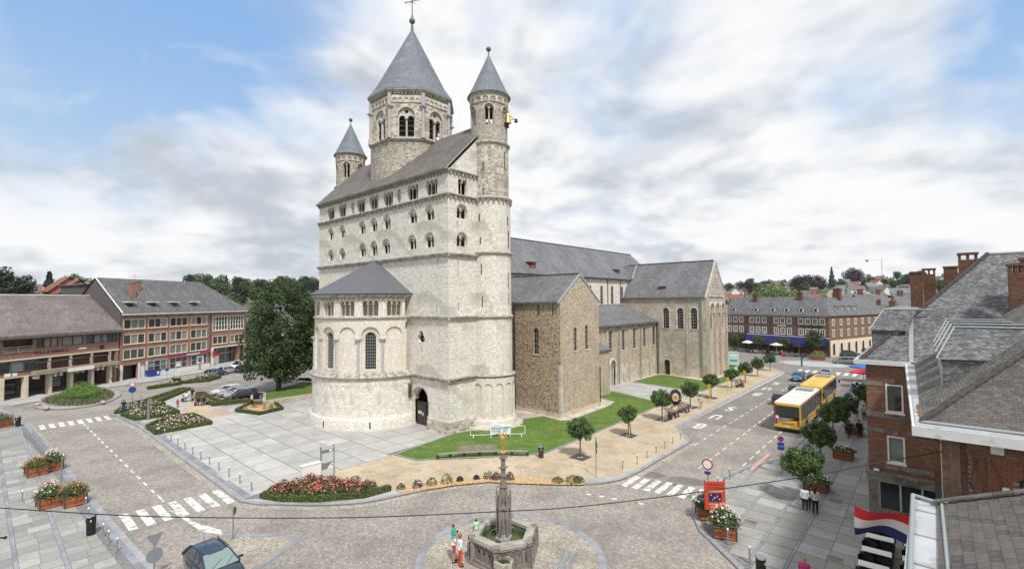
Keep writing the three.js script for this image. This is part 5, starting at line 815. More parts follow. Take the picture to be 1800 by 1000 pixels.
{ // ---- red brick houses past the café corner
  const mk = (name, label, at, turn, w, dep, eave, ridge, wall, gable, nw) => {
    const t = thing(name, label, 'house', at, turn), H = [];
    for (let i = 0; i < nw; i++) for (const y of [4.4, 1]) { const s = (i + 0.5) * w / nw; winGroup(t, H, s - 0.55, s + 0.55, y, y + 1.9, 2, { frame: 0.14, m: M.frameWhite, panes: [M.pane, M.paneLight] }); }
    part(t, 'wall', [plate(rectPts(0, 0, w, eave), H, -0.3, 0), bx(0, 0, -dep, 0.25, eave, -0.3), bx(w - 0.25, 0, -dep, w, eave, -0.3), bx(0.25, 0, -dep, w - 0.25, eave, -dep + 0.25)], wall);
    part(t, 'roof', roofGeo(-0.3, w + 0.3, 0.4, -dep - 0.4, eave + 0.1, ridge), M.slateTown); if (gable) for (const x of [-0.02, w - 0.1]) part(t, 'gable_wall', [onWall(plate([[0, eave - 0.1], [dep, eave - 0.1], [dep / 2, ridge - 0.25]], [], 0, 0.12), x, -dep, 0, 1).translate(0.0, 0, 0)], wall);
    chimney(t, w * 0.2, -dep / 2, ridge - 1, ridge + 1.4, 1.4, 0.8); chimney(t, w * 0.82, -dep / 2, ridge - 1, ridge + 1.2, 1, 0.7);
    return t;
  };
  const a = mk('brick_house', 'red brick house with white sash windows next to the café corner', [-17.4, 0, -168.5], 0, 7, 9, 8.0, 12.2, M.brickRed, true, 3);
  const b = mk('brick_house', 'orange red brick house with pale dormers, second beyond the café corner', [-10.3, 0, -166], 0, 9, 9, 7.8, 11.6, M.brickOrange, true, 4);
  for (const s of [2, 5.6]) { const dm = part(b, 'dormer', [bx(s, 8.2, -2, s + 2.2, 9.6, -0.3)], M.white); part(dm, 'pane', [bx(s + 0.3, 8.5, -0.3, s + 0.9, 9.3, -0.27)], M.pane); part(dm, 'pane', [bx(s + 1.2, 8.5, -0.3, s + 1.8, 9.3, -0.27)], M.pane); part(dm, 'dormer_roof', [bx(s - 0.15, 9.6, -2.6, s + 2.35, 9.72, -0.1)], M.whiteGutter); }
  mk('brick_house', 'dark gabled house rising behind the brick houses near the café', [-16, 0, -182], 0.5, 8, 11, 9.6, 15.4, M.brickDark, true, 2);
  mk('brick_house', 'grey gabled house right of the dark gabled house', [-7, 0, -186], 0.4, 8, 10, 10, 14.8, M.whiteWall, true, 2);
  mk('brick_house', 'long low brown house at the end of the side street', [-30, 0, -190], 0.1, 13, 9, 9, 13, M.brickBrown, true, 4);
}
// ================================================================ ROOFS AND WALLS ON THE RIGHT
function slopeQuad(a, b, c, d) { const g = new THREE.BufferGeometry(); g.setAttribute('position', new THREE.Float32BufferAttribute([...a, ...b, ...c, ...a, ...c, ...d], 3)); g.computeVertexNormals(); return g; }
const tri = (a, b, c) => { const g = new THREE.BufferGeometry(); g.setAttribute('position', new THREE.Float32BufferAttribute([...a, ...b, ...c], 3)); g.computeVertexNormals(); return g; };
M.hipTile = surf(1, 128, (u, v) => scl([74, 68, 66], 0.7 + 0.6 * fbm(u, v, 8, 3, 401)), {});
M.zincEdge = flat('#9aa2a3', 0.5, 0.2);
M.slateSet = [[90, 84, 79], [83, 78, 74], [97, 91, 85], [76, 72, 69], [102, 95, 88]].map((c, i) => surf(0.8, 128, (u, v) => { const n = fbm(u, v, 6, 4, 410 + i), s = step(0.62, 0.75, fbm(u, v, 9, 3, 420 + i)); return mix3(scl(c, 0.86 + 0.28 * n), [132, 130, 120], s * 0.3); }, { rough: 0.7 }));
{ // ---- orange brick corner house
  const t = thing('corner_house', 'orange brick corner house with two stacked windows and steep slate hipped roof', 'house', [-3.4, 0, -38.7]);
  const f = (g) => g, H = [];
  // wall facing the camera, local x 0..3, plane z = 0
  const w1 = winGroup(t, H, 0.98, 1.86, 6.75, 8.5, 1, { frame: 0.09, m: M.frameWhite, panes: [M.pane], sill: true }), w2 = winGroup(t, H, 0.98, 1.86, 3.6, 5.25, 1, { frame: 0.09, m: M.frameWhite, panes: [M.paneLight], sill: true });
  part(t, 'wall', [plate(rectPts(0, 2.72, 3.2, 9.75), H, -0.3, 0), bx(0, 2.72, -52, 0.3, 9.75, -0.3), bx(0.3, 2.72, -52, 9, 9.75, -51.7), bx(3.2, 2.72, -0.28, 9, 9.75, -0.02)], M.brickOrange);
  part(t, 'stone_band', [bx(-0.03, 8.35, 0, 0.85, 8.62, 0.03)], M.greyStone); part(t, 'stone_band', [bx(2.0, 8.35, 0, 3.2, 8.62, 0.03)], M.greyStone); part(t, 'stone_band', [bx(-0.03, 6.35, 0, 3.2, 6.7, 0.04)], M.greyStone); part(t, 'stone_band', [bx(-0.03, 5.4, 0, 0.85, 5.64, 0.03)], M.greyStone); part(t, 'stone_band', [bx(2.0, 5.4, 0, 3.2, 5.64, 0.03)], M.greyStone); part(t, 'stone_band', [bx(0.85, 3.15, 0.003, 3.2, 3.45, 0.06)], M.greyStone); part(t, 'keystone', [rbx(1.28, 8.56, 0.0, 1.56, 8.8, 0.08, 0.02)], M.greyStone); part(t, 'keystone', [rbx(1.28, 5.32, 0.0, 1.56, 5.56, 0.08, 0.02)], M.greyStone);
  const sf = part(t, 'shop_front', [bx(-0.12, 2.3, -0.2, 3.2, 2.75, 0.18), bx(-0.05, 0, -0.2, 0.45, 2.3, 0.08), bx(-0.2, 2.72, -52, 3.2, 2.9, 0.26), bx(0.45, 0, -0.2, 3.2, 0.6, 0.05), bx(-0.03, 0, -52, 0.25, 2.72, -0.2)], M.greyStone, false, 'grey stone shop front below the brick');
  part(sf, 'pane', [bx(0.45, 0.6, -0.12, 3.2, 2.3, -0.08)], M.pane); for (const s of [0.45, 1.5, 2.55]) part(sf, 'window_frame', [bx(s, 0.6, -0.1, s + 0.1, 2.3, 0)], M.glassPost);
  part(t, 'security_camera', [rbx(0.25, 2.95, 0.1, 0.55, 3.08, 0.3, 0.03), rod([0.4, 3.0, 0], [0.4, 3.0, 0.15], 0.03)], M.white);
  part(t, 'cornice', [bx(-0.6, 9.72, -52, 2.3, 9.98, 0.34)], M.whiteGutter, false, 'broad pale gutter board'); part(t, 'gutter_channel', [bx(-0.56, 9.985, -52, -0.15, 10.0, 0.3)], M.zinc);
  // roof: hip from the corner back to the ridge; slopes facing the street and the camera
  const k = 1.06, P = (x, z) => [x, 9.95 + k * Math.min(x + 0.25, -z + 0.1), z], ax = 6.3, az = -6.45, ay = 9.95 + k * 6.55;
  const r = part(t, 'roof', [tri([-0.25, 9.95, 0.1], [6.4, 9.95, 0.1], [ax, ay, az]), slopeQuad([6.4, 9.95, 0.1], [16, 9.95, 0.1], [16, ay, az], [ax, ay, az])], M.slateOld, false, 'camera facing slope of old speckled slates');
  part(r, 'street_slope', [slopeQuad([-0.25, 9.95, -52], [-0.25, 9.95, 0.1], [ax, ay, az], [ax, ay, -52])], M.slateMossy, false, 'mossy slope over the street'); part(r, 'rear_slope', [slopeQuad([ax, ay, az], [16, ay, az], [16, 10, az - 9], [ax, ay, -52])], M.slateMossy);
  const hip = []; for (let i = 0; i < 34; i++) { const u = i / 34, v = (i + 0.93) / 34; hip.push(rod([mix(-0.25, ax, u), mix(9.97, ay + 0.02, u), mix(0.1, az, u)], [mix(-0.25, ax, v), mix(10.0, ay + 0.06, v), mix(0.1, az, v)], 0.13, 0.13, 6)); } hip.forEach((g) => part(r, 'hip_tile', uvMetres(g), M.hipTile));
  part(r, 'ridge_flashing', [rod([ax, ay, az], [16, ay, az], 0.1)], M.zincEdge); part(r, 'valley_flashing', [slopeQuad([2.2, 9.99, 0.12], [2.42, 9.99, 0.12], [2.42, 12.6, -2.4], [2.2, 12.6, -2.4])], M.zincEdge);
  // dormers over the street
  for (let i = 0; i < 6; i++) {
    const z0 = -1.45 - i * 2.7, z1 = z0 - 1.75, c = part(t, 'dormer', [plate([[0.3, 10.5], [0.35, 11.85], [1.95, 11.85]], [], 0, 0.08).translate(0, 0, z0), plate([[0.3, 10.5], [0.35, 11.85], [1.95, 11.85]], [], 0, 0.08).translate(0, 0, z1), bx(0.3, 10.5, z1 + 0.08, 0.38, 11.85, z0)], M.slateOld, false, 'slate hung street dormer');
    const g = [slopeQuad([0.15, 11.86, z0 + 0.2], [2.2, 11.86, z0 + 0.2], [2.6, 13.2, (z0 + z1) / 2], [0.9, 13.2, (z0 + z1) / 2]), slopeQuad([2.2, 11.86, z1 - 0.12], [0.15, 11.86, z1 - 0.12], [0.9, 13.2, (z0 + z1) / 2], [2.6, 13.2, (z0 + z1) / 2]), tri([0.15, 11.86, z1 - 0.12], [0.15, 11.86, z0 + 0.2], [0.9, 13.2, (z0 + z1) / 2])];
    part(c, 'dormer_roof', g, M.slateOld); part(c, 'pane', [bx(0.26, 10.8, z1 + 0.3, 0.3, 11.7, z0 - 0.25)], M.pane); part(c, 'ridge', [rod([0.9, 13.22, (z0 + z1) / 2], [3.4, 13.22, (z0 + z1) / 2], 0.05)], M.zincEdge); part(c, 'ridge', [rod([0.15, 11.88, z0 + 0.2], [0.9, 13.22, (z0 + z1) / 2], 0.045)], M.zincEdge);
  }
  // chimneys up the slope, with stepped flashing
  const st = (x0, x1, z, yb, yt, dep, open) => {
    const c = part(t, 'chimney', open ? [bx(x0, yb, z - dep, x1, yt - 0.5, z), bx(x0 - 0.06, yt - 0.14, z - dep - 0.06, x1 + 0.06, yt, z + 0.06), ...[0, 0.45, 0.9].map((u) => bx(mix(x0, x1 - 0.14, u / 0.9), yt - 0.5, z - dep, mix(x0, x1 - 0.14, u / 0.9) + 0.14, yt - 0.14, z))] : [bx(x0, yb, z - dep, x1, yt, z), bx(x0 - 0.05, yt - 0.12, z - dep - 0.05, x1 + 0.05, yt + 0.02, z + 0.05)], M.chimneyBrick, false, open ? 'dark brick chimney with an open cap' : undefined);
    for (let i = 0; i < 5; i++) part(c, 'step_flashing', uvMetres(bx(x1 + 0.02, yb + 1.2 + i * 0.22, z - 0.25 + i * 0.02 - 0.3, x1 + 0.05, yb + 1.42 + i * 0.22, z + 0.02 - i * 0.02)), M.zincEdge);
  };
  st(2.1, 2.86, -11.3, 12, 16.08, 0.9); st(2.84, 3.66, -15.3, 12.5, 16.5, 0.9, true); st(4.16, 5.0, -13.3, 13.2, 16.5, 0.8); st(4.9, 5.9, -8.3, 14, 17.2, 0.8, true); st(6.8, 7.4, -1.3, 12, 15.95, 0.7, true); st(7.4, 8.4, -2.2, 12, 16.3, 0.8);
}
{ // ---- brick house with the wide white gutter
  const t = thing('gutter_house', 'dark brick house with wide white gutter and slate hipped roof with dormers', 'house', [0, 0, -21.6]);
  // local: wall plane z = 0.55, roof edge z = 1.35
  const wz = 0.35;
  part(t, 'wall', [bx(0.1, 0, -17, 0.4, 9.6, wz - 0.35), bx(0.1, 0, wz - 0.3, 9, 9.6, wz)], M.renderTan, false, 'mortar body of the brick wall');
  const B = [], rest = []; let n = 0; const bw = 0.215, bh = 0.062, geo = uvMetres(new THREE.BoxGeometry(bw, bh, 0.05));
  for (let r = 0; r < 66; r++) { const y = 4.5 + r * 0.074; for (let i = 0; i < 17; i++) { const x = 0.78 + i * 0.227 + (r % 2) * 0.113; if (y > 8.95 || (Math.abs(x - 1.86) < 0.1 && y < 8.4)) continue; B.push([x, y, r, i]); } }
  B.sort((p, q) => Math.abs(p[1] - 7.2) - Math.abs(q[1] - 7.2));
  for (const [x, y, r, i] of B) { const z = wz + 0.016 + hash(r, i, 3) * 0.008; if (n < 295) { n++; const b = part(t, 'brick', geo, M.brickWall[Math.floor(hash(r, i, 5) * 4)]); b.position.set(x, y, z); } else rest.push(geo.clone().translate(x, y, z)); }
  part(t, 'brick_courses', rest, M.brickWall[0]).userData.kind = 'stuff';
  part(t, 'frieze', [bx(0.62, 8.98, wz, 9, 9.6, wz + 0.05)], M.brickBrown); part(t, 'brick_pier', [bx(0.08, 0, wz, 0.26, 9.5, wz + 0.07)], M.brickBrown); part(t, 'brick_pier', [bx(0.32, 0, wz, 0.46, 9.5, wz + 0.09)], M.brickBrown); part(t, 'brick_pier', [bx(0.52, 0, wz, 0.68, 9.5, wz + 0.06)], M.brickDark);
  part(t, 'drainpipe', [rod([1.86, 0.2, wz + 0.06], [1.86, 8.4, wz + 0.06], 0.04), rod([1.86, 8.4, wz + 0.08], [9, 8.75, wz + 0.08], 0.03)], M.black);
  part(t, 'junction_box', [rbx(1.22, 9.12, wz + 0.05, 1.52, 9.42, wz + 0.2, 0.02)], M.white); part(t, 'junction_box', [rbx(1.45, 8.0, wz + 0.02, 1.62, 8.12, wz + 0.1, 0.02)], M.white); part(t, 'wall_lamp', [rod([0.05, 9.2, wz], [-0.3, 9.5, wz + 0.3], 0.04), rbx(-0.62, 9.3, wz + 0.25, -0.2, 9.5, wz + 0.45, 0.05)], M.steelDark);
  const cab = []; for (let i = 0; i < 5; i++) { const x = 0.7 + i * 0.13; cab.push(new THREE.TubeGeometry(new THREE.CatmullRomCurve3([V3(x, 8.9, wz + 0.06), V3(x + 0.25 * Math.sin(i * 2.1), 8.1, wz + 0.1), V3(x + 0.4 * Math.sin(i + 1), 7.4, wz + 0.08), V3(0.95 + 0.06 * i, 6.7, wz + 0.07)]), 14, 0.012, 4)); } cab.forEach((g) => part(t, 'cable', uvMetres(g), M.steelDark));
  part(t, 'gutter_board', [bx(-0.62, 9.55, 1.08, 9, 9.86, 1.42)], M.whiteGutter, false, 'wide white gutter board'); part(t, 'gutter_board', [slab([[-0.62, 1.078], [-0.2, 1.078], [-0.95, -17], [-1.4, -17]], 9.6, 9.84)], M.whiteGutter); part(t, 'soffit', [bx(-0.5, 9.56, -0.0, 9, 9.6, 1.07)], M.planterSoffit = flat('#6a5444', 0.8));
  part(t, 'gutter_channel', [slab([[-0.52, 1.36], [9, 1.36], [9, 0.9], [-0.1, 0.9], [-0.5, -17], [-1.25, -17]], 9.845, 9.88)], M.zinc);
  // moss in the gutter
  const moss = []; for (let i = 0; i < 60; i++) moss.push(new THREE.IcosahedronGeometry(rr(0.03, 0.09), 0).scale(1.4, 0.5, 1.4).translate(-0.32 + rr(-0.08, 0.1) - 0.025 * i / 10, 9.89, 0.4 - i * 0.05)); part(t, 'gutter_moss', moss, M.soil).userData.kind = 'stuff';
  const k = 0.82, e = 9.9, hx = 6.5, r = part(t, 'roof_body', [tri([-0.38, e, 0.85], [hx * 2 - 0.38, e, 0.85], [hx - 0.38, e + k * hx, 0.85 - hx])], M.joint, false, 'underlay of the camera facing slope');
  part(t, 'street_slope', [slopeQuad([-0.95, e, -17.2], [-0.38, e, 0.85], [hx - 0.38, e + k * hx, 0.85 - hx], [hx - 0.6, e + k * hx, -17.2])], M.slateMossy, false, 'mossy street slope');
  // slates of the camera facing slope, laid in courses
  const sl = [], ang = Math.atan(k), L = Math.hypot(1, k), sg = uvMetres(new THREE.BoxGeometry(0.19, 0.008, 0.17)); n = 0; const rest2 = [[], [], []];
  for (let c = 0; c < 46; c++) { const d = 0.02 + c * 0.105; for (let i = 0; i < 40; i++) { const x = -0.3 + i * 0.2 + (c % 2) * 0.1, dz = d / L, lim = dz - 0.38 + 0.06; if (x < lim || x > 4.2) continue; sl.push([x, e + k * dz + 0.012, 0.85 - dz, c, i]); } }
  for (const [x, y, z, c, i] of sl) { const q = hash(c, i, 41); if (n < 280 && c < 14) { n++; const s = part(r, 'slate', sg, M.slateSet[Math.floor(q * 5)]); s.position.set(x, y, z); s.rotation.x = ang - 0.05; s.rotation.y = (hash(c, i, 42) - 0.5) * 0.03; } else rest2[Math.floor(q * 3)].push(sg.clone().rotateX(ang - 0.05).translate(x, y, z)); }
  rest2.forEach((g, i) => { part(r, 'slate_courses', g, M.slateSet[i + 1]).userData.kind = 'stuff'; });
  for (let i = 0; i < 24; i++) { const u = i / 24 * 0.72, v = (i + 0.93) / 24 * 0.72; part(r, 'hip_tile', uvMetres(rod([-0.38 + hx * u, e + k * hx * u + 0.03, 0.85 - hx * u], [-0.38 + hx * v, e + k * hx * v + 0.07, 0.85 - hx * v], 0.1, 0.1, 6)), M.hipTile); }
  part(r, 'eave_flashing', [rod([-0.4, e + 0.03, 0.88], [9, e + 0.03, 0.88], 0.05)], M.zincEdge);
  for (let i = 0; i < 4; i++) {
    const z0 = -4.5 - i * 3.1, z1 = z0 - 1.6, o = -0.025 * i, zm = (z0 + z1) / 2, x0 = 0.2 + o;
    const c = part(t, 'dormer', [plate([[x0, 10.42], [x0 + 0.02, 11.5], [x0 + 1.45, 11.55]], [], 0, 0.07).translate(0, 0, z0), bx(x0, 10.4, z1, x0 + 0.08, 11.5, z0)], M.slateOld, false, i ? undefined : 'nearest slate hung dormer of the brick house');
    part(c, 'dormer_roof', [slopeQuad([x0 - 0.15, 11.5, z0 + 0.16], [x0 + 1.6, 11.56, z0 + 0.16], [x0 + 2.9, 12.75, zm], [x0 + 0.45, 12.75, zm]), slopeQuad([x0 + 1.6, 11.56, z1 - 0.1], [x0 - 0.15, 11.5, z1 - 0.1], [x0 + 0.45, 12.75, zm], [x0 + 2.9, 12.75, zm]), tri([x0 - 0.15, 11.5, z1 - 0.1], [x0 - 0.15, 11.5, z0 + 0.16], [x0 + 0.45, 12.75, zm])], M.slateOld);
    part(c, 'ridge', [rod([x0 + 0.45, 12.78, zm], [x0 + 3.2, 12.78, zm], 0.04)], M.zincEdge); part(c, 'ridge', [rod([x0 - 0.15, 11.53, z0 + 0.16], [x0 + 0.45, 12.78, zm], 0.035)], M.zincEdge); part(c, 'corner_strip', [rod([x0 - 0.01, 10.4, z0 + 0.07], [x0 - 0.01, 11.5, z0 + 0.07], 0.03)], M.zincEdge); part(c, 'pane', [bx(x0 - 0.03, 10.7, z1 + 0.25, x0, 11.4, z0 - 0.2)], M.pane); part(c, 'valley_flashing', [rod([x0 + 1.55, 11.56, z0 + 0.17], [x0 + 2.9, 12.72, zm], 0.04)], M.zincEdge);
  }
}
{ // ---- nearest roof, bottom right: zinc gutter and large slates
  const t = thing('near_roof_house', 'nearest house, its zinc gutter and large grey slates at the bottom right', 'house', [-0.45, 0, -13.9]);
  const k = 0.42, e = 9.62, x0 = 0.45;
  part(t, 'wall', [bx(0.25, 0, 0.05, 6, 9.3, 6.5)], M.brickDark);
  part(t, 'gutter', [slab([[0, 0], [x0, 0.16], [x0, 6.8], [0.1, 6.8]], e - 0.1, e - 0.06)], M.zinc, false, 'broad zinc box gutter'); part(t, 'gutter_rim', [rod([0, e, 0], [0.1, e, 6.8], 0.045), rod([0, e, 0], [0.9, e - 0.02, 0.35], 0.04)], M.zincEdge); part(t, 'gutter_side', [bx(-0.02, e - 0.35, 0, 0.02, e, 6.8)], M.zinc); part(t, 'gutter_side', [bx(0, e - 0.35, -0.03, 0.9, e - 0.02, 0.0)], M.zinc); for (const z of [0.75, 2.1, 3.4]) part(t, 'gutter_seam', [bx(0.05, e - 0.06, z, x0, e - 0.045, z + 0.03)], M.steel);
  part(t, 'slate_edge', [rod([x0 + 0.02, e + 0.02, 0.2], [x0 + 0.1, e + 0.02, 6.8], 0.03)], M.zincEdge);
  const base = part(t, 'roof', [slopeQuad([x0, e - 0.02, 0.22], [x0 + 5, e + 5 * k - 0.02, 0.1], [x0 + 5, e + 5 * k - 0.02, 6.9], [x0, e - 0.02, 6.9])], M.slateSet[3]);
  const sg = uvMetres(new THREE.BoxGeometry(0.34, 0.012, 0.235)), ang = Math.atan(k), L = Math.hypot(1, k);
  let n = 0; for (let c = 0; c < 16; c++) for (let i = 0; i < 22; i++) {
    const d = (0.06 + c * 0.165) / L, z = 0.32 + i * 0.24 + (c % 2) * 0.12; if (n > 296) break; n++;
    const s = part(base, 'slate', sg, M.slateSet[Math.floor(hash(c, i, 51) * 5)]); s.position.set(x0 + 0.06 + d, e + k * d + 0.02, z); s.rotation.set((hash(c, i, 53) - 0.5) * 0.03, (hash(c, i, 54) - 0.5) * 0.05, ang - 0.045, 'XYZ');
  }
  const vg = []; for (let i = 0; i < 16; i++) { const x = x0 + 0.05 + i * 0.3; part(base, 'verge_slate', uvMetres(bx(-0.16, 0, -0.1, 0.16, 0.03, 0.1).rotateZ(ang).translate(x, e + k * (x - x0) + 0.045, 0.2)), M.slateSet[i % 5]); }
}
function flagCloth(w, h, waves, s) { // a hanging, rippled tricolour, split in three
  return [0, 1, 2].map((b) => { const g = new THREE.PlaneGeometry(w, h / 3, 18, 4), p = g.attributes.position; for (let i = 0; i < p.count; i++) { const u = (p.getX(i) + w / 2) / w, v = p.getY(i) + (1 - b) * h / 3; p.setXYZ(i, p.getX(i), v * (1 - 0.12 * u) - 0.28 * u * u + 0.06 * Math.sin(u * waves + s), 0.16 * Math.sin(u * waves * 1.3 + v * 2 + s) * (0.3 + u)); } g.computeVertexNormals(); return g; });
}
M.flagRed = flat('#c81f2c', 0.75); M.flagWhite = flat('#ded9dc', 0.75); M.flagBlue = flat('#1d2a5e', 0.75);
for (const [x, y, z, turn, w, h, label, tilt] of [[-0.7, 4.95, -24.2, Math.PI - 0.1, 2.0, 1.5, 'large red white and blue flag flying over the café chairs', 0.05], [0.02, 7.15, -15.2, 0.35, 0.9, 0.62, 'small red white and blue flag in front of the brick wall', 0.9]]) {
  const t = thing('flag', label, 'flag', [x, y, z], turn), g = flagCloth(w, h, 5, x); const rot = new THREE.Matrix4().makeRotationX(w > 1 ? -0.5 : 0).multiply(new THREE.Matrix4().makeRotationZ(tilt));
  [M.flagRed, M.flagWhite, M.flagBlue].forEach((m, i) => part(t, ['red_band', 'white_band', 'blue_band'][i], g[i].translate(w / 2, 0, 0).applyMatrix4(rot), m)); part(t, 'pole', [rod([0, -h * 0.9, 0], [0, h * 0.7, 0], 0.02).applyMatrix4(rot)], M.steel);
}
// ================================================================ TREES AND PLANTING
const bark = surf(1.5, 128, (u, v) => { const n = fbm(u * 1, v, 12, 3, 501), r = Math.abs(Math.sin(u * 40 + n * 6)); return scl([104, 90, 74], 0.6 + 0.5 * r * n + 0.2); }, {});
const leafMat = new THREE.MeshStandardMaterial({ vertexColors: true, roughness: 0.75, side: THREE.DoubleSide });
const flowerMat = new THREE.MeshStandardMaterial({ vertexColors: true, roughness: 0.8, side: THREE.DoubleSide });
const lin = (r, g, b) => new THREE.Color().setRGB(r / 255, g / 255, b / 255, THREE.SRGBColorSpace);
// many small leaf faces; each entry: position, outward normal, size, colour
class Leaves {
  constructor() { this.p = []; this.n = []; this.c = []; }
  add(x, y, z, nx, ny, nz, s, col, aspect = 0.62) {
    // a leaf: two triangles folded along the midrib, its tilt spread round the outward direction
    let ax = nx + rr(-0.9, 0.9), ay = ny + rr(-0.7, 0.9), az = nz + rr(-0.9, 0.9), l = Math.hypot(ax, ay, az) || 1; ax /= l; ay /= l; az /= l;
    let tx = rr(-1, 1), ty = rr(-1, 1), tz = rr(-1, 1), d = tx * ax + ty * ay + tz * az; tx -= d * ax; ty -= d * ay; tz -= d * az; l = Math.hypot(tx, ty, tz) || 1; tx /= l; ty /= l; tz /= l;
    const bx_ = ay * tz - az * ty, by_ = az * tx - ax * tz, bz_ = ax * ty - ay * tx, h = s, w = s * aspect;
    const A = [x - tx * h, y - ty * h, z - tz * h], B = [x + tx * h, y + ty * h, z + tz * h], C = [x + bx_ * w - ax * w * 0.3, y + by_ * w - ay * w * 0.3, z + bz_ * w - az * w * 0.3], D = [x - bx_ * w - ax * w * 0.3, y - by_ * w - ay * w * 0.3, z - bz_ * w - az * w * 0.3];
    this.p.push(...A, ...B, ...C, ...A, ...D, ...B); for (let i = 0; i < 6; i++) { this.n.push(ax, ay, az); this.c.push(col.r, col.g, col.b); }
  }
  geo() { const g = new THREE.BufferGeometry(); g.setAttribute('position', new THREE.Float32BufferAttribute(this.p, 3)); g.setAttribute('normal', new THREE.Float32BufferAttribute(this.n, 3)); g.setAttribute('color', new THREE.Float32BufferAttribute(this.c, 3)); return g; }
}
function tone(cols, v = 0.25) { const c = pick(cols).clone(); return c.multiplyScalar(1 + rr(-v, v)); }
function onSphere() { const u = rr(-1, 1), a = rr(0, Math.PI * 2), s = Math.sqrt(1 - u * u); return [s * Math.cos(a), u, s * Math.sin(a)]; }
// a crown built of lobes; lobes = [x, y, z, r, flatten]
function crown(lobes, n, size, cols, inner = 0.25) {
  const L = new Leaves(), tot = lobes.reduce((a, l) => a + l[3] * l[3], 0);
  for (const [x, y, z, r, fl = 1] of lobes) { const k = Math.round(n * r * r / tot), base = tone(cols, 0.12); for (let i = 0; i < k; i++) { const [a, b, c] = onSphere(), q = rnd() < inner ? rr(0.4, 0.85) : rr(0.85, 1.08); L.add(x + a * r * q, y + b * r * q * fl, z + c * r * q, a, b / fl, c, size * rr(0.7, 1.3), base.clone().lerp(tone(cols, 0.3), 0.55)); } }
  return L.geo();
}
function ellipsoidLobes(cx, cy, cz, rx, ry, rz, n, lr, jitter = 0.14) { const o = []; for (let i = 0; i < n; i++) { const b = 1 - 2 * (i + 0.5) / n, a = i * 2.39996 + rr(-0.3, 0.3), s = Math.sqrt(1 - b * b), k = 1 - lr * 0.75 + rr(-jitter, jitter); o.push([cx + rx * s * Math.cos(a) * k, cy + ry * b * k, cz + rz * s * Math.sin(a) * k, Math.min(rx, ry, rz) * lr * rr(0.8, 1.25)]); } o.push([cx, cy, cz, Math.min(rx, ry, rz) * 0.6]); return o; }
function trunkGeo(h, r, limbs, spread, up) { const o = [rod([0, -0.05, 0], [0, h, 0], r, r * 0.72, 9)]; for (let i = 0; i < limbs; i++) { const a = i / limbs * 6.283 + rr(-0.3, 0.3), y = h * rr(0.78, 0.98), e = [Math.cos(a) * spread * rr(0.6, 1), h + up * rr(0.5, 1), Math.sin(a) * spread * rr(0.6, 1)]; o.push(rod([0, y, 0], e, r * 0.45, r * 0.16, 6)); for (let k = 0; k < 2; k++) { const f = rr(0.45, 0.8), m = [e[0] * f, mix(y, e[1], f), e[2] * f]; o.push(rod(m, [m[0] + rr(-0.5, 0.5) * spread, m[1] + rr(0.2, 0.6) * up, m[2] + rr(-0.5, 0.5) * spread], r * 0.2, r * 0.08, 5)); } } return o; }
const G = { linden: [lin(52, 70, 34), lin(60, 79, 38), lin(44, 62, 30), lin(70, 88, 45)], ball: [lin(66, 92, 44), lin(82, 106, 52), lin(56, 78, 40), lin(98, 120, 62)], dark: [lin(46, 62, 42), lin(54, 72, 46), lin(40, 54, 38)], mid: [lin(72, 90, 52), lin(84, 102, 58), lin(62, 80, 48)], pale: [lin(104, 122, 64), lin(118, 134, 74), lin(92, 112, 58)], copper: [lin(58, 44, 54), lin(66, 48, 58), lin(50, 40, 52)], conifer: [lin(40, 60, 48), lin(48, 68, 54), lin(36, 54, 44)], blueC: [lin(58, 92, 82), lin(66, 102, 90), lin(52, 84, 76)], hedge: [lin(84, 98, 44), lin(72, 86, 38), lin(96, 110, 52)], rose: [lin(70, 82, 48), lin(84, 92, 54), lin(96, 88, 56), lin(60, 72, 42)], reed: [lin(94, 122, 50), lin(108, 136, 58), lin(82, 110, 46)], meadow: [lin(70, 86, 44), lin(84, 96, 50), lin(98, 104, 60)] };
seed = 77;
{ // the big linden beside the apse
  const t = thing('linden_tree', 'big dense dark green linden beside the apse', 'tree', [-76.6, 0.1, -31.4]);
  part(t, 'trunk', trunkGeo(4.2, 0.42, 7, 3.4, 5.5), bark);
  const lb = [...ellipsoidLobes(0.5, 9.5, 0, 4.9, 7.7, 4.9, 70, 0.24), ...ellipsoidLobes(0.3, 5.4, 0.6, 5.2, 3.6, 5.2, 40, 0.26)];
  part(t, 'crown', crown(lb, 26000, 0.17, G.linden), leafMat);
  const u = thing('linden_tree', 'second linden half hidden behind the apse', 'tree', [-73.4, 0.1, -37.6]); part(u, 'trunk', trunkGeo(4, 0.38, 6, 3, 5), bark); part(u, 'crown', crown(ellipsoidLobes(0, 8.6, 0, 4.8, 6.6, 4.8, 60, 0.25), 13000, 0.18, G.linden), leafMat);
}
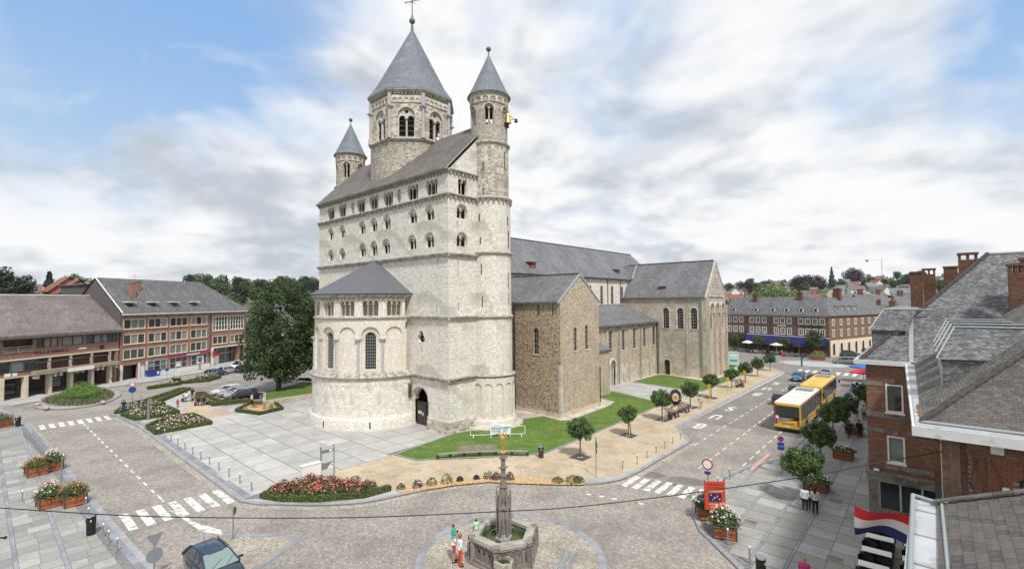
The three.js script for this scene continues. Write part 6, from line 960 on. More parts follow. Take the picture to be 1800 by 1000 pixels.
// clipped ball trees
function ballTree(w, h, th, n) { return { trunk: join([rod([0, -0.05, 0], [0.03, th * 0.6, 0.02], 0.07, 0.06, 8), rod([0.03, th * 0.6, 0.02], [0, th + 0.35, 0], 0.06, 0.045, 8), ...[0, 1, 2, 3, 4].map((i) => rod([0, th, 0], [Math.cos(i * 1.26) * w * 0.3, th + h * 0.45, Math.sin(i * 1.26) * w * 0.3], 0.035, 0.015, 5))]), crown: crown(ellipsoidLobes(0, th + h * 0.48, 0, w / 2, h / 2, w / 2, 26, 0.34, 0.2), n, 0.085, G.ball) }; }
const ballA = [ballTree(2.35, 1.75, 1.55, 3700), ballTree(2.1, 1.6, 1.6, 3300), ballTree(2.55, 1.8, 1.5, 3900), ballTree(2.25, 1.9, 1.45, 3500)];
const walk = [[-35.8, 'first ball tree on the gravel walk, nearest the long bench'], [-44.7, 'second ball tree on the gravel walk, on twin stems'], [-52.9, 'ball tree beside the litter bin and first bench'], [-61.5, 'ball tree just behind the flower wreath'], [-69.1, 'ball tree past the walking person on the gravel'], [-78.3, 'ball tree in front of the transept corner'], [-85.6, 'seventh ball tree on the walk, beside the second bench'], [-93.1, 'eighth ball tree on the walk, last but one'], [-101.8, 'farthest ball tree at the end of the gravel walk']];
walk.forEach(([z, label], i) => { const t = thing('ball_tree', label, 'tree', [-23.8, 0.1, z], i * 1.3, 'clipped ball trees on the gravel walk'), b = ballA[i % 4]; t.scale.set(1 + 0.08 * Math.sin(i * 5), 1 + 0.07 * Math.sin(i * 3 + 1), 1); part(t, 'trunk', b.trunk, bark); if (i === 1) part(t, 'trunk', uvMetres(rod([0.35, -0.05, 0.1], [0.1, 2.0, 0.05], 0.06, 0.045, 8)), bark); part(t, 'crown', b.crown, leafMat); if (i < 5) { part(t, 'tree_grate', uvMetres(plate(rectPts(-0.75, -0.75, 0.75, 0.75), [ringPts(0, 0, 0.25, 12)], 0, 0.03).rotateX(-Math.PI / 2).rotateY(-i * 1.3)), M.steelDark); } });
const ballB = [ballTree(2.8, 2.0, 1.75, 5200), ballTree(2.5, 1.9, 1.8, 4600), ballTree(2.65, 1.85, 1.7, 4800)];
[[-6.95, -37.6, 'nearest ball tree on the right pavement, two women below it'], [-7.3, -46.6, 'second ball tree on the right pavement, beside the bus stop'], [-7.7, -56.4, 'third ball tree on the right pavement, beside the front bus'], [-7.2, -60.5, 'ball tree close behind the third one on the right pavement'], [-6.2, -70, 'ball tree in front of the red parasol, nearer one'], [-5.6, -78.5, 'ball tree in front of the red parasol, middle one'], [-5.4, -85, 'ball tree right of the red parasol, farthest one']].forEach(([x, z, label], i) => { const t = thing('ball_tree', label, 'tree', [x, 0.1, z], i * 2.1, 'ball trees on the right pavement'), b = ballB[i % 3]; part(t, 'trunk', b.trunk, bark); part(t, 'crown', b.crown, leafMat); });
// trees before the café
const cafeTree = { trunk: join(trunkGeo(1.9, 0.1, 4, 0.9, 1.6)), crown: crown(ellipsoidLobes(0, 3.4, 0, 1.5, 1.9, 1.5, 24, 0.34), 2600, 0.14, G.mid) };
[[1311, 'slim young tree before the dark end of the café row', -41.0, -138.4, 0.85], [0, 'young tree before the first stretch of navy awning', -34.6, -136.6, 0.85], [0, 'young tree before the middle of the navy awning', -28.2, -134.8, 0.85], [0, 'fullest tree before the right end of the café row', -21.4, -132.6, 1.25]].forEach(([, label, x, z, s], i) => { const t = thing('cafe_tree', label, 'tree', [x, 0, z], i, 'young trees before the café row'); t.scale.setScalar(s); part(t, 'trunk', cafeTree.trunk, bark); part(t, 'crown', cafeTree.crown, leafMat); });

// ---- beds with low box hedges
function hedgeLeaves(L, a, b, w, h, y0, dens = 230) { // leaf faces over a low clipped hedge from a to b
  const dx = b[0] - a[0], dz = b[1] - a[1], l = Math.hypot(dx, dz), ux = dx / l, uz = dz / l, n = Math.round(l * dens * (w + 2 * h) / 1.4);
  for (let i = 0; i < n; i++) { const s = rr(0, l), k = rnd() * (w + 2 * h); let o, y, nx, ny, nz; if (k < w) { o = k - w / 2; y = h; nx = 0; ny = 1; nz = 0; } else if (k < w + h) { o = w / 2; y = k - w; nx = -uz; ny = 0.2; nz = ux; } else { o = -w / 2; y = k - w - h; nx = uz; ny = 0.2; nz = -ux; } o += rr(-0.03, 0.03); y += rr(-0.03, 0.04); L.add(a[0] + ux * s - uz * o, y0 + y, a[1] + uz * s + ux * o, nx, ny, nz, rr(0.04, 0.07), tone(G.hedge, 0.25)); }
}
function bed(name, label, pts, o = {}) { // pts = outline (x, z); hedge round it, soil, foliage, blossoms
  const cx = pts.reduce((a, p) => a + p[0], 0) / pts.length, cz = pts.reduce((a, p) => a + p[1], 0) / pts.length, P = pts.map(([x, z]) => [x - cx, z - cz]);
  const t = thing(name, label, o.category ?? 'flower bed', [cx, 0.1, cz]);
  part(t, 'soil', [slab(P, 0.0, 0.12)], o.soil ?? M.soil);
  const hw = o.hw ?? 0.42, hh = o.hh ?? 0.42;
  if (hh) { const L = new Leaves(), core = []; for (const [i, j] of (o.edges ?? P.map((_, i) => [i, (i + 1) % P.length]))) { const a = P[i], b = P[j], m = Math.hypot(b[0] - a[0], b[1] - a[1]), ang = Math.atan2(-(b[1] - a[1]), b[0] - a[0]); core.push(bx(-hw / 2 + 0.05, 0, -hw / 2 + 0.05, m + hw / 2 - 0.05, hh - 0.05, hw / 2 - 0.05).rotateY(ang).translate(a[0], 0, a[1])); hedgeLeaves(L, a, b, hw, hh, 0); } const hg = part(t, 'hedge', core, M.hedgeCore); part(hg, 'hedge_leaves', L.geo(), leafMat).userData.kind = 'stuff'; }
  const inside = (x, z) => { let c = false; for (let i = 0, j = P.length - 1; i < P.length; j = i++) if ((P[i][1] > z) !== (P[j][1] > z) && x < (P[j][0] - P[i][0]) * (z - P[i][1]) / (P[j][1] - P[i][1]) + P[i][0]) c = !c; return c; };
  const xs = P.map((p) => p[0]), zs = P.map((p) => p[1]), F = new Leaves(), B = new Leaves(), area = o.n ?? 60;
  for (let k = 0, tries = 0; k < area && tries < 6000; tries++) { const x = rr(Math.min(...xs), Math.max(...xs)), z = rr(Math.min(...zs), Math.max(...zs)); if (!inside(x, z) || !inside(x + 0.35, z) || !inside(x - 0.35, z) || !inside(x, z + 0.35) || !inside(x, z - 0.35)) continue; if (o.skip && o.skip(x + cx, z + cz)) continue; k++; const h = rr(...(o.h ?? [0.25, 0.55])), r = rr(0.22, 0.4); for (let i = 0; i < (o.leaves ?? 60); i++) { const [a, b, c] = onSphere(); F.add(x + a * r, 0.1 + h * 0.6 + b * h * 0.5, z + c * r, a, b, c, rr(0.05, 0.085), tone(o.green ?? G.rose, 0.3)); } for (let i = 0; i < (o.bloom ?? 5); i++) { const [a, b, c] = onSphere(), col = tone(o.flowers, 0.12); for (let q = 0; q < 3; q++) B.add(x + a * r * 0.9 + rr(-0.03, 0.03), 0.12 + h * 0.6 + Math.abs(b) * h * 0.55, z + c * r * 0.9 + rr(-0.03, 0.03), a, 1, c, rr(0.045, 0.085), col, 0.9); } }
  part(t, 'foliage', F.geo(), leafMat).userData.kind = 'stuff'; part(t, 'blossom', B.geo(), flowerMat).userData.kind = 'stuff';
  return t;
}
M.hedgeCore = flat('#39421f', 1);
const white = [lin(226, 220, 200), lin(214, 204, 178), lin(232, 226, 212)], pinks = [lin(206, 98, 96), lin(214, 122, 112), lin(200, 84, 88), lin(218, 150, 132)], mixw = [...white, ...white, lin(206, 120, 112)], peach = [lin(196, 128, 88), lin(206, 150, 104)];
seed = 5;
bed('rose_bed', 'kidney shaped bed full of coral pink roses beside the road', [[-36.2, -13.9], [-37.0, -15.6], [-36.6, -17.4], [-34.6, -18.6], [-32.0, -20.2], [-30.5, -20.4], [-30.8, -18.6], [-32.6, -16.2], [-34.5, -14.6]], { n: 120, leaves: 90, bloom: 6, h: [0.35, 0.72], flowers: pinks, edges: [[5, 6], [6, 7], [7, 8], [8, 0], [0, 1]], hw: 0.5, hh: 0.4 });
bed('flower_bed', 'long hedged bed of white flowers nearest the slab plaza', [[-66.4, -13.0], [-70.0, -15.6], [-68.9, -18.0], [-62.6, -18.1], [-62.3, -13.0]], { n: 80, leaves: 60, bloom: 5, flowers: mixw, green: G.rose });
bed('flower_bed', 'hedged bed of white flowers behind the steel post', [[-75.8, -12.3], [-71.7, -12.9], [-71.4, -15.2], [-72.2, -17.2], [-76.8, -17.0], [-77.2, -14.2]], { n: 70, leaves: 60, bloom: 5, flowers: white });
bed('flower_bed', 'pointed hedged bed beside the blue roundabout sign', [[-78.0, -12.0], [-82.6, -13.8], [-84.4, -16.4], [-79.4, -17.3], [-78.0, -14.2]], { n: 60, leaves: 50, bloom: 3, flowers: mixw, green: G.mid });
bed('flower_bed', 'narrow hedge strip running back along the road', [[-84.6, -16.6], [-91.2, -22.2], [-90.2, -22.9], [-82.4, -17.5]], { n: 20, leaves: 50, bloom: 0, flowers: white, green: G.hedge, hw: 0.6 });
bed('flower_bed', 'hedged bed of brown bark between plaza and tree wall', [[-67.3, -22.4], [-70.6, -25.2], [-68, -27.4], [-63.8, -26.6], [-63.0, -23.6]], { n: 12, leaves: 40, bloom: 4, flowers: peach, soil: M.mulch });
bed('flower_bed', 'angled hedged bed in front of the parked white and silver cars', [[-73.4, -21.6], [-80.4, -21.4], [-84.6, -22.6], [-84.2, -23.4], [-79.4, -22.8], [-75.0, -22.9], [-73.2, -26.0], [-72.3, -26.0]], { n: 14, leaves: 50, bloom: 5, flowers: pinks, hw: 0.36 });
bed('flower_bed', 'small hedged bed at the side road corner, blue sign behind', [[-96.6, -18.9], [-97.6, -20.4], [-99.4, -24.2], [-97.6, -23.4]], { n: 16, leaves: 50, bloom: 6, flowers: [lin(214, 196, 92), ...white] });
bed('flower_bed', 'planted bed beside the dark blue parked car', [[-98.6, -24.4], [-101.2, -27.6], [-104.2, -30.2], [-100.6, -30.6], [-97.6, -27.8]], { n: 44, leaves: 55, bloom: 5, flowers: white, h: [0.4, 1.1], green: G.meadow });
// low shrubs along the gravel walk
{
  const t = thing('border_planting', 'narrow bark border with low shrubs along the road kerb', 'flower bed', [-25, 0.1, -27]);
  const line = [[-30.3, -21.0], [-29.4, -22.4], [-28.2, -24.8], [-26.6, -27.0], [-24.2, -28.6], [-22.0, -30.2], [-20.6, -31.4]].map(([x, z]) => [x + 25, z + 27]); part(t, 'bark_mulch', ribbon(line, -0.85, 0.0, 0.06).concat(ribbon(line, 0.35, 0.0, 0.062)), M.mulch);
  for (const [x, z, r, h, cols, fl] of [[-30.0, -21.2, 0.35, 0.4, G.mid, white], [-29.3, -22.2, 0.45, 0.55, G.copper, white], [-28.9, -23.2, 0.5, 0.5, G.hedge, white], [-28.3, -24.2, 0.5, 0.7, G.meadow, white], [-27.8, -25.1, 0.3, 0.35, G.copper, null], [-27.1, -26.2, 0.3, 0.3, G.copper, null], [-26.5, -26.9, 0.42, 0.6, G.mid, white], [-25.9, -27.2, 0.4, 0.5, G.copper, null], [-25.0, -27.8, 0.35, 0.6, G.copper, pinks], [-21.9, -29.8, 0.5, 0.4, G.hedge, null], [-21.0, -30.6, 0.7, 0.45, G.hedge, null], [-20.7, -30.9, 0.5, 0.4, G.mid, null]]) { const L = new Leaves(); for (let i = 0; i < 260; i++) { const [a, b, c] = onSphere(); L.add(a * r * rr(0.6, 1.05), Math.abs(b) * h, c * r * rr(0.6, 1.05), a, b + 0.3, c, rr(0.04, 0.07), i % 7 === 0 && fl ? tone(fl, 0.1) : tone(cols, 0.3)); } const s = part(t, 'shrub', L.geo(), leafMat); s.position.set(x + 25, 0.02, z + 27); }
}
{ // reeds and meadow on the planted island
  const t = thing('island_planting', 'mounded clump of tall light green reeds on the left traffic island', 'plants', [-97, 0.12, -10.8]), R = new Leaves(), Q = new Leaves();
  for (let i = 0; i < 9000; i++) { const a = rr(0, 6.283), q = Math.sqrt(rnd()), x = Math.cos(a) * q * 3.6, z = Math.sin(a) * q * 2.2, h = (2.0 - 1.3 * q * q) * rr(0.6, 1.15); R.add(x + 0.4, 0.2 + h * rr(0.35, 1), z, x * 0.2, 1, z * 0.2, rr(0.09, 0.16), tone(G.reed, 0.3), 0.25); }
  const inIsl = (x, z) => { let c = false; for (let i = 0, j = isl.length - 1; i < isl.length; j = i++) if ((isl[i][1] > z) !== (isl[j][1] > z) && x < (isl[j][0] - isl[i][0]) * (z - isl[i][1]) / (isl[j][1] - isl[i][1]) + isl[i][0]) c = !c; return c; };
  for (let i = 0; i < 16000; i++) { const x = rr(-107, -87), z = rr(-15.5, -5.5); if (Math.hypot((x + 97) / 9.2, (z + 10.4) / 4.0) > 1 || !inIsl(x, z)) continue; Q.add(x + 97, rr(0.05, 0.5), z + 10.8, 0, 1, 0, rr(0.09, 0.17), tone(G.meadow, 0.3), 0.35); }
  part(t, 'reeds', R.geo(), leafMat).userData.kind = 'stuff'; part(t, 'meadow_plants', Q.geo(), leafMat).userData.kind = 'stuff';
  for (const [x, z] of [[9.5, -1.2], [8.4, 4.4], [4.2, 5.0]]) solo('boulder', ['pale boulder at the right tip of the planted island', 'pale boulder on the near edge of the planted island', 'pale boulder at the left of the planted island near edge'][x > 9 ? 0 : x > 8 ? 1 : 2], 'boulder', [new THREE.IcosahedronGeometry(0.4, 1).scale(1.2, 0.7, 0.9)], M.concrete, [-97 + x, 0.3, -10.8 + z]);
}
{ // ivy tuft over the church door and stone retaining wall under the linden
  const L = new Leaves(); for (let i = 0; i < 420; i++) L.add(rr(-0.35, 0.35), rr(-0.9, 0.9) * (1 - 0.3 * rnd()), rr(0, 0.35), 0, 0.4, 1, rr(0.06, 0.11), tone(G.mid, 0.3)); const o = new THREE.Mesh(L.geo(), leafMat); o.name = 'ivy'; setUD(o, 'tuft of ivy growing beside the church doorway arch', 'plant'); o.position.set(-44.75, 4.0, -32.9); o.castShadow = o.receiveShadow = true; scene.add(o);
  const t = thing('retaining_wall', 'low rubble wall with lawn under the linden', 'wall', [-70, 0.1, -32]);
  part(t, 'wall', [slab([[2, 6.2], [2.4, 6.2], [2.4, -2], [2, -2]], 0, 0.75), slab([[-4.6, 3.6], [2.0, 6.2], [2.0, 5.8], [-4.6, 3.2]], 0, 0.72)], M.rubblePale); part(t, 'lawn', [slab([[-5, 3.1], [1.98, 5.75], [1.98, -9], [-12, -9]], 0, 0.62)], M.grass);
}
// ================================================================ TOWN AND WOODS BEHIND
seed = 901;
function farCrown(w, h, n, s, cols, lobes = 14) { return crown(ellipsoidLobes(0, h * 0.55, 0, w / 2, h * 0.46, w / 2, lobes, 0.4, 0.16), n, s, cols); }
function coniferGeo(w, h, n, s, cols) { const L = new Leaves(); for (let i = 0; i < n; i++) { const v = Math.pow(rnd(), 0.7), tier = 0.82 + 0.18 * Math.sin(v * 34), r = (1 - v) * w / 2 * tier * rr(0.55, 1.05) + 0.1, a = rr(0, 6.283); L.add(Math.cos(a) * r, h * (0.1 + 0.9 * v), Math.sin(a) * r, Math.cos(a), 0.2, Math.sin(a), s * rr(0.7, 1.3), tone(cols, 0.3)); } return L.geo(); }
const farTrunk = join([rod([0, -1, 0], [0, 6, 0], 0.35, 0.2, 7)]);
const FT = { round: [farCrown(11, 13, 2200, 0.42, G.mid), farCrown(9, 14, 2200, 0.4, G.dark), farCrown(12, 11, 2200, 0.45, G.mid)], pale: [farCrown(11, 9, 7000, 0.2, G.pale, 30)], copper: [farCrown(13, 12, 2600, 0.45, G.copper, 18)], conifer: [coniferGeo(8, 15, 2600, 0.4, G.conifer), coniferGeo(4.6, 13, 1700, 0.34, G.conifer)], cedar: [coniferGeo(7, 17, 2400, 0.4, G.blueC)], poplar: [crown(ellipsoidLobes(0, 10, 0, 2.6, 9.6, 2.6, 26, 0.5), 2600, 0.4, G.dark)] };
function farTree(kind, v, x, z, s, label, group, y) { const t = thing(kind === 'conifer' || kind === 'cedar' ? 'conifer_tree' : 'broadleaf_tree', label, 'tree', [x, y ?? hill(x, z) - 0.2, z], rr(0, 6), group); t.scale.setScalar(s); part(t, 'trunk', farTrunk, bark); part(t, 'crown', FT[kind][v], leafMat); return t; }
const polar = (az, r) => [Math.sin(az * Math.PI / 180) * r, -Math.cos(az * Math.PI / 180) * r];
// left skyline, over the arcade roof
[['poplar', 0, -88.6, 175, 0.95, 'tall dark columnar tree at the left edge of the picture'], ['round', 1, -87.8, 185, 0.95, 'dark rounded tree over the left end of the mauve roof'], ['conifer', 1, -87.0, 190, 1.0, 'slim dark conifer left of the broad conifer'], ['pale', 0, -86.5, 180, 0.75, 'small yellow green tree before the broad conifer'], ['conifer', 0, -85.9, 195, 1.12, 'broad dark blue green conifer over the mauve roof'], ['round', 0, -84.5, 200, 1.05, 'loose airy tree between the conifer and the grey gable'], ['round', 1, -84.0, 190, 0.8, 'shorter tree behind the brick gables on the left'], ['round', 2, -83.1, 205, 1.0, 'tree just left of the office block gable'], ['conifer', 1, -76.4, 230, 1.0, 'conifer tip over the office block ridge']].forEach(([k, v, az, r, s, label]) => { const [x, z] = polar(az, r); farTree(k, v, x, z, s, label, undefined, k === 'round' || k === 'pale' ? 10 : 6.8); });
// wooded ridge behind the office block and the linden
seed = 33;
for (let i = 0; i < 70; i++) { const az = rr(-76, -61), r = 225 + i * 3.2 + rr(-15, 15), [x, z] = polar(az, r), k = rnd() < 0.14 ? ['conifer', 1] : ['round', Math.floor(rnd() * 3)]; farTree(k[0], k[1], x, z, rr(0.85, 1.2), k[0] === 'conifer' ? 'dark conifer in the wooded ridge on the left' : 'round leafy tree in the wooded ridge on the left', 'trees of the wooded ridge', hill(x, z) + 1); }
// roofs seen over the arcade building
const smallHouse = (label, az, r, y, w, dep, eave, ridge, wall, roof, turn) => { const [x, z] = polar(az, r), t = thing('town_house', label, 'house', [x, y, z], turn); part(t, 'wall', [bx(-w / 2, -6, -dep / 2, w / 2, eave, dep / 2), onWall(plate([[0, eave - 0.1], [dep, eave - 0.1], [dep / 2, ridge - 0.2]], [], -0.1, 0.1), -w / 2 + 0.12, -dep / 2, 0, 1), onWall(plate([[0, eave - 0.1], [dep, eave - 0.1], [dep / 2, ridge - 0.2]], [], -0.1, 0.1), w / 2 - 0.12, -dep / 2, 0, 1)], wall); part(t, 'roof', roofGeo(-w / 2 - 0.4, w / 2 + 0.4, dep / 2 + 0.4, -dep / 2 - 0.4, eave, ridge), roof); return t; };
smallHouse('grey roofed house between the conifers on the left', -86.6, 200, 8.2, 10, 9, 8.5, 12.0, M.brickRed, M.slateTown, 1.4);
smallHouse('house with bright orange tile roof over the mauve roof', -85.5, 195, 8.4, 4, 6, 9, 11.6, M.whiteWall, M.orangeTile, 1.2);
smallHouse('left of two brick gables with white verges on the skyline', -84.9, 185, 7.2, 6, 8, 10.5, 14.6, M.brickRed, M.redTile, 0.2);
smallHouse('right of two brick gables with white verges on the skyline', -84.2, 180, 6.8, 6, 8, 10.3, 14.2, M.brickRed, M.redTile, 0.15);
smallHouse('dark flat topped house beside the office block gable', -83.3, 165, 4.6, 9, 8, 14.4, 14.9, M.slateHung, M.slateTown, 0.3);
// far town on the right
seed = 411;
const townWalls = [[M.whiteWall, 'white walled'], [M.brickRed, 'red brick'], [M.whiteWall, 'white walled'], [M.frameCream, 'cream walled']], townRoofs = [[M.slateTown, 'grey roofed'], [M.slateSpire, 'blue grey roofed'], [M.slateTown, 'grey roofed'], [M.slateBrown, 'brown roofed'], [M.slateNave, 'grey roofed'], [M.redTile, 'red roofed']];
const townGeo = new Map();
for (let i = 0; i < 150; i++) {
  const r = 225 + Math.pow(rnd(), 1.3) * 620, az = rr(-19, 5), [x, z] = polar(az, r), [wm, wl] = pick(townWalls), [rm, rl] = pick(townRoofs), v = Math.floor(rnd() * 3);
  if (!townGeo.has(v)) { const w = [9, 12, 8][v], d = [8, 9, 9][v], e = [6, 6.5, 7][v], h = [9.6, 10.4, 11][v]; townGeo.set(v, { wall: join([bx(-w / 2, -6, -d / 2, w / 2, e, d / 2), onWall(plate([[0, e - 0.1], [d, e - 0.1], [d / 2, h - 0.2]], [], -0.1, 0.1), -w / 2 + 0.12, -d / 2, 0, 1), onWall(plate([[0, e - 0.1], [d, e - 0.1], [d / 2, h - 0.2]], [], -0.1, 0.1), w / 2 - 0.12, -d / 2, 0, 1)]), roof: join(roofGeo(-w / 2 - 0.4, w / 2 + 0.4, d / 2 + 0.4, -d / 2 - 0.4, e, h)), ch: join([bx(w * 0.3, h - 1.5, -0.4, w * 0.3 + 0.9, h + 1, 0.4)]), win: join([-1, 1].flatMap((s) => [0, 1].map((f) => bx(s * w / 4 - 0.6, 1.2 + f * 2.7, d / 2, s * w / 4 + 0.6, 2.6 + f * 2.7, d / 2 + 0.06)))) }); }
  const g = townGeo.get(v), t = thing('town_house', `${rl} ${wl} house on the far right hillside`, 'house', [x, hill(x, z), z], rr(-0.7, 0.7) + (rnd() < 0.35 ? 1.57 : 0), 'houses on the far right hillside'); t.scale.setScalar(rr(0.85, 1.2)); part(t, 'wall', g.wall, wm); part(t, 'roof', g.roof, rm); part(t, 'chimney', g.ch, M.chimneyBrick); part(t, 'windows', g.win, M.pane).userData.kind = 'stuff';
}
seed = 57;
[['copper', 0, -15.2, 690, 1.5, 'copper beech above the left half of the café roof'], ['copper', 0, -10.2, 660, 1.8, 'larger copper beech above the café roof'], ['copper', 0, -8.7, 680, 1.7, 'copper beech just right of the larger one'], ['copper', 0, -5.7, 820, 2.0, 'distant dark copper beech on the skyline'], ['cedar', 0, -7.5, 690, 1.75, 'tall blue green conifer above the café corner'], ['pale', 0, -12.6, 240, 2.2, 'broad yellow green tree behind the café roof'], ['pale', 0, -11.5, 245, 1.7, 'smaller yellow green tree behind the café roof'], ['round', 2, -18.3, 260, 1.0, 'green tree beside the transept gable'], ['round', 0, -17.0, 300, 1.0, 'green tree above the left end of the café roof']].forEach(([k, v, az, r, s, label]) => { const [x, z] = polar(az, r); farTree(k, v, x, z, s, label); });
for (let i = 0; i < 90; i++) { const az = rr(-20, 6), r = i < 50 ? rr(640, 1050) : rr(280, 640), [x, z] = polar(az, r); farTree('round', Math.floor(rnd() * 3), x, z, r > 600 ? rr(0.9, 1.5) : rr(0.5, 0.85), 'green tree among the far houses on the right', 'trees on the far right hillside'); }
// thin far-off mast and tower crane
{ const [x, z] = polar(-3.5, 900), y = hill(x, z), t = thing('tower_crane', 'slender white tower crane on the right skyline', 'crane', [x, y, z], 0.5); part(t, 'mast', [bx(-0.6, 0, -0.6, 0.6, 36, 0.6)], M.frameWhite); part(t, 'jib', [bx(-20, 36, -0.5, 10, 36.9, 0.5)], M.frameWhite); part(t, 'counterweight', [bx(-21, 34.5, -1, -18, 37, 1)], M.steelDark); part(t, 'apex', [rod([0, 36.9, 0], [0, 40, 0], 0.4), rod([0, 40, 0], [-15, 36.9, 0], 0.15), rod([0, 40, 0], [8, 36.9, 0], 0.15)], M.frameWhite); }
scene.fog = new THREE.FogExp2(new THREE.Color(0.80, 0.86, 0.93), 0.00005);
// ================================================================ VEHICLES
const carGlass = new THREE.MeshPhysicalMaterial({ color: '#1d2326', roughness: 0.05, clearcoat: 1, clearcoatRoughness: 0.03, side: THREE.DoubleSide });
const screenGlass = new THREE.MeshPhysicalMaterial({ color: '#7f8f8c', roughness: 0.06, clearcoat: 1, clearcoatRoughness: 0.03, side: THREE.DoubleSide });
const tyreMat = flat('#1a1a1b', 0.9), rimMat = flat('#a8abad', 0.35, 0.7), trimMat = flat('#242426', 0.6), lampMat = new THREE.MeshPhysicalMaterial({ color: '#d8dcdc', roughness: 0.1, clearcoat: 1, side: THREE.DoubleSide }), tailMat = new THREE.MeshPhysicalMaterial({ color: '#8c1518', roughness: 0.15, clearcoat: 1, side: THREE.DoubleSide }), plateMat = flat('#e2e0da', 0.5);
const carPaint = (hex, metal = 0.25) => new THREE.MeshPhysicalMaterial({ color: hex, roughness: 0.32, metalness: metal, clearcoat: 1, clearcoatRoughness: 0.05, side: THREE.DoubleSide });
// loft through rings of equal point count
function loft(rings, cap = true) { const n = rings[0].length, pos = rings.flat(), idx = []; for (let i = 0; i < rings.length - 1; i++) for (let k = 0; k < n; k++) { const a = i * n + k, b = i * n + (k + 1) % n; idx.push(a, b, a + n, b, b + n, a + n); } if (cap) for (const [o, flip] of [[0, 1], [(rings.length - 1) * n, 0]]) for (let k = 1; k < n - 1; k++) flip ? idx.push(o, o + k + 1, o + k) : idx.push(o, o + k, o + k + 1); const g = new THREE.BufferGeometry(); g.setAttribute('position', new THREE.Float32BufferAttribute(pos.flat(), 3)); g.setIndex(idx); return smoothed(g.toNonIndexed(), 0.75); }
// car along +x (front), profile stations: [x, sill, belt, half width]
const CAR = {
  hatch: { L: 4.1, W: 1.74, H: 1.46, st: [[-2.05, 0.42, 0.62, 0.62], [-2.0, 0.3, 0.86, 0.76], [-1.85, 0.22, 0.97, 0.83], [-1.2, 0.2, 0.98, 0.87], [0, 0.19, 0.95, 0.87], [0.85, 0.2, 0.93, 0.86], [1.4, 0.22, 0.86, 0.84], [1.85, 0.25, 0.74, 0.78], [2.02, 0.32, 0.6, 0.66], [2.06, 0.42, 0.54, 0.56]], roof: [-1.55, 0.1], base: [-2.0, 1.05], rh: 1.45 },
  small: { L: 3.6, W: 1.62, H: 1.5, st: [[-1.8, 0.42, 0.64, 0.6], [-1.76, 0.3, 0.9, 0.72], [-1.6, 0.22, 0.98, 0.78], [-1, 0.2, 0.98, 0.81], [0, 0.19, 0.96, 0.81], [0.8, 0.2, 0.95, 0.8], [1.25, 0.22, 0.9, 0.78], [1.6, 0.25, 0.78, 0.72], [1.76, 0.32, 0.62, 0.62], [1.8, 0.42, 0.55, 0.52]], roof: [-1.4, 0.2], base: [-1.75, 1.0], rh: 1.5 },
  sedan: { L: 4.5, W: 1.78, H: 1.43, st: [[-2.25, 0.42, 0.64, 0.62], [-2.2, 0.3, 0.9, 0.78], [-1.9, 0.22, 0.98, 0.84], [-1.2, 0.2, 0.97, 0.88], [0, 0.19, 0.95, 0.89], [0.9, 0.2, 0.92, 0.88], [1.5, 0.22, 0.84, 0.85], [2.0, 0.25, 0.73, 0.78], [2.2, 0.32, 0.58, 0.66], [2.25, 0.42, 0.52, 0.56]], roof: [-1.0, 0.2], base: [-1.75, 1.15], rh: 1.43 },
  estate: { L: 4.5, W: 1.78, H: 1.47, st: [[-2.25, 0.42, 0.64, 0.62], [-2.2, 0.3, 0.9, 0.78], [-2.0, 0.22, 0.98, 0.84], [-1.2, 0.2, 0.98, 0.88], [0, 0.19, 0.95, 0.89], [0.9, 0.2, 0.92, 0.88], [1.5, 0.22, 0.84, 0.85], [2.0, 0.25, 0.73, 0.78], [2.2, 0.32, 0.58, 0.66], [2.25, 0.42, 0.52, 0.56]], roof: [-1.95, 0.25], base: [-2.2, 1.15], rh: 1.47 },
  van: { L: 4.4, W: 1.8, H: 1.85, st: [[-2.2, 0.42, 0.9, 0.74], [-2.16, 0.3, 1.02, 0.84], [-1.9, 0.22, 1.04, 0.88], [-1.2, 0.2, 1.04, 0.9], [0, 0.19, 1.03, 0.9], [0.9, 0.2, 1.02, 0.88], [1.5, 0.22, 0.96, 0.86], [1.95, 0.25, 0.82, 0.8], [2.15, 0.32, 0.62, 0.68], [2.2, 0.42, 0.55, 0.56]], roof: [-2.08, 0.45], base: [-2.15, 1.35], rh: 1.85 },
};
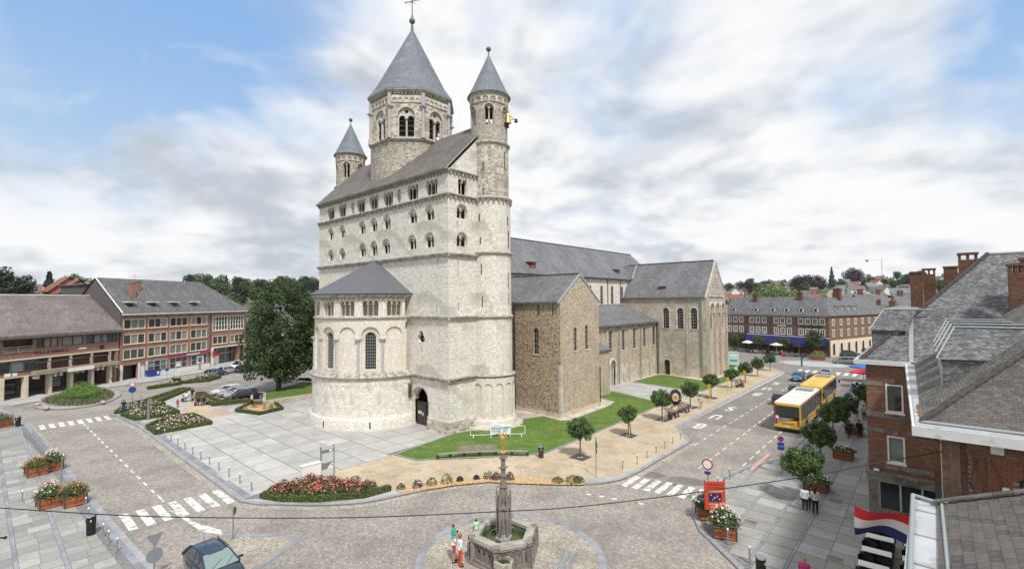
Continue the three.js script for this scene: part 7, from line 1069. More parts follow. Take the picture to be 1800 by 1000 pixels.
function carGeo(kind) {
  const K = CAR[kind], ring = ([x, s, b, w]) => [[x, s, -w * 0.86], [x, s + (b - s) * 0.28, -w], [x, s + (b - s) * 0.68, -w * 1.0], [x, b, -w * 0.93], [x, b + 0.035, -w * 0.6], [x, b + 0.05, 0], [x, b + 0.035, w * 0.6], [x, b, w * 0.93], [x, s + (b - s) * 0.68, w], [x, s + (b - s) * 0.28, w], [x, s, w * 0.86]];
  const hw = K.W / 2, bY = K.st[4][2], rw = hw * 0.7, [r0, r1] = K.roof, [b0, b1] = K.base, rh = K.rh, o = {};
  o.body = loft(K.st.map(ring).reverse());
  // greenhouse corners
  const B = (x, s) => [x, bY + 0.02, s * hw * 0.9], R = (x, s) => [x, rh - 0.05, s * rw];
  const quad = (a, b, c, d) => { const g = new THREE.BufferGeometry(); g.setAttribute('position', new THREE.Float32BufferAttribute([...a, ...b, ...c, ...a, ...c, ...d], 3)); g.computeVertexNormals(); return g; };
  const ins = (a, b, c, d, k) => { const m = [0, 1, 2].map((i) => (a[i] + b[i] + c[i] + d[i]) / 4); return [a, b, c, d].map((p) => p.map((v, i) => v + (m[i] - v) * k)); };
  o.windscreen = join([quad(B(b1, -1), B(b1, 1), R(r1, 1), R(r1, -1))]); o.rear = join([quad(B(b0, 1), B(b0, -1), R(r0, -1), R(r0, 1))]);
  o.side = [-1, 1].map((s) => { const p = ins(B(b0 + 0.12, s), B(b1 - 0.1, s), R(r1, s), R(r0 + 0.05, s), 0.07); return join([quad(...p.map((q) => [q[0], q[1], q[2] + s * 0.012]))]); });
  o.roof = loft([[r0 - 0.04, rw * 0.96, -0.06], [r0 + 0.15, rw, -0.01], [(r0 + r1) / 2, rw * 1.02, 0.015], [r1 - 0.12, rw, -0.005], [r1 + 0.06, rw * 0.96, -0.07]].map(([x, w, dy]) => [[x, rh - 0.1 + dy, -w * 1.06], [x, rh - 0.02 + dy, -w * 0.94], [x, rh + dy, -w * 0.5], [x, rh + 0.012 + dy, 0], [x, rh + dy, w * 0.5], [x, rh - 0.02 + dy, w * 0.94], [x, rh - 0.1 + dy, w * 1.06]]).reverse());
  const pl = []; for (const s of [-1, 1]) { pl.push(rod(B(b1, s), R(r1, s), 0.05, 0.04), rod(B(b0, s), R(r0, s), kind === 'van' ? 0.09 : 0.1, 0.07)); const mx = (b0 + b1) / 2 - 0.05; pl.push(rod([mx, bY, s * (hw * 0.9 + 0.012)], [mx - 0.08, rh - 0.05, s * (rw + 0.012)], 0.035)); } o.pillars = pl.map((q) => uvMetres(q));
  o.lining = join([quad(B(b0 + 0.05, -1).map((v, i) => (i === 2 ? v * 0.92 : v)), B(b1 - 0.1, -1).map((v, i) => (i === 2 ? v * 0.92 : v)), R(r1 - 0.05, -1).map((v, i) => (i === 2 ? v * 0.92 : v)), R(r0 + 0.05, -1).map((v, i) => (i === 2 ? v * 0.92 : v)))]);
  const wx = [K.L / 2 - 0.78, -K.L / 2 + 0.74]; o.wx = wx; o.wz = hw - 0.11;
  o.tyre = join([new THREE.TorusGeometry(0.235, 0.085, 8, 20), new THREE.CylinderGeometry(0.28, 0.28, 0.15, 20).rotateX(Math.PI / 2)]); o.rim = join([new THREE.CylinderGeometry(0.2, 0.2, 0.19, 16).rotateX(Math.PI / 2), ...[0, 1, 2, 3, 4].map((i) => bx(-0.02, 0, 0.09, 0.02, 0.19, 0.11).rotateZ(i * 1.257))]);
  const F = K.st[K.st.length - 3], T = K.st[1];
  o.head = [-1, 1].map((s) => join([new RoundedBoxGeometry(0.34, 0.13, 0.3, 2, 0.05).rotateY(s * -0.55).translate(F[0] - 0.02, F[2] - 0.1, s * F[3] * 0.86)])); o.tail = [-1, 1].map((s) => join([new RoundedBoxGeometry(0.16, 0.3, 0.2, 2, 0.04).translate(T[0] + 0.06, T[2] - 0.12, s * (T[3] - 0.06))]));
  o.bumper = join([rbx(K.L / 2 - 0.2, 0.3, -hw * 0.66, K.L / 2 + 0.015, 0.46, hw * 0.66, 0.05, 2)]); o.rbumper = join([rbx(-K.L / 2 - 0.015, 0.34, -hw * 0.7, -K.L / 2 + 0.2, 0.54, hw * 0.7, 0.05, 2)]);
  o.plate = [join([bx(K.L / 2 + 0.016, 0.36, -0.26, K.L / 2 + 0.026, 0.46, 0.26)]), join([bx(-K.L / 2 - 0.03, 0.56, -0.26, -K.L / 2 - 0.018, 0.66, 0.26)])];
  o.mirror = [-1, 1].map((s) => join([new RoundedBoxGeometry(0.12, 0.14, 0.2, 2, 0.05).translate(b1 - 0.22, bY + 0.1, s * (hw * 0.9 + 0.14)), rod([b1 - 0.22, bY + 0.04, s * hw * 0.9], [b1 - 0.22, bY + 0.08, s * (hw * 0.9 + 0.1)], 0.025)]));
  o.seam = join([-1, 1].flatMap((s) => [bx(-0.012, 0.3, s * (hw * 1.0 - 0.012), 0.0, bY - 0.05, s * hw * 1.003).translate((b0 + b1) / 2 - 0.05, 0, 0)]));
  return o;
}
const carCache = {};
function car(kind, label, at, heading, hex, o = {}) {
  const g = carCache[kind] ?? (carCache[kind] = carGeo(kind)), t = thing(kind === 'van' ? 'parked_van' : 'car', label, kind === 'van' ? 'van' : 'car', [at[0], o.y ?? 0.02, at[1]], heading, o.group), p = carPaint(hex, o.metal);
  const b = part(t, 'body', g.body, p); part(b, 'door_seam', g.seam, trimMat); part(t, 'roof', g.roof, o.roof ? carPaint(o.roof) : p); g.pillars.forEach((q) => part(t, 'window_pillar', q, p));
  part(t, 'windscreen', g.windscreen, o.bright ? screenGlass : carGlass); part(t, 'rear_window', g.rear, kind === 'van' && o.panel ? p : carGlass); g.side.forEach((q) => part(t, 'side_window', q, kind === 'van' && o.panel ? p : carGlass));
  for (const x of g.wx) for (const s of [-1, 1]) { const w = part(t, 'wheel', g.tyre, tyreMat); w.position.set(x, 0.3, s * g.wz); if (s < 0) w.rotation.y = Math.PI; part(w, 'rim', g.rim, rimMat); }
  g.head.forEach((q) => part(t, 'headlight', q, lampMat)); g.tail.forEach((q) => part(t, 'tail_light', q, tailMat)); part(t, 'bumper', g.bumper, trimMat); part(t, 'bumper', g.rbumper, p); g.plate.forEach((q) => part(t, 'number_plate', q, plateMat)); g.mirror.forEach((q) => part(t, 'mirror', q, o.mirror ?? p));
  if (o.rails) for (const s of [-1, 1]) part(t, 'roof_rail', uvMetres(rod([-1.4, CAR[kind].rh + 0.03, s * 0.6], [0.1, CAR[kind].rh + 0.03, s * 0.6], 0.025)), o.railMat ?? trimMat);
  return t;
}
const head = (dx, dz) => Math.atan2(-dz, dx);
// foreground car, coming towards the camera
{
  const t = car('hatch', 'dark blue hatchback with roof rails driving at the bottom left', [-27.75, -8.3], head(0.995, -0.05), '#22374a', { bright: true, rails: true, metal: 0.45 });
  part(t, 'aerial', uvMetres(rod([-0.9, 1.46, 0.1], [-1.25, 1.85, 0.1], 0.012)), trimMat); part(t, 'wiper', uvMetres(rod([1.0, 0.99, 0.5], [0.62, 1.17, -0.1], 0.012)), trimMat); part(t, 'wiper', uvMetres(rod([1.0, 0.99, -0.2], [0.66, 1.16, -0.6], 0.012)), trimMat);
}
// cars parked nose in beside the linden
[['hatch', 'white car, leftmost of the four parked before the hedge', -81.4, -25.6, '#d9d9d6', 0], ['hatch', 'silver car, second of the four parked before the hedge', -79.1, -25.9, '#b4b7b8', 0.6], ['estate', 'pale silver car, third of the four, beside the black one', -76.9, -26.2, '#c2c4c4', 0.5], ['sedan', 'shiny black car parked nearest the linden', -74.6, -26.4, '#15171b', 0.3]].forEach(([k, l, x, z, c, m], i) => car(k, l, [x, z], head(-0.25, 1) + (i === 3 ? Math.PI : 0), c, { y: 0.12, metal: m, group: 'cars parked by the hedge' }));
// cars along the office block
car('hatch', 'deep blue car at the left end of the row by the office block', [-104.2, -31.0], head(-0.4, -0.92), '#23306e', { y: 0.0, group: 'cars parked along the office block' });
car('small', 'small silver car right of the deep blue car', [-106.0, -33.6], head(-0.4, -0.92), '#b9bbbb', { group: 'cars parked along the office block' });
car('estate', 'dark grey car parked in front of the white van', [-105.8, -37.0], head(-0.5, -0.86), '#3b3f44', { group: 'cars parked along the office block' });
car('van', 'white panel van parked before the shop entrance', [-111.5, -37.6], head(-0.53, -0.85) + Math.PI, '#e4e3df', { panel: true, metal: 0 });
car('hatch', 'dark car right of the dark grey one by the office block', [-106.6, -40.4], head(-0.5, -0.86), '#2c3034', { group: 'cars parked along the office block' }); car('small', 'silver car last in the row, beside the linden', [-108.4, -43.4], head(-0.5, -0.86), '#a9acad', { group: 'cars parked along the office block' });
car('hatch', 'white car glimpsed under the linden branches', [-78.6, -37.4], 0.6, '#d4d5d3', { y: 0.12 }); car('estate', 'silver car in shade behind the linden trunk', [-75.2, -41.5], 0.7, '#a6aaac', { y: 0.12 });
// street traffic
car('hatch', 'turquoise blue car coming along the bus street', [-17.6, -93.6], head(0, 1), '#1f6d8c', { metal: 0.4 }); car('hatch', 'dark grey car driving away beside the turquoise car', [-15.2, -94.0], head(0.05, -1), '#4a4650', { metal: 0.5 }); car('sedan', 'light car ahead of the dark grey one at the crossing', [-14.4, -101.4], head(0.1, -1), '#b4b2b6', { metal: 0.5 });
car('small', 'dark car beside the front bus', [-15.5, -71.6], head(0, -1), '#2c2b2f'); car('hatch', 'dark red car half hidden beside the rear bus', [-15.3, -80.6], head(0, -1), '#4a2226');
car('estate', 'grey estate car crossing the far roundabout', [-14.4, -123.5], head(0.95, -0.3) + Math.PI, '#83857f', { metal: 0.4 }); car('hatch', 'dark green car parked by the café side wing', [-15.2, -140.4], head(0.9, -0.3), '#2b4a45'); car('hatch', 'black car parked past the café side wing', [-14.0, -151.4], head(0.9, -0.2), '#22262c'); car('small', 'pale car behind the black car by the side wing', [-12.6, -157.5], head(0.9, -0.2), '#a9adb0');

// ---- buses
M.busYellow = carPaint('#dcb01c', 0.0); M.busRed = carPaint('#a3202c', 0.05); M.busRoof = flat('#d9d8d4', 0.5); M.busGrey = flat('#8d8b88', 0.5); M.busRoofYellow = flat('#d8b652', 0.5);
function bus(label, z, roof) {
  const t = thing('city_bus', label, 'bus', [-11.75, 0.02, z]), L = 11.6, w = 1.26;   // rear at z, front towards -z
  part(t, 'body', [rbx(-w, 0.32, -L, w, 1.25, 0, 0.09, 3), rbx(-w + 0.02, 2.6, -L + 0.05, w - 0.02, 3.0, -0.04, 0.12, 3), bx(-w + 0.03, 1.2, -0.5, -w + 0.16, 2.7, -0.03), bx(w - 0.16, 1.2, -0.5, w - 0.03, 2.7, -0.03), bx(-w + 0.03, 1.2, -L + 0.05, -w + 0.12, 2.7, -L + 0.2), bx(w - 0.12, 1.2, -L + 0.05, w - 0.03, 2.7, -L + 0.2)], M.busYellow);
  part(t, 'roof', [rbx(-w + 0.05, 2.94, -L + 0.1, w - 0.05, 3.06, -0.1, 0.05, 2)], roof); for (const q of [-1.6, -4.4, -7.6]) part(t, 'roof_hatch', [rbx(-0.5, 3.05, q - 0.5, 0.5, 3.14, q + 0.5, 0.03)], roof);
  part(t, 'roof_unit', [rbx(-0.85, 3.05, -9.9, 0.85, 3.26, -8.6, 0.06, 2)], M.busGrey); part(t, 'engine_grille', [0, 1, 2, 3].map((i) => bx(-0.5, 0.78 + i * 0.06, 0, 0.6, 0.8 + i * 0.06, 0.006)), trimMat).userData.kind = 'stuff';
  part(t, 'side_stripe', [bx(w - 0.015, 2.78, -L + 0.3, w + 0.012, 2.95, -0.2)], M.busRed); part(t, 'side_stripe', [bx(-w - 0.012, 2.78, -L + 0.3, -w + 0.015, 2.95, -0.2)], M.busRed); part(t, 'rear_pillar', [rbx(-w - 0.012, 0.8, -0.2, -w + 0.2, 2.9, 0.016, 0.03)], M.busRed);
  part(t, 'rear_window', [rbx(-w + 0.16, 1.62, -0.1, w - 0.14, 2.74, 0.02, 0.05)], carGlass);
  part(t, 'rear_panel', [plate([[-w + 0.1, 1.5], [0.75, 1.5], [-0.85, 0.92], [-w + 0.1, 0.92]], [], -0.02, 0.022)], M.busGrey, false, 'grey diagonal panel under the rear window'); part(t, 'panel_lettering', [words('TEC', 0.16, 0.008).translate(-0.6, 1.36, 0.024)], M.busRed); part(t, 'route_plate', [bx(-w + 0.2, 1.36, 0.022, -w + 0.46, 1.66, 0.032)], M.white);
  for (const s of [-1, 1]) part(t, 'tail_light', [rbx(s * (w - 0.24) - 0.09, 0.78, -0.02, s * (w - 0.24) + 0.09, 1.42, 0.03, 0.03)], tailMat); part(t, 'number_plate', [bx(-0.26, 0.58, 0.0, 0.26, 0.7, 0.02)], plateMat); part(t, 'bumper', [rbx(-w + 0.05, 0.22, -0.3, w - 0.05, 0.46, 0.03, 0.05)], trimMat);
  for (const s of [-1, 1]) { const n = 7; for (let i = 0; i < n; i++) { const a = -0.55 - i * 1.54, door = s > 0 && (i === 1 || i === 4); part(t, door ? 'door' : 'side_window', [bx(s * (w - 0.07), door ? 0.42 : 1.28, a - 1.42, s * (w - 0.012), 2.6, a)], carGlass); part(t, 'window_post', uvMetres(bx(s * (w - 0.075), 1.24, a - 1.54, s * (w - 0.004), 2.62, a - 1.42)), trimMat); } }
  part(t, 'windscreen', [bx(-w + 0.1, 1.0, -L - 0.01, w - 0.1, 2.65, -L + 0.06)], carGlass);
  for (const q of [-2.9, -8.9]) for (const s of [-1, 1]) { const wl = part(t, 'wheel', uvMetres(new THREE.CylinderGeometry(0.48, 0.48, 0.3, 20).rotateZ(Math.PI / 2)), tyreMat); wl.position.set(s * (w - 0.13), 0.48, q); part(wl, 'rim', uvMetres(new THREE.CylinderGeometry(0.26, 0.26, 0.32, 14).rotateZ(Math.PI / 2)), rimMat); part(t, 'wheel_arch', [onWall(archRing(q, 0.32, 1.1, 1.1, 0.05, -0.02, 0.012, 10), s * w, 0, 0, s > 0 ? 1 : 1).translate(s > 0 ? 0.0 : 0, 0, 0)], trimMat); }
  for (const s of [-1, 1]) part(t, 'mirror', [rod([s * (w - 0.05), 2.5, -L], [s * (w + 0.25), 2.45, -L - 0.25], 0.03), rbx(s * (w + 0.25) - 0.1, 2.0, -L - 0.32, s * (w + 0.25) + 0.1, 2.45, -L - 0.2, 0.04)], trimMat);
}
bus('yellow city bus with white roof, rear towards the camera', -56.6, M.busRoof); bus('second yellow city bus with yellow roof in front of the white roofed one', -69.6, M.busRoofYellow);
// ================================================================ FOUNTAIN
{
  const cx = -17.95, cz = -19.4, t = thing('fountain', 'grey stone hexagonal Gothic fountain with tall pinnacled column', 'fountain', [cx, 0.05, cz]); t.scale.set(0.92, 1, 0.92);
  const hexR = (r) => Array.from({ length: 6 }, (_, i) => [r * Math.cos(i * Math.PI / 3), r * Math.sin(i * Math.PI / 3)]);
  const hexRing = (r0, r1, y0, y1) => slab(hexR(r1), y0, y1, [hexR(r0)]);
  part(t, 'step', [slab(hexR(2.16), 0, 0.12)], M.greyStone);
  part(t, 'basin', [hexRing(1.55, 1.86, 0.1, 1.22)], M.greyStone); part(t, 'plinth', [hexRing(1.8, 2.02, 0.12, 0.3)], M.greyStone);
  const rim = part(t, 'rim', [hexRing(1.5, 2.06, 1.22, 1.4), hexRing(1.8, 1.98, 1.1, 1.22)], M.fountainRim = M.concreteGrey = surf(3, 256, (u, v) => { const n = fbm(u, v, 6, 5, 601), d = step(0.5, 0.7, fbm(u, v, 9, 4, 602)); return mix3(scl([168, 162, 152], 0.86 + 0.28 * n), [112, 108, 100], d * 0.5); }, {}));
  for (let i = 0; i < 6; i++) { const a = i * Math.PI / 3; part(t, 'corner_buttress', [bx(-0.15, 0.12, -0.15, 0.15, 1.3, 0.15).rotateY(-a).translate(Math.cos(a) * 1.92, 0, Math.sin(a) * 1.92), rbx(-0.21, 1.2, -0.21, 0.21, 1.415, 0.21, 0.03).rotateY(-a).translate(Math.cos(a) * 1.93, 0, Math.sin(a) * 1.93), bx(-0.07, 0.2, -0.28, 0.07, 1.1, -0.2).rotateY(-a - Math.PI / 2).translate(Math.cos(a) * 1.92, 0, Math.sin(a) * 1.92)], M.greyStone); }
  for (let i = 0; i < 6; i++) { const a = (i + 0.5) * Math.PI / 3, ap = 1.86 * Math.cos(Math.PI / 6), dx = -Math.sin(a), dz = Math.cos(a), f = (g) => onWall(g, Math.cos(a) * ap, Math.sin(a) * ap, Math.sin(a), -Math.cos(a)); for (const s of [-0.42, 0, 0.42]) part(t, 'panel_arch', [f(archRing(s, 0.34, 0.28, 1.0, 0.06, 0, 0.07, 10)), f(bx(s - 0.02, 0.34, 0, s + 0.02, 0.86, 0.05)), f(archRing(s - 0.07, 0.7, 0.1, 0.86, 0.025, 0, 0.05, 6)), f(archRing(s + 0.07, 0.7, 0.1, 0.86, 0.025, 0, 0.05, 6))], M.greyStone); }
  M.water = new THREE.MeshPhysicalMaterial({ color: '#39461c', roughness: 0.06, clearcoat: 0.4, side: THREE.DoubleSide, bumpMap: tex(128, (u, v) => { const n = fbm(u, v, 8, 3, 603) * 255; return [n, n, n]; }, false), bumpScale: 0.02 });
  part(t, 'water', [slab(hexR(1.56), 0.9, 1.0)], M.water, false, 'dark green water'); part(t, 'basin_floor', [slab(hexR(1.6), 0.1, 0.3)], M.greyStone);
  for (const [x, z] of [[0.55, -0.6], [-0.5, 0.75], [0.7, 0.6], [-0.75, -0.35]]) part(t, 'water_jet', uvMetres(new THREE.TubeGeometry(new THREE.CatmullRomCurve3([V3(x * 0.45, 1.55, z * 0.45), V3(x * 0.8, 1.5, z * 0.8), V3(x * 1.05, 1.0, z * 1.05)]), 8, 0.012, 5)), M.zincEdge);
  // small side bowl
  const bowlR = (r) => hexR(r).map(([x, z]) => [x + 1.42, z * 0.9 + 1.55]); const bowl = part(t, 'side_bowl', [slab(bowlR(0.62), 0.55, 0.85, [bowlR(0.44)]), slab(bowlR(0.5), 0.12, 0.56)], M.fountainRim, false, 'small hexagonal bowl against the basin'); part(bowl, 'water', [slab(bowlR(0.46), 0.6, 0.7)], M.water);
  // column
  part(t, 'column_base', [slab(hexR(0.52), 0.95, 1.12), slab(hexR(0.42), 1.12, 1.3)], M.fountainRim);
  part(t, 'column', [cyl(0.33, 0.3, 1.1, 2.5, 0, 0, 8), cyl(0.27, 0.24, 2.5, 3.7, 0, 0, 8), cyl(0.2, 0.15, 3.7, 4.5, 0, 0, 8), cyl(0.14, 0.12, 4.4, 5.6, 0, 0, 8)], M.greyStone);
  for (let i = 0; i < 6; i++) { const a = i * Math.PI / 3 + 0.3, r = 0.4, x = Math.cos(a) * r, z = Math.sin(a) * r; const p = part(t, 'pinnacle', [bx(-0.07, 1.3, -0.07, 0.07, 3.1, 0.07).rotateY(-a).translate(x, 0, z), cyl(0.1, 0.01, 3.1, 3.75, x, z, 6), rod([x, 3.0, z], [x * 0.45, 3.5, z * 0.45], 0.04)], M.greyStone); part(p, 'crocket', [0, 1, 2].map((k) => sph(0.045, x + 0.05, 3.2 + k * 0.16, z, 6, 5)), M.greyStone); }
  for (let i = 0; i < 6; i++) { const a = (i + 0.5) * Math.PI / 3 + 0.3, f = (g) => onWall(g, Math.cos(a) * 0.34, Math.sin(a) * 0.34, Math.sin(a), -Math.cos(a)); part(t, 'niche', [f(archRing(0, 2.1, 0.2, 2.7, 0.05, -0.05, 0.06, 8)), f(plate([[-0.17, 2.7], [0.17, 2.7], [0, 3.15]], [], -0.05, 0.05))], M.greyStone); }
  for (const [y, r] of [[3.75, 0.34], [4.32, 0.27], [4.75, 0.25], [5.25, 0.22]]) part(t, 'leaf_collar', [cyl(r * 0.6, r * 0.85, y - 0.05, y + 0.07, 0, 0, 8), ...[0, 1, 2, 3].map((i) => sph(0.055, Math.cos(i * 1.571 + 0.5) * r, y + 0.09, Math.sin(i * 1.571 + 0.5) * r, 6, 5))], M.greyStone);
  const st = thing('gilded_figure', 'gilded winged figure on top of the fountain column', 'statue', [cx, 5.62, cz]); st.scale.set(0.8, 1.05, 0.8); part(st, 'body', smoothed(lathe([[0.02, 0], [0.15, 0.02], [0.12, 0.2], [0.08, 0.45], [0.11, 0.62], [0.12, 0.8], [0.06, 0.9], [0.02, 0.92]], 12)), M.gold); part(st, 'head', [sph(0.085, 0, 1.0, 0, 10, 8)], M.gold); part(st, 'wing', [plate([[0.04, 0.55], [0.3, 0.95], [0.24, 1.1], [0.05, 0.85]], [], -0.02, 0.02).rotateY(0.7)], M.gold); part(st, 'wing', [plate([[-0.04, 0.55], [-0.3, 0.95], [-0.24, 1.1], [-0.05, 0.85]], [], -0.02, 0.02).rotateY(0.7)], M.gold); part(st, 'arm', [rod([0.08, 0.78, 0], [0.22, 0.62, 0.12], 0.035), rod([0.22, 0.62, 0.12], [0.2, 1.25, 0.14], 0.018)], M.gold); part(st, 'foliage', [...[0, 1, 2, 3, 4].map((i) => sph(0.07, Math.cos(i * 1.26) * 0.14, 0.08, Math.sin(i * 1.26) * 0.14, 6, 5))], M.gold);
  for (let i = 0; i < 3; i++) struct('terrace_step', [slab([[-15.9 + i * 0.34, -22.0], [-15.75 + i * 0.34, -22.1], [-14.95 + i * 0.34, -20.2], [-15.1 + i * 0.34, -20.1]], 0.05, 0.13)], M.bluePave);
}
// ================================================================ STREET FURNITURE
const bollardG = { post: smoothed(lathe([[0.001, 0], [0.075, 0], [0.075, 0.06], [0.05, 0.1], [0.048, 0.78], [0.066, 0.8], [0.066, 0.86], [0.03, 0.92], [0.001, 0.93]], 12)), cap: smoothed(lathe([[0.001, 0.9], [0.06, 0.9], [0.066, 0.96], [0.03, 1.02], [0.001, 1.03]], 12)) };
function bollard(x, z, label, group, s = 1) { const t = thing('bollard', label, 'bollard', [x, 0.1, z], 0, group); t.scale.setScalar(s); part(t, 'post', bollardG.post, M.steel); part(t, 'cap', bollardG.cap, M.white); }
['nearest the rose bed', 'second from the rose bed', 'third from the rose bed', 'fourth from the rose bed', 'fifth from the rose bed', 'sixth from the rose bed', 'seventh from the rose bed', 'eighth from the rose bed', 'ninth from the rose bed', 'tenth from the rose bed', 'farthest, beside the hedged flower bed'].forEach((l, i) => bollard(-38.1 - i * 2.22, -13.75 + i * 0.05, `thin steel bollard on the plaza edge, ${l}`, 'bollards along the plaza edge', 0.85));
['nearest the zebra crossing', 'second from the crossing', 'third from the crossing', 'fourth from the crossing', 'fifth from the crossing', 'sixth from the crossing', 'last, where the kerb steps back'].forEach((l, i) => bollard(-19.5 + Math.min(i, 1) * 0.35, -35.6 - i * 1.85, `steel bollard on the gravel walk edge, ${l}`, 'bollards along the gravel walk', 0.8));
[[-34.7, -5.5, 'bottom left bollard, nearest the camera'], [-36.2, -5.35, 'left pavement bollard, second from the camera'], [-37.6, -5.3, 'left pavement bollard just right of the litter bin'], [-41.2, -5.05, 'left pavement bollard between bin and planters'], [-43.6, -5.2, 'left pavement bollard at the corner of the near planters'], [-48.6, -2.4, 'left pavement bollard left of the near planters'], [-49.5, -0.6, 'bollard at the left picture edge under the cable']].forEach(([x, z, l]) => bollard(x, z, 'steel ' + l, 'bollards on the left pavement', 0.8));
[[-9.1, -28.6, 'bollard in front of the right planter'], [-7.6, -27.3, 'bollard beside the right litter bin'], [-12.1, -38.8, 'bollard at the bus lane mouth, farther one'], [-12.15, -36.3, 'bollard behind the red poster board']].forEach(([x, z, l]) => bollard(x, z, 'steel ' + l, 'bollards on the right pavement', 0.9));
// thin railing of hoops on the far left
for (let i = 0; i < 12; i++) { const x = -72.5 + i * 1.05; solo('hoop_rail', `grey hoop rail in the row along the left kerb`, 'railing', [new THREE.TubeGeometry(new THREE.CatmullRomCurve3([V3(-0.35, 0, 0), V3(-0.35, 0.6, 0), V3(-0.2, 0.75, 0), V3(0.2, 0.75, 0), V3(0.35, 0.6, 0), V3(0.35, 0, 0)]), 14, 0.025, 6)], M.steel, [x, 0.1, -3.9 - i * 0.06], 1.2, 'hoop rails along the left kerb'); }
// litter bins
function bin(x, z, label, h = 1.0, m = M.black, turn = 0) { const t = thing('litter_bin', label, 'litter bin', [x, 0.1, z], turn); part(t, 'body', smoothed(lathe([[0.001, 0], [0.2, 0], [0.22, 0.05], [0.24, h * 0.8], [0.24, h * 0.98], [0.2, h], [0.001, h]], 20), 0.5), m); part(t, 'lid', [cyl(0.25, 0.22, h, h + 0.06, 0, 0, 18).rotateX(0.08)], M.steel); part(t, 'slot', [bx(-0.14, h * 0.72, 0.2, 0.14, h * 0.86, 0.25)], M.dark); part(t, 'sticker', [bx(0.1, h * 0.74, 0.19, 0.17, h * 0.84, 0.246)], M.white); }
bin(-38.5, -4.85, 'black litter bin on the left pavement', 1.15, M.black, 0.8); bin(-26.4, -33.5, 'dark litter bin with metal top at the lawn corner', 1.0, flat('#4a3733', 0.5)); bin(-23.2, -53.8, 'brown litter bin beside the first bench on the walk', 0.95, flat('#41332e', 0.5)); bin(-6.75, -26.05, 'black litter bin at the bottom of the right pavement', 1.15, M.black, 0.4); bin(-79.0, -3.4, 'dark litter bin at the far left crossing', 1.1, M.black, 0.5);
// planters
M.planterWood = surf(1.2, 256, (u, v) => { const r = Math.floor(v * 6), g = fbm(u * 1, v, 16, 4, 611 + r), e = v * 6 - r < 0.08; return [...scl([168, 100, 62], (0.82 + 0.2 * hash(r, 1, 7)) * (0.8 + 0.4 * g) * (e ? 0.55 : 1)), 0.5]; }, {});
function planter(x, z, turn, label, group, w = 1.15, tall = 1, fl = white, green = G.mid, nl = 1500) {
  const t = thing('planter', label, 'planter', [x, 0.11, z], turn, group), h = 0.72, a = w / 2;
  for (let s = 0; s < 4; s++) for (let k = 0; k < 4; k++) part(t, 'board', uvMetres(rbx(-a + 0.03, 0.06 + k * 0.168, a - 0.05, a - 0.03, 0.06 + k * 0.168 + 0.158, a, 0.012).rotateY(s * Math.PI / 2)), M.planterWood);
  for (const [p, q] of [[-1, -1], [1, -1], [1, 1], [-1, 1]]) part(t, 'corner_post', uvMetres(bx(p * (a + 0.012) - 0.03, 0, q * (a + 0.012) - 0.03, p * (a + 0.012) + 0.03, h + 0.06, q * (a + 0.012) + 0.03)), M.steelDark);
  part(t, 'soil', [bx(-a + 0.05, 0.5, -a + 0.05, a - 0.05, 0.68, a - 0.05)], M.soil);
  const L = new Leaves(), B = new Leaves(); for (let i = 0; i < nl; i++) { const q = Math.sqrt(rnd()), an = rr(0, 6.283), hh = tall * (1 - 0.65 * q * q) * rr(0.15, 1), sp = (0.75 + 0.55 * rnd()) * a * 1.25; L.add(Math.cos(an) * q * sp, 0.6 + hh * 0.95, Math.sin(an) * q * sp, Math.cos(an) * 0.5, 0.9, Math.sin(an) * 0.5, rr(0.05, 0.1), tone(green, 0.35), 0.4); } for (let i = 0; i < 60; i++) { const q = Math.sqrt(rnd()), an = rr(0, 6.283), hh = tall * (1 - 0.6 * q * q), c = tone(fl, 0.12); for (let k = 0; k < 3; k++) B.add(Math.cos(an) * q * a * 1.4, 0.68 + hh * rr(0.85, 1.05), Math.sin(an) * q * a * 1.4, 0, 1, 0, rr(0.04, 0.075), c, 0.9); }
  part(t, 'plants', L.geo(), leafMat).userData.kind = 'stuff'; part(t, 'flowers', B.geo(), flowerMat).userData.kind = 'stuff';
}
seed = 15; const orangeF = [lin(206, 132, 62), lin(190, 120, 60)];
planter(-46.1, -3.6, 0.1, 'wooden planter with white flowers, left of the near pair', 'planters on the left pavement', 1.15, 1.1, [...white, ...orangeF]); planter(-45.2, -4.75, 0.1, 'wooden planter of leafy greens at the kerb, right of the near pair', 'planters on the left pavement', 1.15, 1.0, orangeF); planter(-55.4, -3.5, 0.1, 'wooden planter with dry brown growth, left of the far pair', 'planters on the left pavement', 1.2, 0.8, orangeF, G.meadow); planter(-56.0, -4.5, 0.1, 'wooden planter with white flowers, right of the far pair', 'planters on the left pavement', 1.15, 1.1, white);
planter(-9.55, -29.5, 0.35, 'wooden planter with white flowers before the red poster', 'planters on the right pavement', 1.2, 1.15, white, G.mid, 2400); planter(-11.2, -31.2, 0.5, 'wooden planter half hidden behind the red poster', 'planters on the right pavement', 1.15, 1.1, white);
planter(-6.7, -41.0, 0, 'wooden planter under the nearest right tree', 'planters on the right pavement', 1.3, 0.3, white); planter(-6.2, -50.4, 0, 'wooden planter under the second right tree', 'planters on the right pavement', 1.3, 0.4, white); planter(-6.4, -60, 0, 'wooden planter under the third right tree', 'planters on the right pavement', 1.3, 0.4, white); planter(-5.3, -68.8, 0, 'wooden planter near the red parasol', 'planters on the right pavement', 1.2, 0.4, white);
planter(-80.4, -1.9, 0.2, 'planter of dark red flowers at the far left crossing', 'planters on the left pavement', 1.9, 0.9, [lin(150, 60, 66), lin(170, 84, 88)], G.meadow, 2200); planter(-20.0, -128.6, 0.2, 'large terracotta coloured planter by the café corner', undefined, 2.4, 1.3, peach, G.pale, 1800);
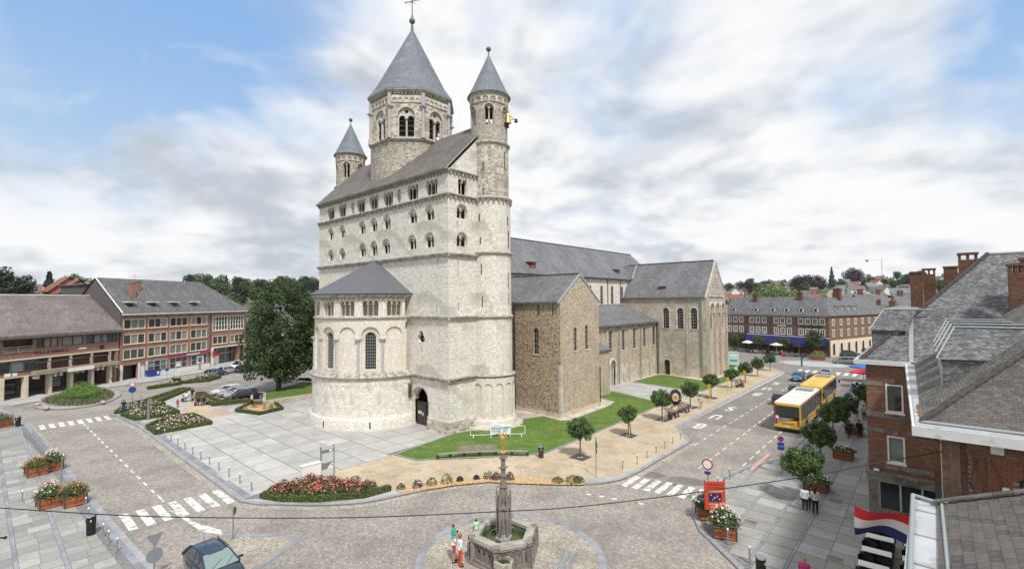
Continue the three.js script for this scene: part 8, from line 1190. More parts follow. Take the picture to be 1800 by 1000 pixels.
// signs
function sign(x, z, label, h, make, y = 0.1, turn = 0) { const t = thing('road_sign', label, 'sign', [x, y, z], turn); part(t, 'post', uvMetres(cyl(0.035, 0.035, 0, h, 0, 0, 8)), M.steel); make(t); return t; }
const disc = (r, y, z = 0.05, n = 28) => uvMetres(new THREE.CylinderGeometry(r, r, 0.02, n).rotateX(Math.PI / 2).translate(0, y, z));
const camTurn = (x, z) => Math.atan2(-x, -z);
sign(-11.7, -33.0, 'round red and white no vehicles sign with blue plate', 3.0, (t) => { part(t, 'sign_face', disc(0.36, 2.78, 0.05), M.red); part(t, 'sign_centre', disc(0.27, 2.78, 0.066), M.white); part(t, 'plate', [rbx(-0.2, 2.1, 0.04, 0.2, 2.32, 0.06, 0.01)], M.blueSign); }, 0.1, camTurn(-11.7, -33) - 0.25);
sign(-9.3, -42.4, 'round no parking sign over blue plates on the right pavement', 3.0, (t) => { part(t, 'sign_face', disc(0.22, 2.85, 0.05), M.red); part(t, 'sign_centre', disc(0.17, 2.85, 0.064), M.blueSign); part(t, 'bar', [bx(-0.2, -0.025, 0.064, 0.2, 0.025, 0.075).rotateZ(-0.785).translate(0, 2.85, 0)], M.red); part(t, 'plate', [rbx(-0.24, 2.3, 0.04, 0.24, 2.58, 0.06, 0.01)], M.blueSign); part(t, 'plate', [rbx(-0.24, 1.98, 0.04, 0.24, 2.26, 0.06, 0.01)], M.blueSign); }, 0.1, camTurn(-9.3, -42.4));
sign(-82.1, -14.3, 'blue roundabout sign under a white give way triangle', 2.9, (t) => { part(t, 'sign_face', disc(0.42, 2.3, 0.05), M.blueSign); part(t, 'triangle', [plate([[-0.4, 3.25], [0.4, 3.25], [0, 2.6]], [], 0.04, 0.06)], M.red); part(t, 'triangle_centre', [plate([[-0.28, 3.18], [0.28, 3.18], [0, 2.74]], [], 0.06, 0.068)], M.white); }, 0.05, camTurn(-82, -14));
sign(-102.9, -22.8, 'small blue sign on the side road corner', 2.6, (t) => part(t, 'sign_face', [rbx(-0.25, 1.9, 0.03, 0.25, 2.5, 0.06, 0.02)], M.blueSign), 0.1, camTurn(-103, -23));
sign(-31.6, -10.4, 'bare slim post on the triangular island', 1.75, (t) => part(t, 'sign_edge', uvMetres(bx(-0.012, 1.35, -0.2, 0.012, 1.75, 0.02)), M.steelDark), 0.05, 0.5);
sign(-20.2, -32.6, 'sign post on the gravel walk seen edge on', 3.1, (t) => { part(t, 'sign_face', [new THREE.CylinderGeometry(0.34, 0.34, 0.02, 24).rotateZ(Math.PI / 2).translate(0.05, 2.6, 0)], M.steel); part(t, 'plate', [bx(0.03, 1.9, -0.25, 0.05, 2.2, 0.25)], M.steel); }, 0.1, camTurn(-20, -32) + 0.25);
sign(-29.8, -6.2, 'back of a grey give way triangle with round sign at the bottom left', 2.3, (t) => { part(t, 'triangle', [plate([[-0.38, 2.3], [0.38, 2.3], [0, 1.65]], [], -0.06, -0.04)], M.signBack = flat('#86898b', 0.5)); part(t, 'round_sign', [new THREE.CylinderGeometry(0.36, 0.36, 0.02, 24).rotateX(Math.PI / 2).translate(0, 1.25, -0.05)], M.signBack); }, 0.1, camTurn(-29.8, -6) + 0.25 + Math.PI);
sign(-23.5, -111.0, 'slim post with small red sign at the far end of the walk', 2.6, (t) => part(t, 'sign_face', [bx(-0.28, 1.9, 0.03, 0.28, 2.6, 0.06)], M.red), 0.1, 0.2); sign(-20.6, -113.5, 'stout dark bollard post beside the far roundabout', 1.8, (t) => part(t, 'sleeve', uvMetres(cyl(0.16, 0.16, 0, 1.8, 0, 0, 10)), M.steelDark), 0.1, 0); sign(-71.2, -14.0, 'stout grey steel post before the flower beds', 2.5, (t) => part(t, 'sleeve', uvMetres(cyl(0.14, 0.14, 0, 2.3, 0, 0, 10)), M.steel)); sign(-73.2, -13.6, 'thin grey pole left of the stout steel post', 2.7, (t) => part(t, 'cap', uvMetres(sph(0.05, 0, 2.7, 0, 8, 6)), M.steel)); sign(-50.6, -4.6, 'slim grey pole rising between the two pairs of planters', 2.1, (t) => part(t, 'cap', uvMetres(sph(0.05, 0, 2.1, 0, 8, 6)), M.steel)); sign(-69.4, -26.2, 'grey pole with dark lamp head beside the retaining wall', 3.6, (t) => part(t, 'lamp_head', [rbx(-0.16, 3.3, -0.16, 0.16, 3.65, 0.16, 0.04)], M.black)); sign(-23.3, -52.6, 'grey pole with round face beside the first bench', 2.6, (t) => part(t, 'sign_face', disc(0.2, 2.4, 0.03), M.glassPost), 0.1, 0.5);
for (const [z, l] of [[-65.5, 'yellow bus stop pole by the walking person'], [-73.2, 'second yellow bus stop pole on the walk'], [-81.5, 'third yellow bus stop pole near the transept']]) { const t = thing('bus_stop_pole', l, 'sign', [-22.8, 0.1, z]); part(t, 'post', uvMetres(cyl(0.06, 0.06, 0, 2.5, 0, 0, 8)), M.busYellow); part(t, 'flag_plate', [rbx(-0.22, 2.0, -0.03, 0.22, 2.5, 0.03, 0.02)], M.busYellow); }
// poster board, information stele, white box
// lines of lettering too small to read in the photograph: uneven strokes
function strokes(g, x, y, w, h) { for (let q = x, i = 0; q < x + w; i++) { const k = 3 + hash(i, Math.round(y), 9) * h * 0.5; g.fillRect(q, y + (hash(i, 2, 3) < 0.3 ? h * 0.25 : 0), k * 0.6, h * (hash(i, 4, 5) < 0.3 ? 0.75 : 1)); if (hash(i, 7, 8) < 0.5) g.fillRect(q, y + h * 0.45, k, h * 0.2); q += k + 2; } }
function canvasMat(w, h, draw, rough = 0.6) { const c = document.createElement('canvas'); c.width = w; c.height = h; draw(c.getContext('2d'), w, h); const t = new THREE.CanvasTexture(c); t.colorSpace = THREE.SRGBColorSpace; return new THREE.MeshStandardMaterial({ map: t, roughness: rough, side: THREE.DoubleSide }); }
{
  const t = thing('poster_board', 'orange red event poster board between the planters', 'poster', [-10.45, 0.1, -30.6], camTurn(-10.4, -30.6) + 0.35);
  const pm = canvasMat(256, 320, (g, w, h) => { g.fillStyle = '#c8492f'; g.fillRect(0, 0, w, h); g.fillStyle = '#7d1f1a'; strokes(g, 24, 20, 210, 26); strokes(g, 30, 56, 200, 26); g.fillStyle = '#e9d2c4'; strokes(g, 22, 96, 216, 18); g.fillStyle = '#232a55'; g.fillRect(48, 130, 160, 96); g.fillStyle = '#cfd8ee'; for (const [x, y, r] of [[80, 150, 8], [120, 185, 10], [160, 160, 7], [100, 205, 6], [185, 200, 9]]) { g.beginPath(); g.arc(x, y, r, 0, 7); g.fill(); } g.fillStyle = '#b9524c'; g.fillRect(120, 165, 50, 20); g.fillStyle = '#e9d2c4'; strokes(g, 50, 246, 160, 18); strokes(g, 70, 276, 110, 18); });
  const face = new THREE.PlaneGeometry(1.25, 1.7).translate(0, 1.75, 0.035); part(t, 'poster_face', face, pm); part(t, 'board', [bx(-0.63, 0.9, -0.03, 0.63, 2.61, 0.03)], M.red); part(t, 'post', [rod([-0.6, 0, -0.05], [-0.6, 2.7, -0.05], 0.03)], M.steelDark); part(t, 'post', [rod([0.6, 0, -0.05], [0.6, 2.8, -0.05], 0.03)], M.steelDark);
  const s = thing('information_stele', 'tall grey glass information panel at the plaza edge', 'sign', [-36.5, 0.1, -18.8], head(0, -1));
  const sm_ = canvasMat(128, 320, (g, w, h) => { g.fillStyle = '#c6cac8'; g.fillRect(0, 0, w, h); g.fillStyle = '#7b7d7d'; g.fillRect(0, 26, w, 38); g.fillRect(0, 176, w, 72); g.fillStyle = '#e4e6e4'; g.fillRect(82, 32, 34, 24); g.beginPath(); g.moveTo(60, 248); g.quadraticCurveTo(100, 180, 128, 190); g.lineTo(128, 248); g.fill(); g.fillStyle = '#3c3d3d'; g.beginPath(); g.arc(112, 212, 9, 0, 7); g.fill(); }, 0.3);
  part(s, 'panel', [bx(-0.5, 0.1, -0.04, 0.5, 2.45, 0.04)], M.glassPost); part(s, 'panel_face', new THREE.PlaneGeometry(0.96, 2.2).rotateY(0).translate(0, 1.3, 0.045), sm_); part(s, 'post', [bx(0.5, 0, -0.06, 0.58, 2.5, 0.06)], M.steel); part(s, 'post', [bx(-0.58, 0, -0.06, -0.5, 2.5, 0.06)], M.steel);
  const b = thing('utility_box', 'low white utility cabinet behind the roses', 'cabinet', [-36.6, 0.1, -17.5], head(0, -1)); part(b, 'cabinet', [rbx(-0.75, 0, -0.22, 0.75, 1.35, 0.22, 0.02)], M.white); part(b, 'lid', [rbx(-0.8, 1.35, -0.26, 0.8, 1.4, 0.26, 0.01)], M.white); part(b, 'warning_mark', [plate([[-0.5, 0.5], [-0.3, 0.5], [-0.4, 0.7]], [[[-0.45, 0.53], [-0.35, 0.53], [-0.4, 0.64]]], 0.22, 0.226)], M.black); part(b, 'vent', [0, 1, 2].map((i) => bx(0.2, 0.2 + i * 0.08, 0.22, 0.5, 0.23 + i * 0.08, 0.226)), M.glassPost);
}
{ // barriers with a site board on the lawn
  const a = [-35.6, -33.6], b = [-31.7, -37.6], dx = b[0] - a[0], dz = b[1] - a[1], l = Math.hypot(dx, dz), tn = head(dx, dz);
  for (const [s0, s1, lb] of [[0, 2.5, 'white crowd barrier left of the notice board on the lawn'], [2.9, l, 'white crowd barrier right of the notice board on the lawn']]) { const t = thing('crowd_barrier', lb, 'barrier', [a[0] + dx * s0 / l, 0.15, a[1] + dz * s0 / l], tn), w = s1 - s0; part(t, 'frame', [rod([0, 0.25, 0], [w, 0.25, 0], 0.03), rod([0, 1.05, 0], [w, 1.05, 0], 0.03), rod([0, 0.25, 0], [0, 1.05, 0], 0.03), rod([w, 0.25, 0], [w, 1.05, 0], 0.03)], M.white); for (const x of [0.3, w - 0.4]) part(t, 'foot', uvMetres(rod([x, 0, -0.3], [x, 0.25, 0.0], 0.03)), M.white); for (const x of [0.3, w - 0.4]) part(t, 'foot', uvMetres(rod([x, 0, 0.3], [x, 0.25, 0.0], 0.03)), M.white); }
  const t = thing('notice_board', 'white site notice board on the lawn behind the fountain figure', 'sign', [-33.55, 0.15, -35.9], camTurn(-33.5, -35.9)); part(t, 'board', [bx(-1.05, 0.25, -0.03, 1.05, 1.25, 0.0)], M.white);
  part(t, 'board_face', new THREE.PlaneGeometry(2.06, 0.96).translate(0, 0.75, 0.006), canvasMat(256, 120, (g, w, h) => { g.fillStyle = '#dfe4ea'; g.fillRect(0, 0, w, h); g.fillStyle = '#c3ccda'; g.fillRect(12, 12, 128, 60); g.fillStyle = '#4a4f86'; g.beginPath(); g.moveTo(50, 16); g.lineTo(62, 40); g.lineTo(38, 40); g.fill(); strokes(g, 40, 50, 90, 13); strokes(g, 160, 20, 76, 14); g.fillStyle = '#5a5f78'; for (let i = 0; i < 4; i++) g.fillRect(16 + i * 26, 82, 18, 14); for (let i = 0; i < 5; i++) g.fillRect(160, 46 + i * 12, 70 - i * 7, 5); g.fillStyle = '#26272b'; g.fillRect(116, 78, 12, 24); })); for (const s of [-1, 1]) part(t, 'leg', [bx(s * 0.98 - 0.03, 0, -0.05, s * 0.98 + 0.03, 0.3, 0.02)], M.white);
}
{ // curved long bench on the gravel
  const t = thing('curved_bench', 'long curved grey wooden bench along the lawn', 'bench', [-30.2, 0.12, -30.8]); const pts = smoothLine([[-33.2, -27.4], [-32.3, -28.8], [-31.0, -30.4], [-29.4, -31.9], [-27.7, -33.2]], 6).map(([x, z]) => [x + 30.2 + 0.35, z + 30.8 + 0.3]);
  M.oldWood = surf(1, 128, (u, v) => scl([150, 142, 134], 0.75 + 0.4 * fbm(u, v, 10, 4, 621)), {});
  for (let k = 0; k < 3; k++) part(t, 'seat_slat', ribbon(pts.map(([x, z]) => [x, z]), 0.13, 0.42, 0.46).map((g) => g.translate(-k * 0.1, 0, -k * 0.11)), M.oldWood);
  const bp = pts.slice(8, 21); for (let i = 0; i < bp.length - 1; i++) { const [x0, z0] = bp[i], [x1, z1] = bp[i + 1]; part(t, 'back_board', [slab([[x0 - 0.32, z0 - 0.34], [x1 - 0.32, z1 - 0.34], [x1 - 0.36, z1 - 0.38], [x0 - 0.36, z0 - 0.38]], 0.5, 0.92)], M.oldWood); }
  for (let i = 0; i < pts.length; i += 5) part(t, 'leg', [bx(pts[i][0] - 0.25, 0, pts[i][1] - 0.3, pts[i][0] - 0.2, 0.43, pts[i][1] - 0.0)], M.steelDark);
}
function bench(x, z, turn, label) { const t = thing('bench', label, 'bench', [x, 0.12, z], turn, 'wooden benches'); for (let k = 0; k < 4; k++) part(t, 'seat_slat', uvMetres(rbx(-0.9, 0.42, -0.22 + k * 0.12, 0.9, 0.46, -0.12 + k * 0.12, 0.01)), M.oldWood); for (let k = 0; k < 3; k++) part(t, 'back_slat', uvMetres(rbx(-0.9, 0.55 + k * 0.13, -0.3, 0.9, 0.65 + k * 0.13, -0.26, 0.01)), M.oldWood); for (const s of [-0.7, 0.7]) { part(t, 'leg', uvMetres(bx(s - 0.03, 0, -0.2, s + 0.03, 0.42, 0.22)), M.steelDark); part(t, 'back_post', uvMetres(bx(s - 0.03, 0.3, -0.33, s + 0.03, 0.95, -0.3)), M.steelDark); } return t; }
bench(-23.6, -55.2, Math.PI / 2, 'bench with seated people beside the brown bin'); bench(-23.6, -58.4, Math.PI / 2, 'bench below the flower wreath'); bench(-23.4, -80.4, Math.PI / 2, 'bench with people before the transept'); bench(-80.0, -20.2, 0.8, 'bench with seated people on the gravel patch'); bench(-75.4, -20.6, 1.0, 'bench with dark clothed people before the parked cars');
{ // upright flower wreath on a stand
  const t = thing('flower_wreath', 'tall oval wreath of dark red flowers standing on the walk', 'wreath', [-24.4, 0.12, -58.2], 0.6), L = new Leaves(); for (let i = 0; i < 1500; i++) { const a = rr(0, 6.283), q = 0.55 + 0.45 * rnd(); L.add(Math.cos(a) * 0.75 * q, 1.7 + Math.sin(a) * 1.0 * q, rr(-0.12, 0.14), Math.cos(a), Math.sin(a), 0.6, rr(0.05, 0.09), tone([lin(110, 44, 46), lin(84, 60, 44), lin(146, 84, 74), lin(74, 82, 50)], 0.3), 0.8); } part(t, 'flowers', L.geo(), flowerMat).userData.kind = 'stuff'; part(t, 'centre', [plate(ringPts(0, 1.65, 0.3, 18), [], -0.04, 0.04)], flat('#c98a4a', 0.7)); part(t, 'stand', [rod([-0.5, 0, 0.1], [-0.2, 1.2, 0], 0.04), rod([0.5, 0, 0.1], [0.2, 1.2, 0], 0.04), rod([0, 0, -0.4], [0, 1.3, -0.05], 0.04)], M.steelDark);
  const k = thing('glass_kiosk', 'pale green glass bus shelter panel behind the transept corner', 'kiosk', [-31.0, 0.12, -103.6], 0.3); part(k, 'panel', [bx(-0.9, 0.3, -0.12, 0.9, 2.9, 0.12)], M.paneLight); part(k, 'frame', [bx(-1.0, 0, -0.15, -0.9, 3.0, 0.15), bx(0.9, 0, -0.15, 1.0, 3.0, 0.15), bx(-1.0, 2.9, -0.16, 1.0, 3.02, 0.16)], M.white); part(k, 'poster_face', new THREE.PlaneGeometry(1.7, 2.4).translate(0, 1.6, 0.125), canvasMat(64, 96, (g, w, h) => { g.fillStyle = '#b9d6d2'; g.fillRect(0, 0, w, h); g.fillStyle = '#5f9a98'; g.fillRect(6, 52, 52, 18); g.fillStyle = '#dcebe8'; g.fillRect(6, 8, 52, 14); }));
}
{ // café terrace: chairs, tables, parasols
  const cg = { seat: join([bx(-0.22, 0.42, -0.22, 0.22, 0.47, 0.22)]), back: join([bx(-0.22, 0.5, -0.24, 0.22, 0.88, -0.2)]), legs: join([[-0.2, -0.2], [0.2, -0.2], [0.2, 0.2], [-0.2, 0.2]].map(([x, z]) => rod([x, 0, z], [x, 0.44, z], 0.018, 0.018, 5))) };
  const mk = (x, z, turn, label, group, m1, m2) => { const t = thing('cafe_chair', label, 'chair', [x, 0.11, z], turn, group); part(t, 'seat', cg.seat, m1); part(t, 'backrest', cg.back, m1); for (const [p, q] of [[-0.2, -0.2], [0.2, -0.2], [0.2, 0.2], [-0.2, 0.2]]) part(t, 'leg', cg.leg ?? (cg.leg = uvMetres(rod([0, 0, 0], [0, 0.44, 0], 0.018, 0.018, 5))), m2 ?? M.steel).position.set(p, 0, q); return t; };
  seed = 61; const d = [0.9575, 0.2884], n = [-0.2884, 0.9575], O = [-44.8, -143]; const tg = { top: join([cyl(0.35, 0.35, 0.71, 0.74, 0, 0, 14)]), leg: join([cyl(0.03, 0.03, 0, 0.71, 0, 0, 6), cyl(0.22, 0.2, 0, 0.03, 0, 0, 10)]) };
  for (let i = 0; i < 17; i++) for (let j = 0; j < 2; j++) { const s = 1.5 + i * 1.5 + rr(-0.2, 0.2), q = 4.0 + j * 1.9 + rr(-0.2, 0.2), x = O[0] + d[0] * s + n[0] * q, z = O[1] + d[1] * s + n[1] * q; const t = thing('cafe_table', 'round café table on the far terrace', 'table', [x, 0.02, z], 0, 'tables of the far café terrace'); part(t, 'table_top', tg.top, M.glassPost); part(t, 'pedestal', tg.leg, M.steel); for (const a of [rr(0, 6), rr(0, 6)]) mk(x + Math.sin(a) * 0.6, z + Math.cos(a) * 0.6, a + Math.PI, 'light metal café chair on the far terrace', 'chairs of the far café terrace', i % 3 ? M.glassPost : M.black).position.y = 0.02; }
  const parasol = (x, z, r, m, label, h = 2.5) => { const t = thing('parasol', label, 'parasol', [x, 0.08, z]); part(t, 'pole', uvMetres(cyl(0.03, 0.03, 0, h + 0.3, 0, 0, 8)), M.white); part(t, 'canopy', uvMetres(new THREE.ConeGeometry(r, r * 0.34, 8, 1, true).translate(0, h + r * 0.17, 0)), m); part(t, 'canopy_edge', uvMetres(new THREE.CylinderGeometry(r, r, 0.16, 8, 1, true).translate(0, h - 0.08, 0)), m); part(t, 'base', uvMetres(cyl(0.3, 0.28, 0, 0.1, 0, 0, 12)), M.greyStone); };
  [[9.6, 4.6, M.white, 'white parasol at the left of the far terrace'], [12.6, 5.2, M.black, 'dark parasol left of centre on the far terrace'], [15.2, 4.4, M.black, 'dark parasol at the centre of the far terrace'], [17.6, 5.4, M.frameCream, 'cream parasol right of centre on the far terrace'], [22.6, 4.6, M.black, 'dark parasol at the right of the far terrace']].forEach(([s, q, m, l]) => parasol(O[0] + d[0] * s + n[0] * q, O[1] + d[1] * s + n[1] * q, 1.5, m, l));
  M.parRed = flat('#cf2f3a', 0.7); M.parBlue = flat('#2f6fae', 0.7); parasol(-8.4, -92, 1.8, M.parRed, 'bright red parasol on the right pavement', 2.4); parasol(-8.9, -98.4, 2.0, M.parBlue, 'blue parasol behind the red one', 2.5); parasol(-6.4, -99, 1.7, M.parBlue, 'second blue parasol, right of the first', 2.5);
  for (let i = 0; i < 12; i++) mk(-9.3 + (i % 4) * 0.62, -87.5 - Math.floor(i / 4) * 1.6, rr(0, 6), 'dark café chair below the red parasol', 'chairs below the red parasol', M.black, M.steelDark);
  // near terrace: black wicker armchairs and white tables
  const arm = (x, z, turn, label) => { const t = thing('wicker_armchair', label, 'chair', [x, 0.115, z], turn, 'black armchairs below the flag'); part(t, 'seat', [rbx(-0.3, 0.3, -0.3, 0.3, 0.46, 0.3, 0.05, 2)], M.black); const g = new THREE.CylinderGeometry(0.36, 0.32, 0.5, 14, 1, true, Math.PI * 0.5, Math.PI).translate(0, 0.6, 0.02).rotateY(0); part(t, 'backrest', uvMetres(g.toNonIndexed()), M.black); part(t, 'armrest', [rbx(-0.36, 0.5, -0.1, -0.29, 0.62, 0.3, 0.02)], M.black); part(t, 'armrest', [rbx(0.29, 0.5, -0.1, 0.36, 0.62, 0.3, 0.02)], M.black); for (const [p, q] of [[-0.26, -0.26], [0.26, -0.26], [0.26, 0.26], [-0.26, 0.26]]) part(t, 'leg', uvMetres(rod([p, 0, q], [p, 0.32, q], 0.02)), M.steel); };
  const tbl = (x, z, label) => { const t = thing('terrace_table', label, 'table', [x, 0.115, z], 0.06, 'white tables below the flag'); part(t, 'table_top', [rbx(-0.62, 0.71, -0.3, 0.62, 0.75, 0.3, 0.012)], M.white); for (const [p, q] of [[-0.55, -0.25], [0.55, -0.25], [0.55, 0.25], [-0.55, 0.25]]) part(t, 'leg', uvMetres(rod([p, 0, q], [p, 0.72, q], 0.02)), M.steel); };
  const rows = [['second row', -31.3], ['front row', -29.5], ['back row', -33.2]];
  rows.forEach(([nm, z], k) => { tbl(-2.55, z, `white table below the flag, ${nm}`); tbl(-0.9, z - 0.1, `white table beside the zinc gutter, ${nm}`); for (const s of [-0.32, 0.32]) { arm(-2.55 + s, z - 0.55, 0, `${s < 0 ? 'left' : 'right'} black armchair behind the left white table, ${nm}`); arm(-2.55 + s, z + 0.55, Math.PI, `${s < 0 ? 'left' : 'right'} black armchair before the left white table, ${nm}`); arm(-0.9 + s, z - 0.65, 0, `${s < 0 ? 'left' : 'right'} black armchair behind the right white table, ${nm}`); } });
}
{ // overhead cables
  const cable = (pts, r, label) => solo('overhead_cable', label, 'cable', [new THREE.TubeGeometry(new THREE.CatmullRomCurve3(pts.map((p) => V3(...p))), 60, r, 5)], M.black);
  cable([[-23.4, 7.9, 0.8], [-21.98, 7.68, -0.62], [-19.21, 7.35, -3.27], [-16.7, 7.19, -5.67], [-13.86, 7.11, -8.39], [-10.7, 7.18, -11.42], [-9.09, 7.25, -12.97], [-5.67, 7.69, -16.24], [-2.87, 8.16, -18.92], [-1.66, 8.44, -20.08], [0.3, 9.0, -21.3]], 0.016, 'black cable slung across the whole foreground');
  const a = thing('flag_pole', 'dark bare rod poking in at the left edge', 'pole', [-30, 5, 2]); part(a, 'rod', [rod([0, 0, 0], [3.1, 0.1, -2.9], 0.035, 0.03)], M.dark); part(a, 'tip', [sph(0.06, 3.1, 0.1, -2.9, 8, 6)], M.dark);
  const s = thing('skip_container', 'dark blue waste container before the shop windows', 'container', [-113.0, 0.1, -22.8], turnOf(-0.529, -0.8486)); part(s, 'tub', [loft([[-0.9, 0, -0.5, 0.5], [-1.1, 1.1, -0.65, 0.65]].map(([x, y, a, b]) => [[x, y, a], [-x, y, a], [-x, y, b], [x, y, b]]))], M.blueSign); part(s, 'lid', [rbx(-1.12, 1.1, -0.66, 1.12, 1.2, 0.66, 0.03)], M.navy); part(s, 'sticker', [bx(0.3, 0.4, 0.6, 0.7, 0.9, 0.64)], M.white);
  const bt = thing('bowl_planter', 'boat shaped planter with flowers at the side road', 'planter', [-99.4, 0.1, -23.4], 0.4); part(bt, 'bowl', [loft([[1.0, 0.9, 0.5], [0.7, 0.3, 0.3]].map(([x, y, w]) => Array.from({ length: 14 }, (_, i) => [Math.cos(i / 14 * 6.283) * x, y, Math.sin(i / 14 * 6.283) * w])).reverse())], M.dark); const L = new Leaves(); for (let i = 0; i < 200; i++) L.add(rr(-0.9, 0.9), rr(0.85, 1.2), rr(-0.35, 0.35), 0, 1, 0, 0.08, i % 3 ? tone(G.mid, 0.3) : tone(white, 0.1)); part(bt, 'plants', L.geo(), leafMat).userData.kind = 'stuff';
}
// ================================================================ PEOPLE
const SKIN = flat('#c08a6c', 0.7);
function sdf(bones, x, y, z, k = 0.035) { let d = 9; for (const [ax, ay, az, bx_, by, bz, ra, rb] of bones) { const ux = bx_ - ax, uy = by - ay, uz = bz - az, px = x - ax, py = y - ay, pz = z - az, t = clamp((px * ux + py * uy + pz * uz) / (ux * ux + uy * uy + uz * uz + 1e-9)), q = Math.hypot(px - ux * t, py - uy * t, pz - uz * t) - (ra + (rb - ra) * t); const h = clamp(0.5 + 0.5 * (q - d) / k); d = d * h + q * (1 - h) - k * h * (1 - h); if (h === 0) d = q; } return d; }
const mcs = {};
function skinMesh(bones, off, clip, N = 60, k = 0.035) {
  let lo = [9, 9, 9], hi = [-9, -9, -9]; for (const b of bones) for (let e = 0; e < 2; e++) for (let i = 0; i < 3; i++) { const r = Math.max(b[6], b[7]) + off + 0.04; lo[i] = Math.min(lo[i], b[e * 3 + i] - r); hi[i] = Math.max(hi[i], b[e * 3 + i] + r); }
  const mc = mcs[N] ?? (mcs[N] = new MarchingCubes(N, SKIN, false, false, 60000)); mc.isolation = 0; const c = lo.map((v, i) => (v + hi[i]) / 2), h = lo.map((v, i) => (hi[i] - v) / 2 * 1.06);
  for (let z = 0; z < N; z++) for (let y = 0; y < N; y++) for (let x = 0; x < N; x++) { const X = c[0] + (x - N / 2) / (N / 2) * h[0], Y = c[1] + (y - N / 2) / (N / 2) * h[1], Z = c[2] + (z - N / 2) / (N / 2) * h[2]; let d = sdf(bones, X, Y, Z, k) - off; if (clip) d = Math.max(d, clip(X, Y, Z)); mc.field[x + y * N + z * N * N] = -d; }
  mc.update(); const n = mc.count, pos = new Float32Array(n * 3); for (let i = 0; i < n; i++) for (let a = 0; a < 3; a++) pos[i * 3 + a] = mc.positionArray[i * 3 + a] * h[a] + c[a];
  let g = new THREE.BufferGeometry(); g.setAttribute('position', new THREE.BufferAttribute(pos, 3)); g = mergeVertices(g, 1e-4); g.computeVertexNormals(); return g;
}
// one relaxed hand: palm, four fingers of unequal length, thumb from the side of the palm; pointing down from the wrist
const handBones = [[0, 0, 0, 0, -0.08, 0, 0.026, 0.034], ...[[-0.027, 0.066], [-0.009, 0.076], [0.009, 0.071], [0.026, 0.056]].flatMap(([x, l]) => [[x, -0.085, 0, x * 1.15, -0.085 - l * 0.55, 0.008, 0.0098, 0.0092], [x * 1.15, -0.085 - l * 0.55, 0.008, x * 1.1, -0.085 - l, 0.03, 0.0092, 0.008]]), [-0.028, -0.03, 0.005, -0.052, -0.06, 0.018, 0.012, 0.011], [-0.052, -0.06, 0.018, -0.05, -0.088, 0.034, 0.011, 0.009]];
const handG = skinMesh(handBones, 0, null, 44, 0.008);
function pose(kind) {
  const J = { pel: [0, 0.93, 0], che: [0, 1.28, 0], nek: [0, 1.44, 0], hed: [0, 1.6, 0.015], sh: 0.175 };
  const leg = { stand: [[[-0.09, 0.9, 0], [-0.1, 0.5, 0.02], [-0.1, 0.09, -0.02]], [[0.09, 0.9, 0], [0.1, 0.5, 0.02], [0.11, 0.09, 0]]], walk: [[[-0.09, 0.9, 0], [-0.09, 0.52, 0.16], [-0.09, 0.1, 0.22]], [[0.09, 0.9, 0], [0.09, 0.5, 0.02], [0.09, 0.16, -0.26]]], sit: [[[-0.09, 0.5, 0], [-0.12, 0.5, 0.42], [-0.12, 0.1, 0.44]], [[0.09, 0.5, 0], [0.12, 0.5, 0.42], [0.13, 0.1, 0.4]]] };
  const arm = { stand: [[[-0.22, 1.12, -0.02], [-0.2, 0.88, 0.06]], [[0.22, 1.12, -0.02], [0.2, 0.88, 0.06]]], walk: [[[-0.22, 1.12, -0.1], [-0.22, 0.9, -0.02]], [[0.22, 1.12, 0.04], [0.21, 0.92, 0.2]]], sit: [[[-0.23, 0.72, 0.02], [-0.15, 0.6, 0.24]], [[0.23, 0.72, 0.02], [0.15, 0.6, 0.24]]], carry: [[[-0.26, 1.2, 0.06], [-0.16, 1.42, 0.16]], [[0.26, 1.2, 0.06], [0.16, 1.42, 0.16]]] };
  const lk = kind === 'carry' ? 'stand' : kind, dy = kind === 'sit' ? -0.43 : 0;
  for (const k of ['pel', 'che', 'nek', 'hed']) J[k] = [J[k][0], J[k][1] + dy, J[k][2]];
  const B = (a, b, ra, rb = ra) => [...a, ...b, ra, rb], L = leg[lk], A = arm[kind], S = [[-J.sh, 1.39 + dy, 0], [J.sh, 1.39 + dy, 0]], out = { dy };
  out.torso = [B(J.pel, J.che, 0.13, 0.125), B([-0.07, J.pel[1], 0], [0.07, J.pel[1], 0], 0.115), B([-0.1, J.che[1] + 0.04, 0], [0.1, J.che[1] + 0.04, 0], 0.11), B(S[0], S[1], 0.055)];
  out.upper = [0, 1].map((i) => B(S[i], A[i][0], 0.05, 0.042)); out.fore = [0, 1].map((i) => B(A[i][0], A[i][1], 0.04, 0.027)); out.wrist = [0, 1].map((i) => [A[i][0], A[i][1]]);
  out.thigh = [0, 1].map((i) => B(L[i][0], L[i][1], 0.085, 0.055)); out.calf = [0, 1].map((i) => B(L[i][1], L[i][2], 0.056, 0.036)); out.foot = [0, 1].map((i) => { const a = L[i][2]; return B([a[0], a[1] - 0.045, a[2] - 0.03], [a[0] * 1.15, a[1] - 0.055, a[2] + 0.16], 0.038, 0.03); });
  const h = J.hed; out.neck = [B(J.nek, [0, h[1] - 0.08, 0.01], 0.052, 0.05)]; out.head = [B([0, h[1] - 0.035, 0.02], [0, h[1] + 0.03, 0], 0.075, 0.092), B([0, h[1] - 0.075, 0.045], [0, h[1] - 0.06, 0.04], 0.045), B([0, h[1] + 0.01, 0.095], [0, h[1] - 0.025, 0.112], 0.009, 0.014), B([-0.088, h[1] + 0.005, 0], [-0.088, h[1] - 0.025, 0.005], 0.014), B([0.088, h[1] + 0.005, 0], [0.088, h[1] - 0.025, 0.005], 0.014)]; out.h = h; return out;
}
const people = {};
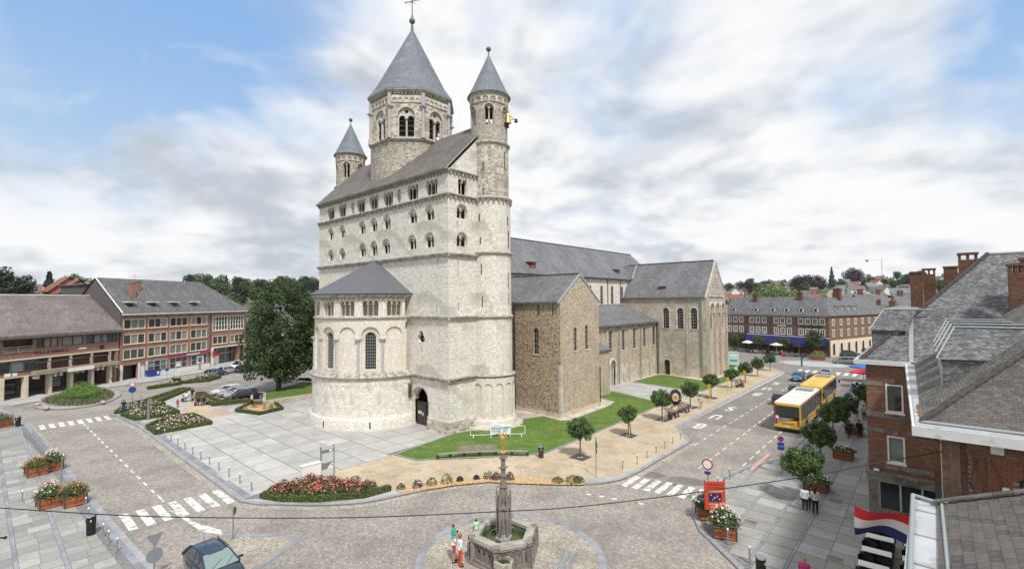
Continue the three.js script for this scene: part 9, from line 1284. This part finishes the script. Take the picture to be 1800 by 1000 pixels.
function figure(kind, shorts, longHair, sleeves) {
  const key = kind + shorts + longHair + sleeves; if (people[key]) return people[key];
  const P = pose(kind), all = [...P.torso, ...P.upper, ...P.fore, ...P.thigh, ...P.calf, ...P.foot, ...P.neck, ...P.head], o = {}, w = 0.97 + P.dy;
  const body = skinMesh(all, 0, null, 76); const hands = P.wrist.map(([e, q], i) => { const d = V3(...q).sub(V3(...e)).normalize(); return handG.clone().scale(i ? -1 : 1, 1, 1).applyQuaternion(new THREE.Quaternion().setFromUnitVectors(V3(0, -1, 0), d)).translate(...q); });
  o.body = join([body, ...hands], true);
  o.shirt = skinMesh([...P.torso, ...P.upper, ...(sleeves ? P.fore : [])], 0.014, (x, y, z) => Math.max(w - 0.06 - y, y - (1.46 + P.dy)), 56);
  o.trousers = skinMesh([P.torso[0], P.torso[1], ...P.thigh, ...(shorts ? [] : P.calf)], 0.013, (x, y, z) => (kind === 'sit' ? (z < 0.15 ? y - w + 0.02 : shorts ? z - 0.36 : -1) : Math.max(y - w, shorts ? 0.52 - y : 0.1 - y)), 60);
  o.hair = skinMesh([P.head[0], ...(longHair ? [[0, P.h[1], -0.06, 0, P.h[1] - 0.24, -0.09, 0.07, 0.05]] : [])], 0.016, (x, y, z) => { const f = z - 0.03, t = P.h[1] + 0.03 - y; return Math.min(Math.max(t, z - 0.1), f); }, 34);
  o.shoe = P.foot.map((f) => skinMesh([f], 0.01, null, 22));
  return (people[key] = o);
}
function person(label, x, z, facing, c, o = {}) {
  const f = figure(o.pose ?? 'stand', !!o.shorts, !!o.long, !!o.sleeves), t = thing('person', label, 'person', [x, o.y ?? 0.11, z], facing, o.group); t.scale.setScalar((o.h ?? 1.7) / 1.71); const m = (h) => flat(h, 0.85);
  part(t, 'body', f.body, SKIN); part(t, 'shirt', f.shirt, m(c[0])); part(t, 'trousers', f.trousers, m(c[1])); part(t, 'hair', f.hair, m(c[2] ?? '#3a2a20')); f.shoe.forEach((g) => part(t, 'shoe', g, m(c[3] ?? '#2b2726')));
  if (o.bag) part(t, 'bag', [rbx(-0.3, 0.75, -0.12, -0.19, 1.02, 0.12, 0.03)], m(o.bag)); if (o.pack) part(t, 'backpack', [rbx(-0.14, 1.0, -0.27, 0.14, 1.38, -0.13, 0.05, 2)], m(o.pack));
  return t;
}
const towards = (x, z, tx, tz) => Math.atan2(tx - x, tz - z);
const fo = (x, z) => towards(x, z, -17.9, -19.4);
person('person in white shirt and red shorts carrying a child at the fountain', -19.62, -17.25, fo(-19.6, -17.2), ['#dcd6d8', '#b4433c', '#4a3122'], { pose: 'carry', shorts: true, h: 1.74, y: 0.06 });
person('child in turquoise top riding on the shoulders of the person in white', -19.53, -17.15, fo(-19.6, -17.2), ['#2fb0a0', '#2fb0a0', '#5b3d26'], { pose: 'sit', shorts: true, h: 1.34, y: 1.1 });
person('person in white top and bright orange trousers at the fountain', -19.05, -17.2, fo(-19, -17.2), ['#e2dedf', '#d9481c', '#8a5a34'], { h: 1.66, y: 0.06 });
person('child in pale green top and red shorts sitting on the fountain rim', -19.28, -18.6, -2.0, ['#a9dcb0', '#b8433f', '#6a4528'], { pose: 'sit', shorts: true, h: 1.12, y: 1.13 });
person('woman in white top and dark jeans with a navy bag under the tree', -6.6, -36.1, 0.2 + Math.PI, ['#dfe3e6', '#26364a', '#2a1c18', '#d8d6d2'], { bag: '#23304e', sleeves: true, h: 1.66 }); person('woman in beige jacket and black trousers under the tree', -6.05, -36.2, 0.1 + Math.PI, ['#cdb8ac', '#1d1d20', '#1c1614'], { sleeves: true, long: true, h: 1.68 }); person('dark clothed person half hidden between the two women', -6.35, -36.75, Math.PI, ['#29262a', '#332a30', '#1c1614'], { sleeves: true, h: 1.68 });
person('blond person in pink top and dark jacket at the bottom edge', -4.9, -26.2, 0.1, ['#c2387c', '#23222a', '#b08a4e'], { h: 1.66, pose: 'walk' });
person('person in dark red and grey walking on the right pavement', -6.6, -58.1, 0.1, ['#5c3a40', '#3a3438', '#241a18'], { pose: 'walk', sleeves: true, bag: '#1f1d20' }); person('man in black walking towards the camera on the right pavement', -5.8, -58.5, 0, ['#1f1e22', '#222126', '#2a201c'], { pose: 'walk', sleeves: true, h: 1.76 }); person('left person of the pale dressed couple walking away', -6.85, -66.7, Math.PI, ['#b9aca4', '#b0a59c', '#8a7a70'], { pose: 'walk', sleeves: true }); person('right person of the pale dressed couple, darker trousers', -6.2, -67.2, Math.PI, ['#b7a29e', '#4b4644', '#6f625c'], { pose: 'walk', h: 1.76 });
person('person in beige standing on the gravel walk by the yellow pole', -22.5, -61.4, 0.4, ['#c9b79d', '#bfae96', '#2c2420'], { sleeves: true, pose: 'walk' }); person('person in cream top on the bench beside the bin', -23.45, -55.6, Math.PI / 2, ['#d3c7a8', '#2b2b30', '#3a2c22'], { pose: 'sit', y: 0.13 }); person('person in dark trousers at the near end of that bench', -23.45, -54.8, Math.PI / 2, ['#9a8f86', '#2a2a2e', '#3a2c22'], { pose: 'sit', y: 0.13 }); person('person in pink flowered top on the bench by the wreath', -23.45, -58.0, Math.PI / 2, ['#b9849c', '#5a5560', '#4a3a30'], { pose: 'sit', y: 0.13, sleeves: true }); person('second seated person on the bench by the wreath', -23.45, -58.8, Math.PI / 2, ['#8c93a4', '#3a3c44', '#c7c2bb'], { pose: 'sit', y: 0.13, sleeves: true });
person('person with grey hair seated on the transept bench', -23.25, -80.2, Math.PI / 2, ['#c9b3a6', '#4a4a50', '#8d8a86'], { pose: 'sit', y: 0.13 }); person('person in dark coat seated on the transept bench', -23.25, -80.9, Math.PI / 2, ['#3c3a40', '#2e2e33', '#2c2420'], { pose: 'sit', y: 0.13, sleeves: true });
person('person in navy walking along the flower beds on the left', -77.9, -12.7, 1.3, ['#1e2742', '#23407a', '#2a1e18'], { pose: 'walk' }); person('small child in red on the gravel patch', -76.5, -18.2, 1.2, ['#b8423c', '#7c3030', '#4a3322'], { h: 1.1 }); person('person in white top by the grey pole near the linden', -69.5, -25.0, 2.6, ['#dcdcdc', '#26262c', '#2a1e18'], {}); person('person in white seated on the gravel patch bench', -80.1, -20.1, 0.8, ['#dcdad6', '#50545c', '#4a3a2c'], { pose: 'sit', y: 0.13 }); person('person in dark top standing behind the gravel patch bench', -80.8, -21.0, 0.9, ['#2b2c36', '#2b2c30', '#2a1e18'], {}); person('left dark clothed person on the bench before the cars', -75.7, -20.4, 1.0, ['#232a3c', '#2a2c34', '#2a1e18'], { pose: 'sit', y: 0.13, sleeves: true }); person('right dark clothed person on the bench before the cars', -75.2, -20.9, 1.0, ['#2a2a2e', '#34343a', '#1e1814'], { pose: 'sit', y: 0.13, sleeves: true });
person('person in white and teal hurrying past the arcade pillars', -109.6, -16.0, 0.8, ['#e0dedb', '#2f5a66', '#3a2c22'], { pose: 'walk' }); person('person in red jacket under the arcade', -112.2, -17.4, 0.6, ['#c23a2e', '#2b2b30', '#2a1e18'], { sleeves: true }); person('person in pink top at the shop entrance', -116.6, -31.6, 0.8, ['#c86a80', '#6a6a72', '#4a3322'], {});
person('dark dressed person crossing the far square', -13.6, -126, 2, ['#8a4a44', '#3a3a40', '#2a1e18'], { pose: 'walk', y: 0.02 });
seed = 99; for (let i = 0; i < 12; i++) { const s = 1.5 + i * 2.1, q = 4.2 + (i % 2) * 1.9, x = -44.8 + 0.9575 * s - 0.2884 * q, z = -143 + 0.2884 * s + 0.9575 * q; person('seated guest among the tables of the far café terrace', x, z, rr(0, 6), [pick(['#c9c2bb', '#3a4258', '#7c4a48', '#dcd8d0']), '#3a3a40', '#4a3a2e'], { pose: 'sit', y: 0.04, group: 'guests of the far café terrace' }); }
renderer.render(scene, camera);
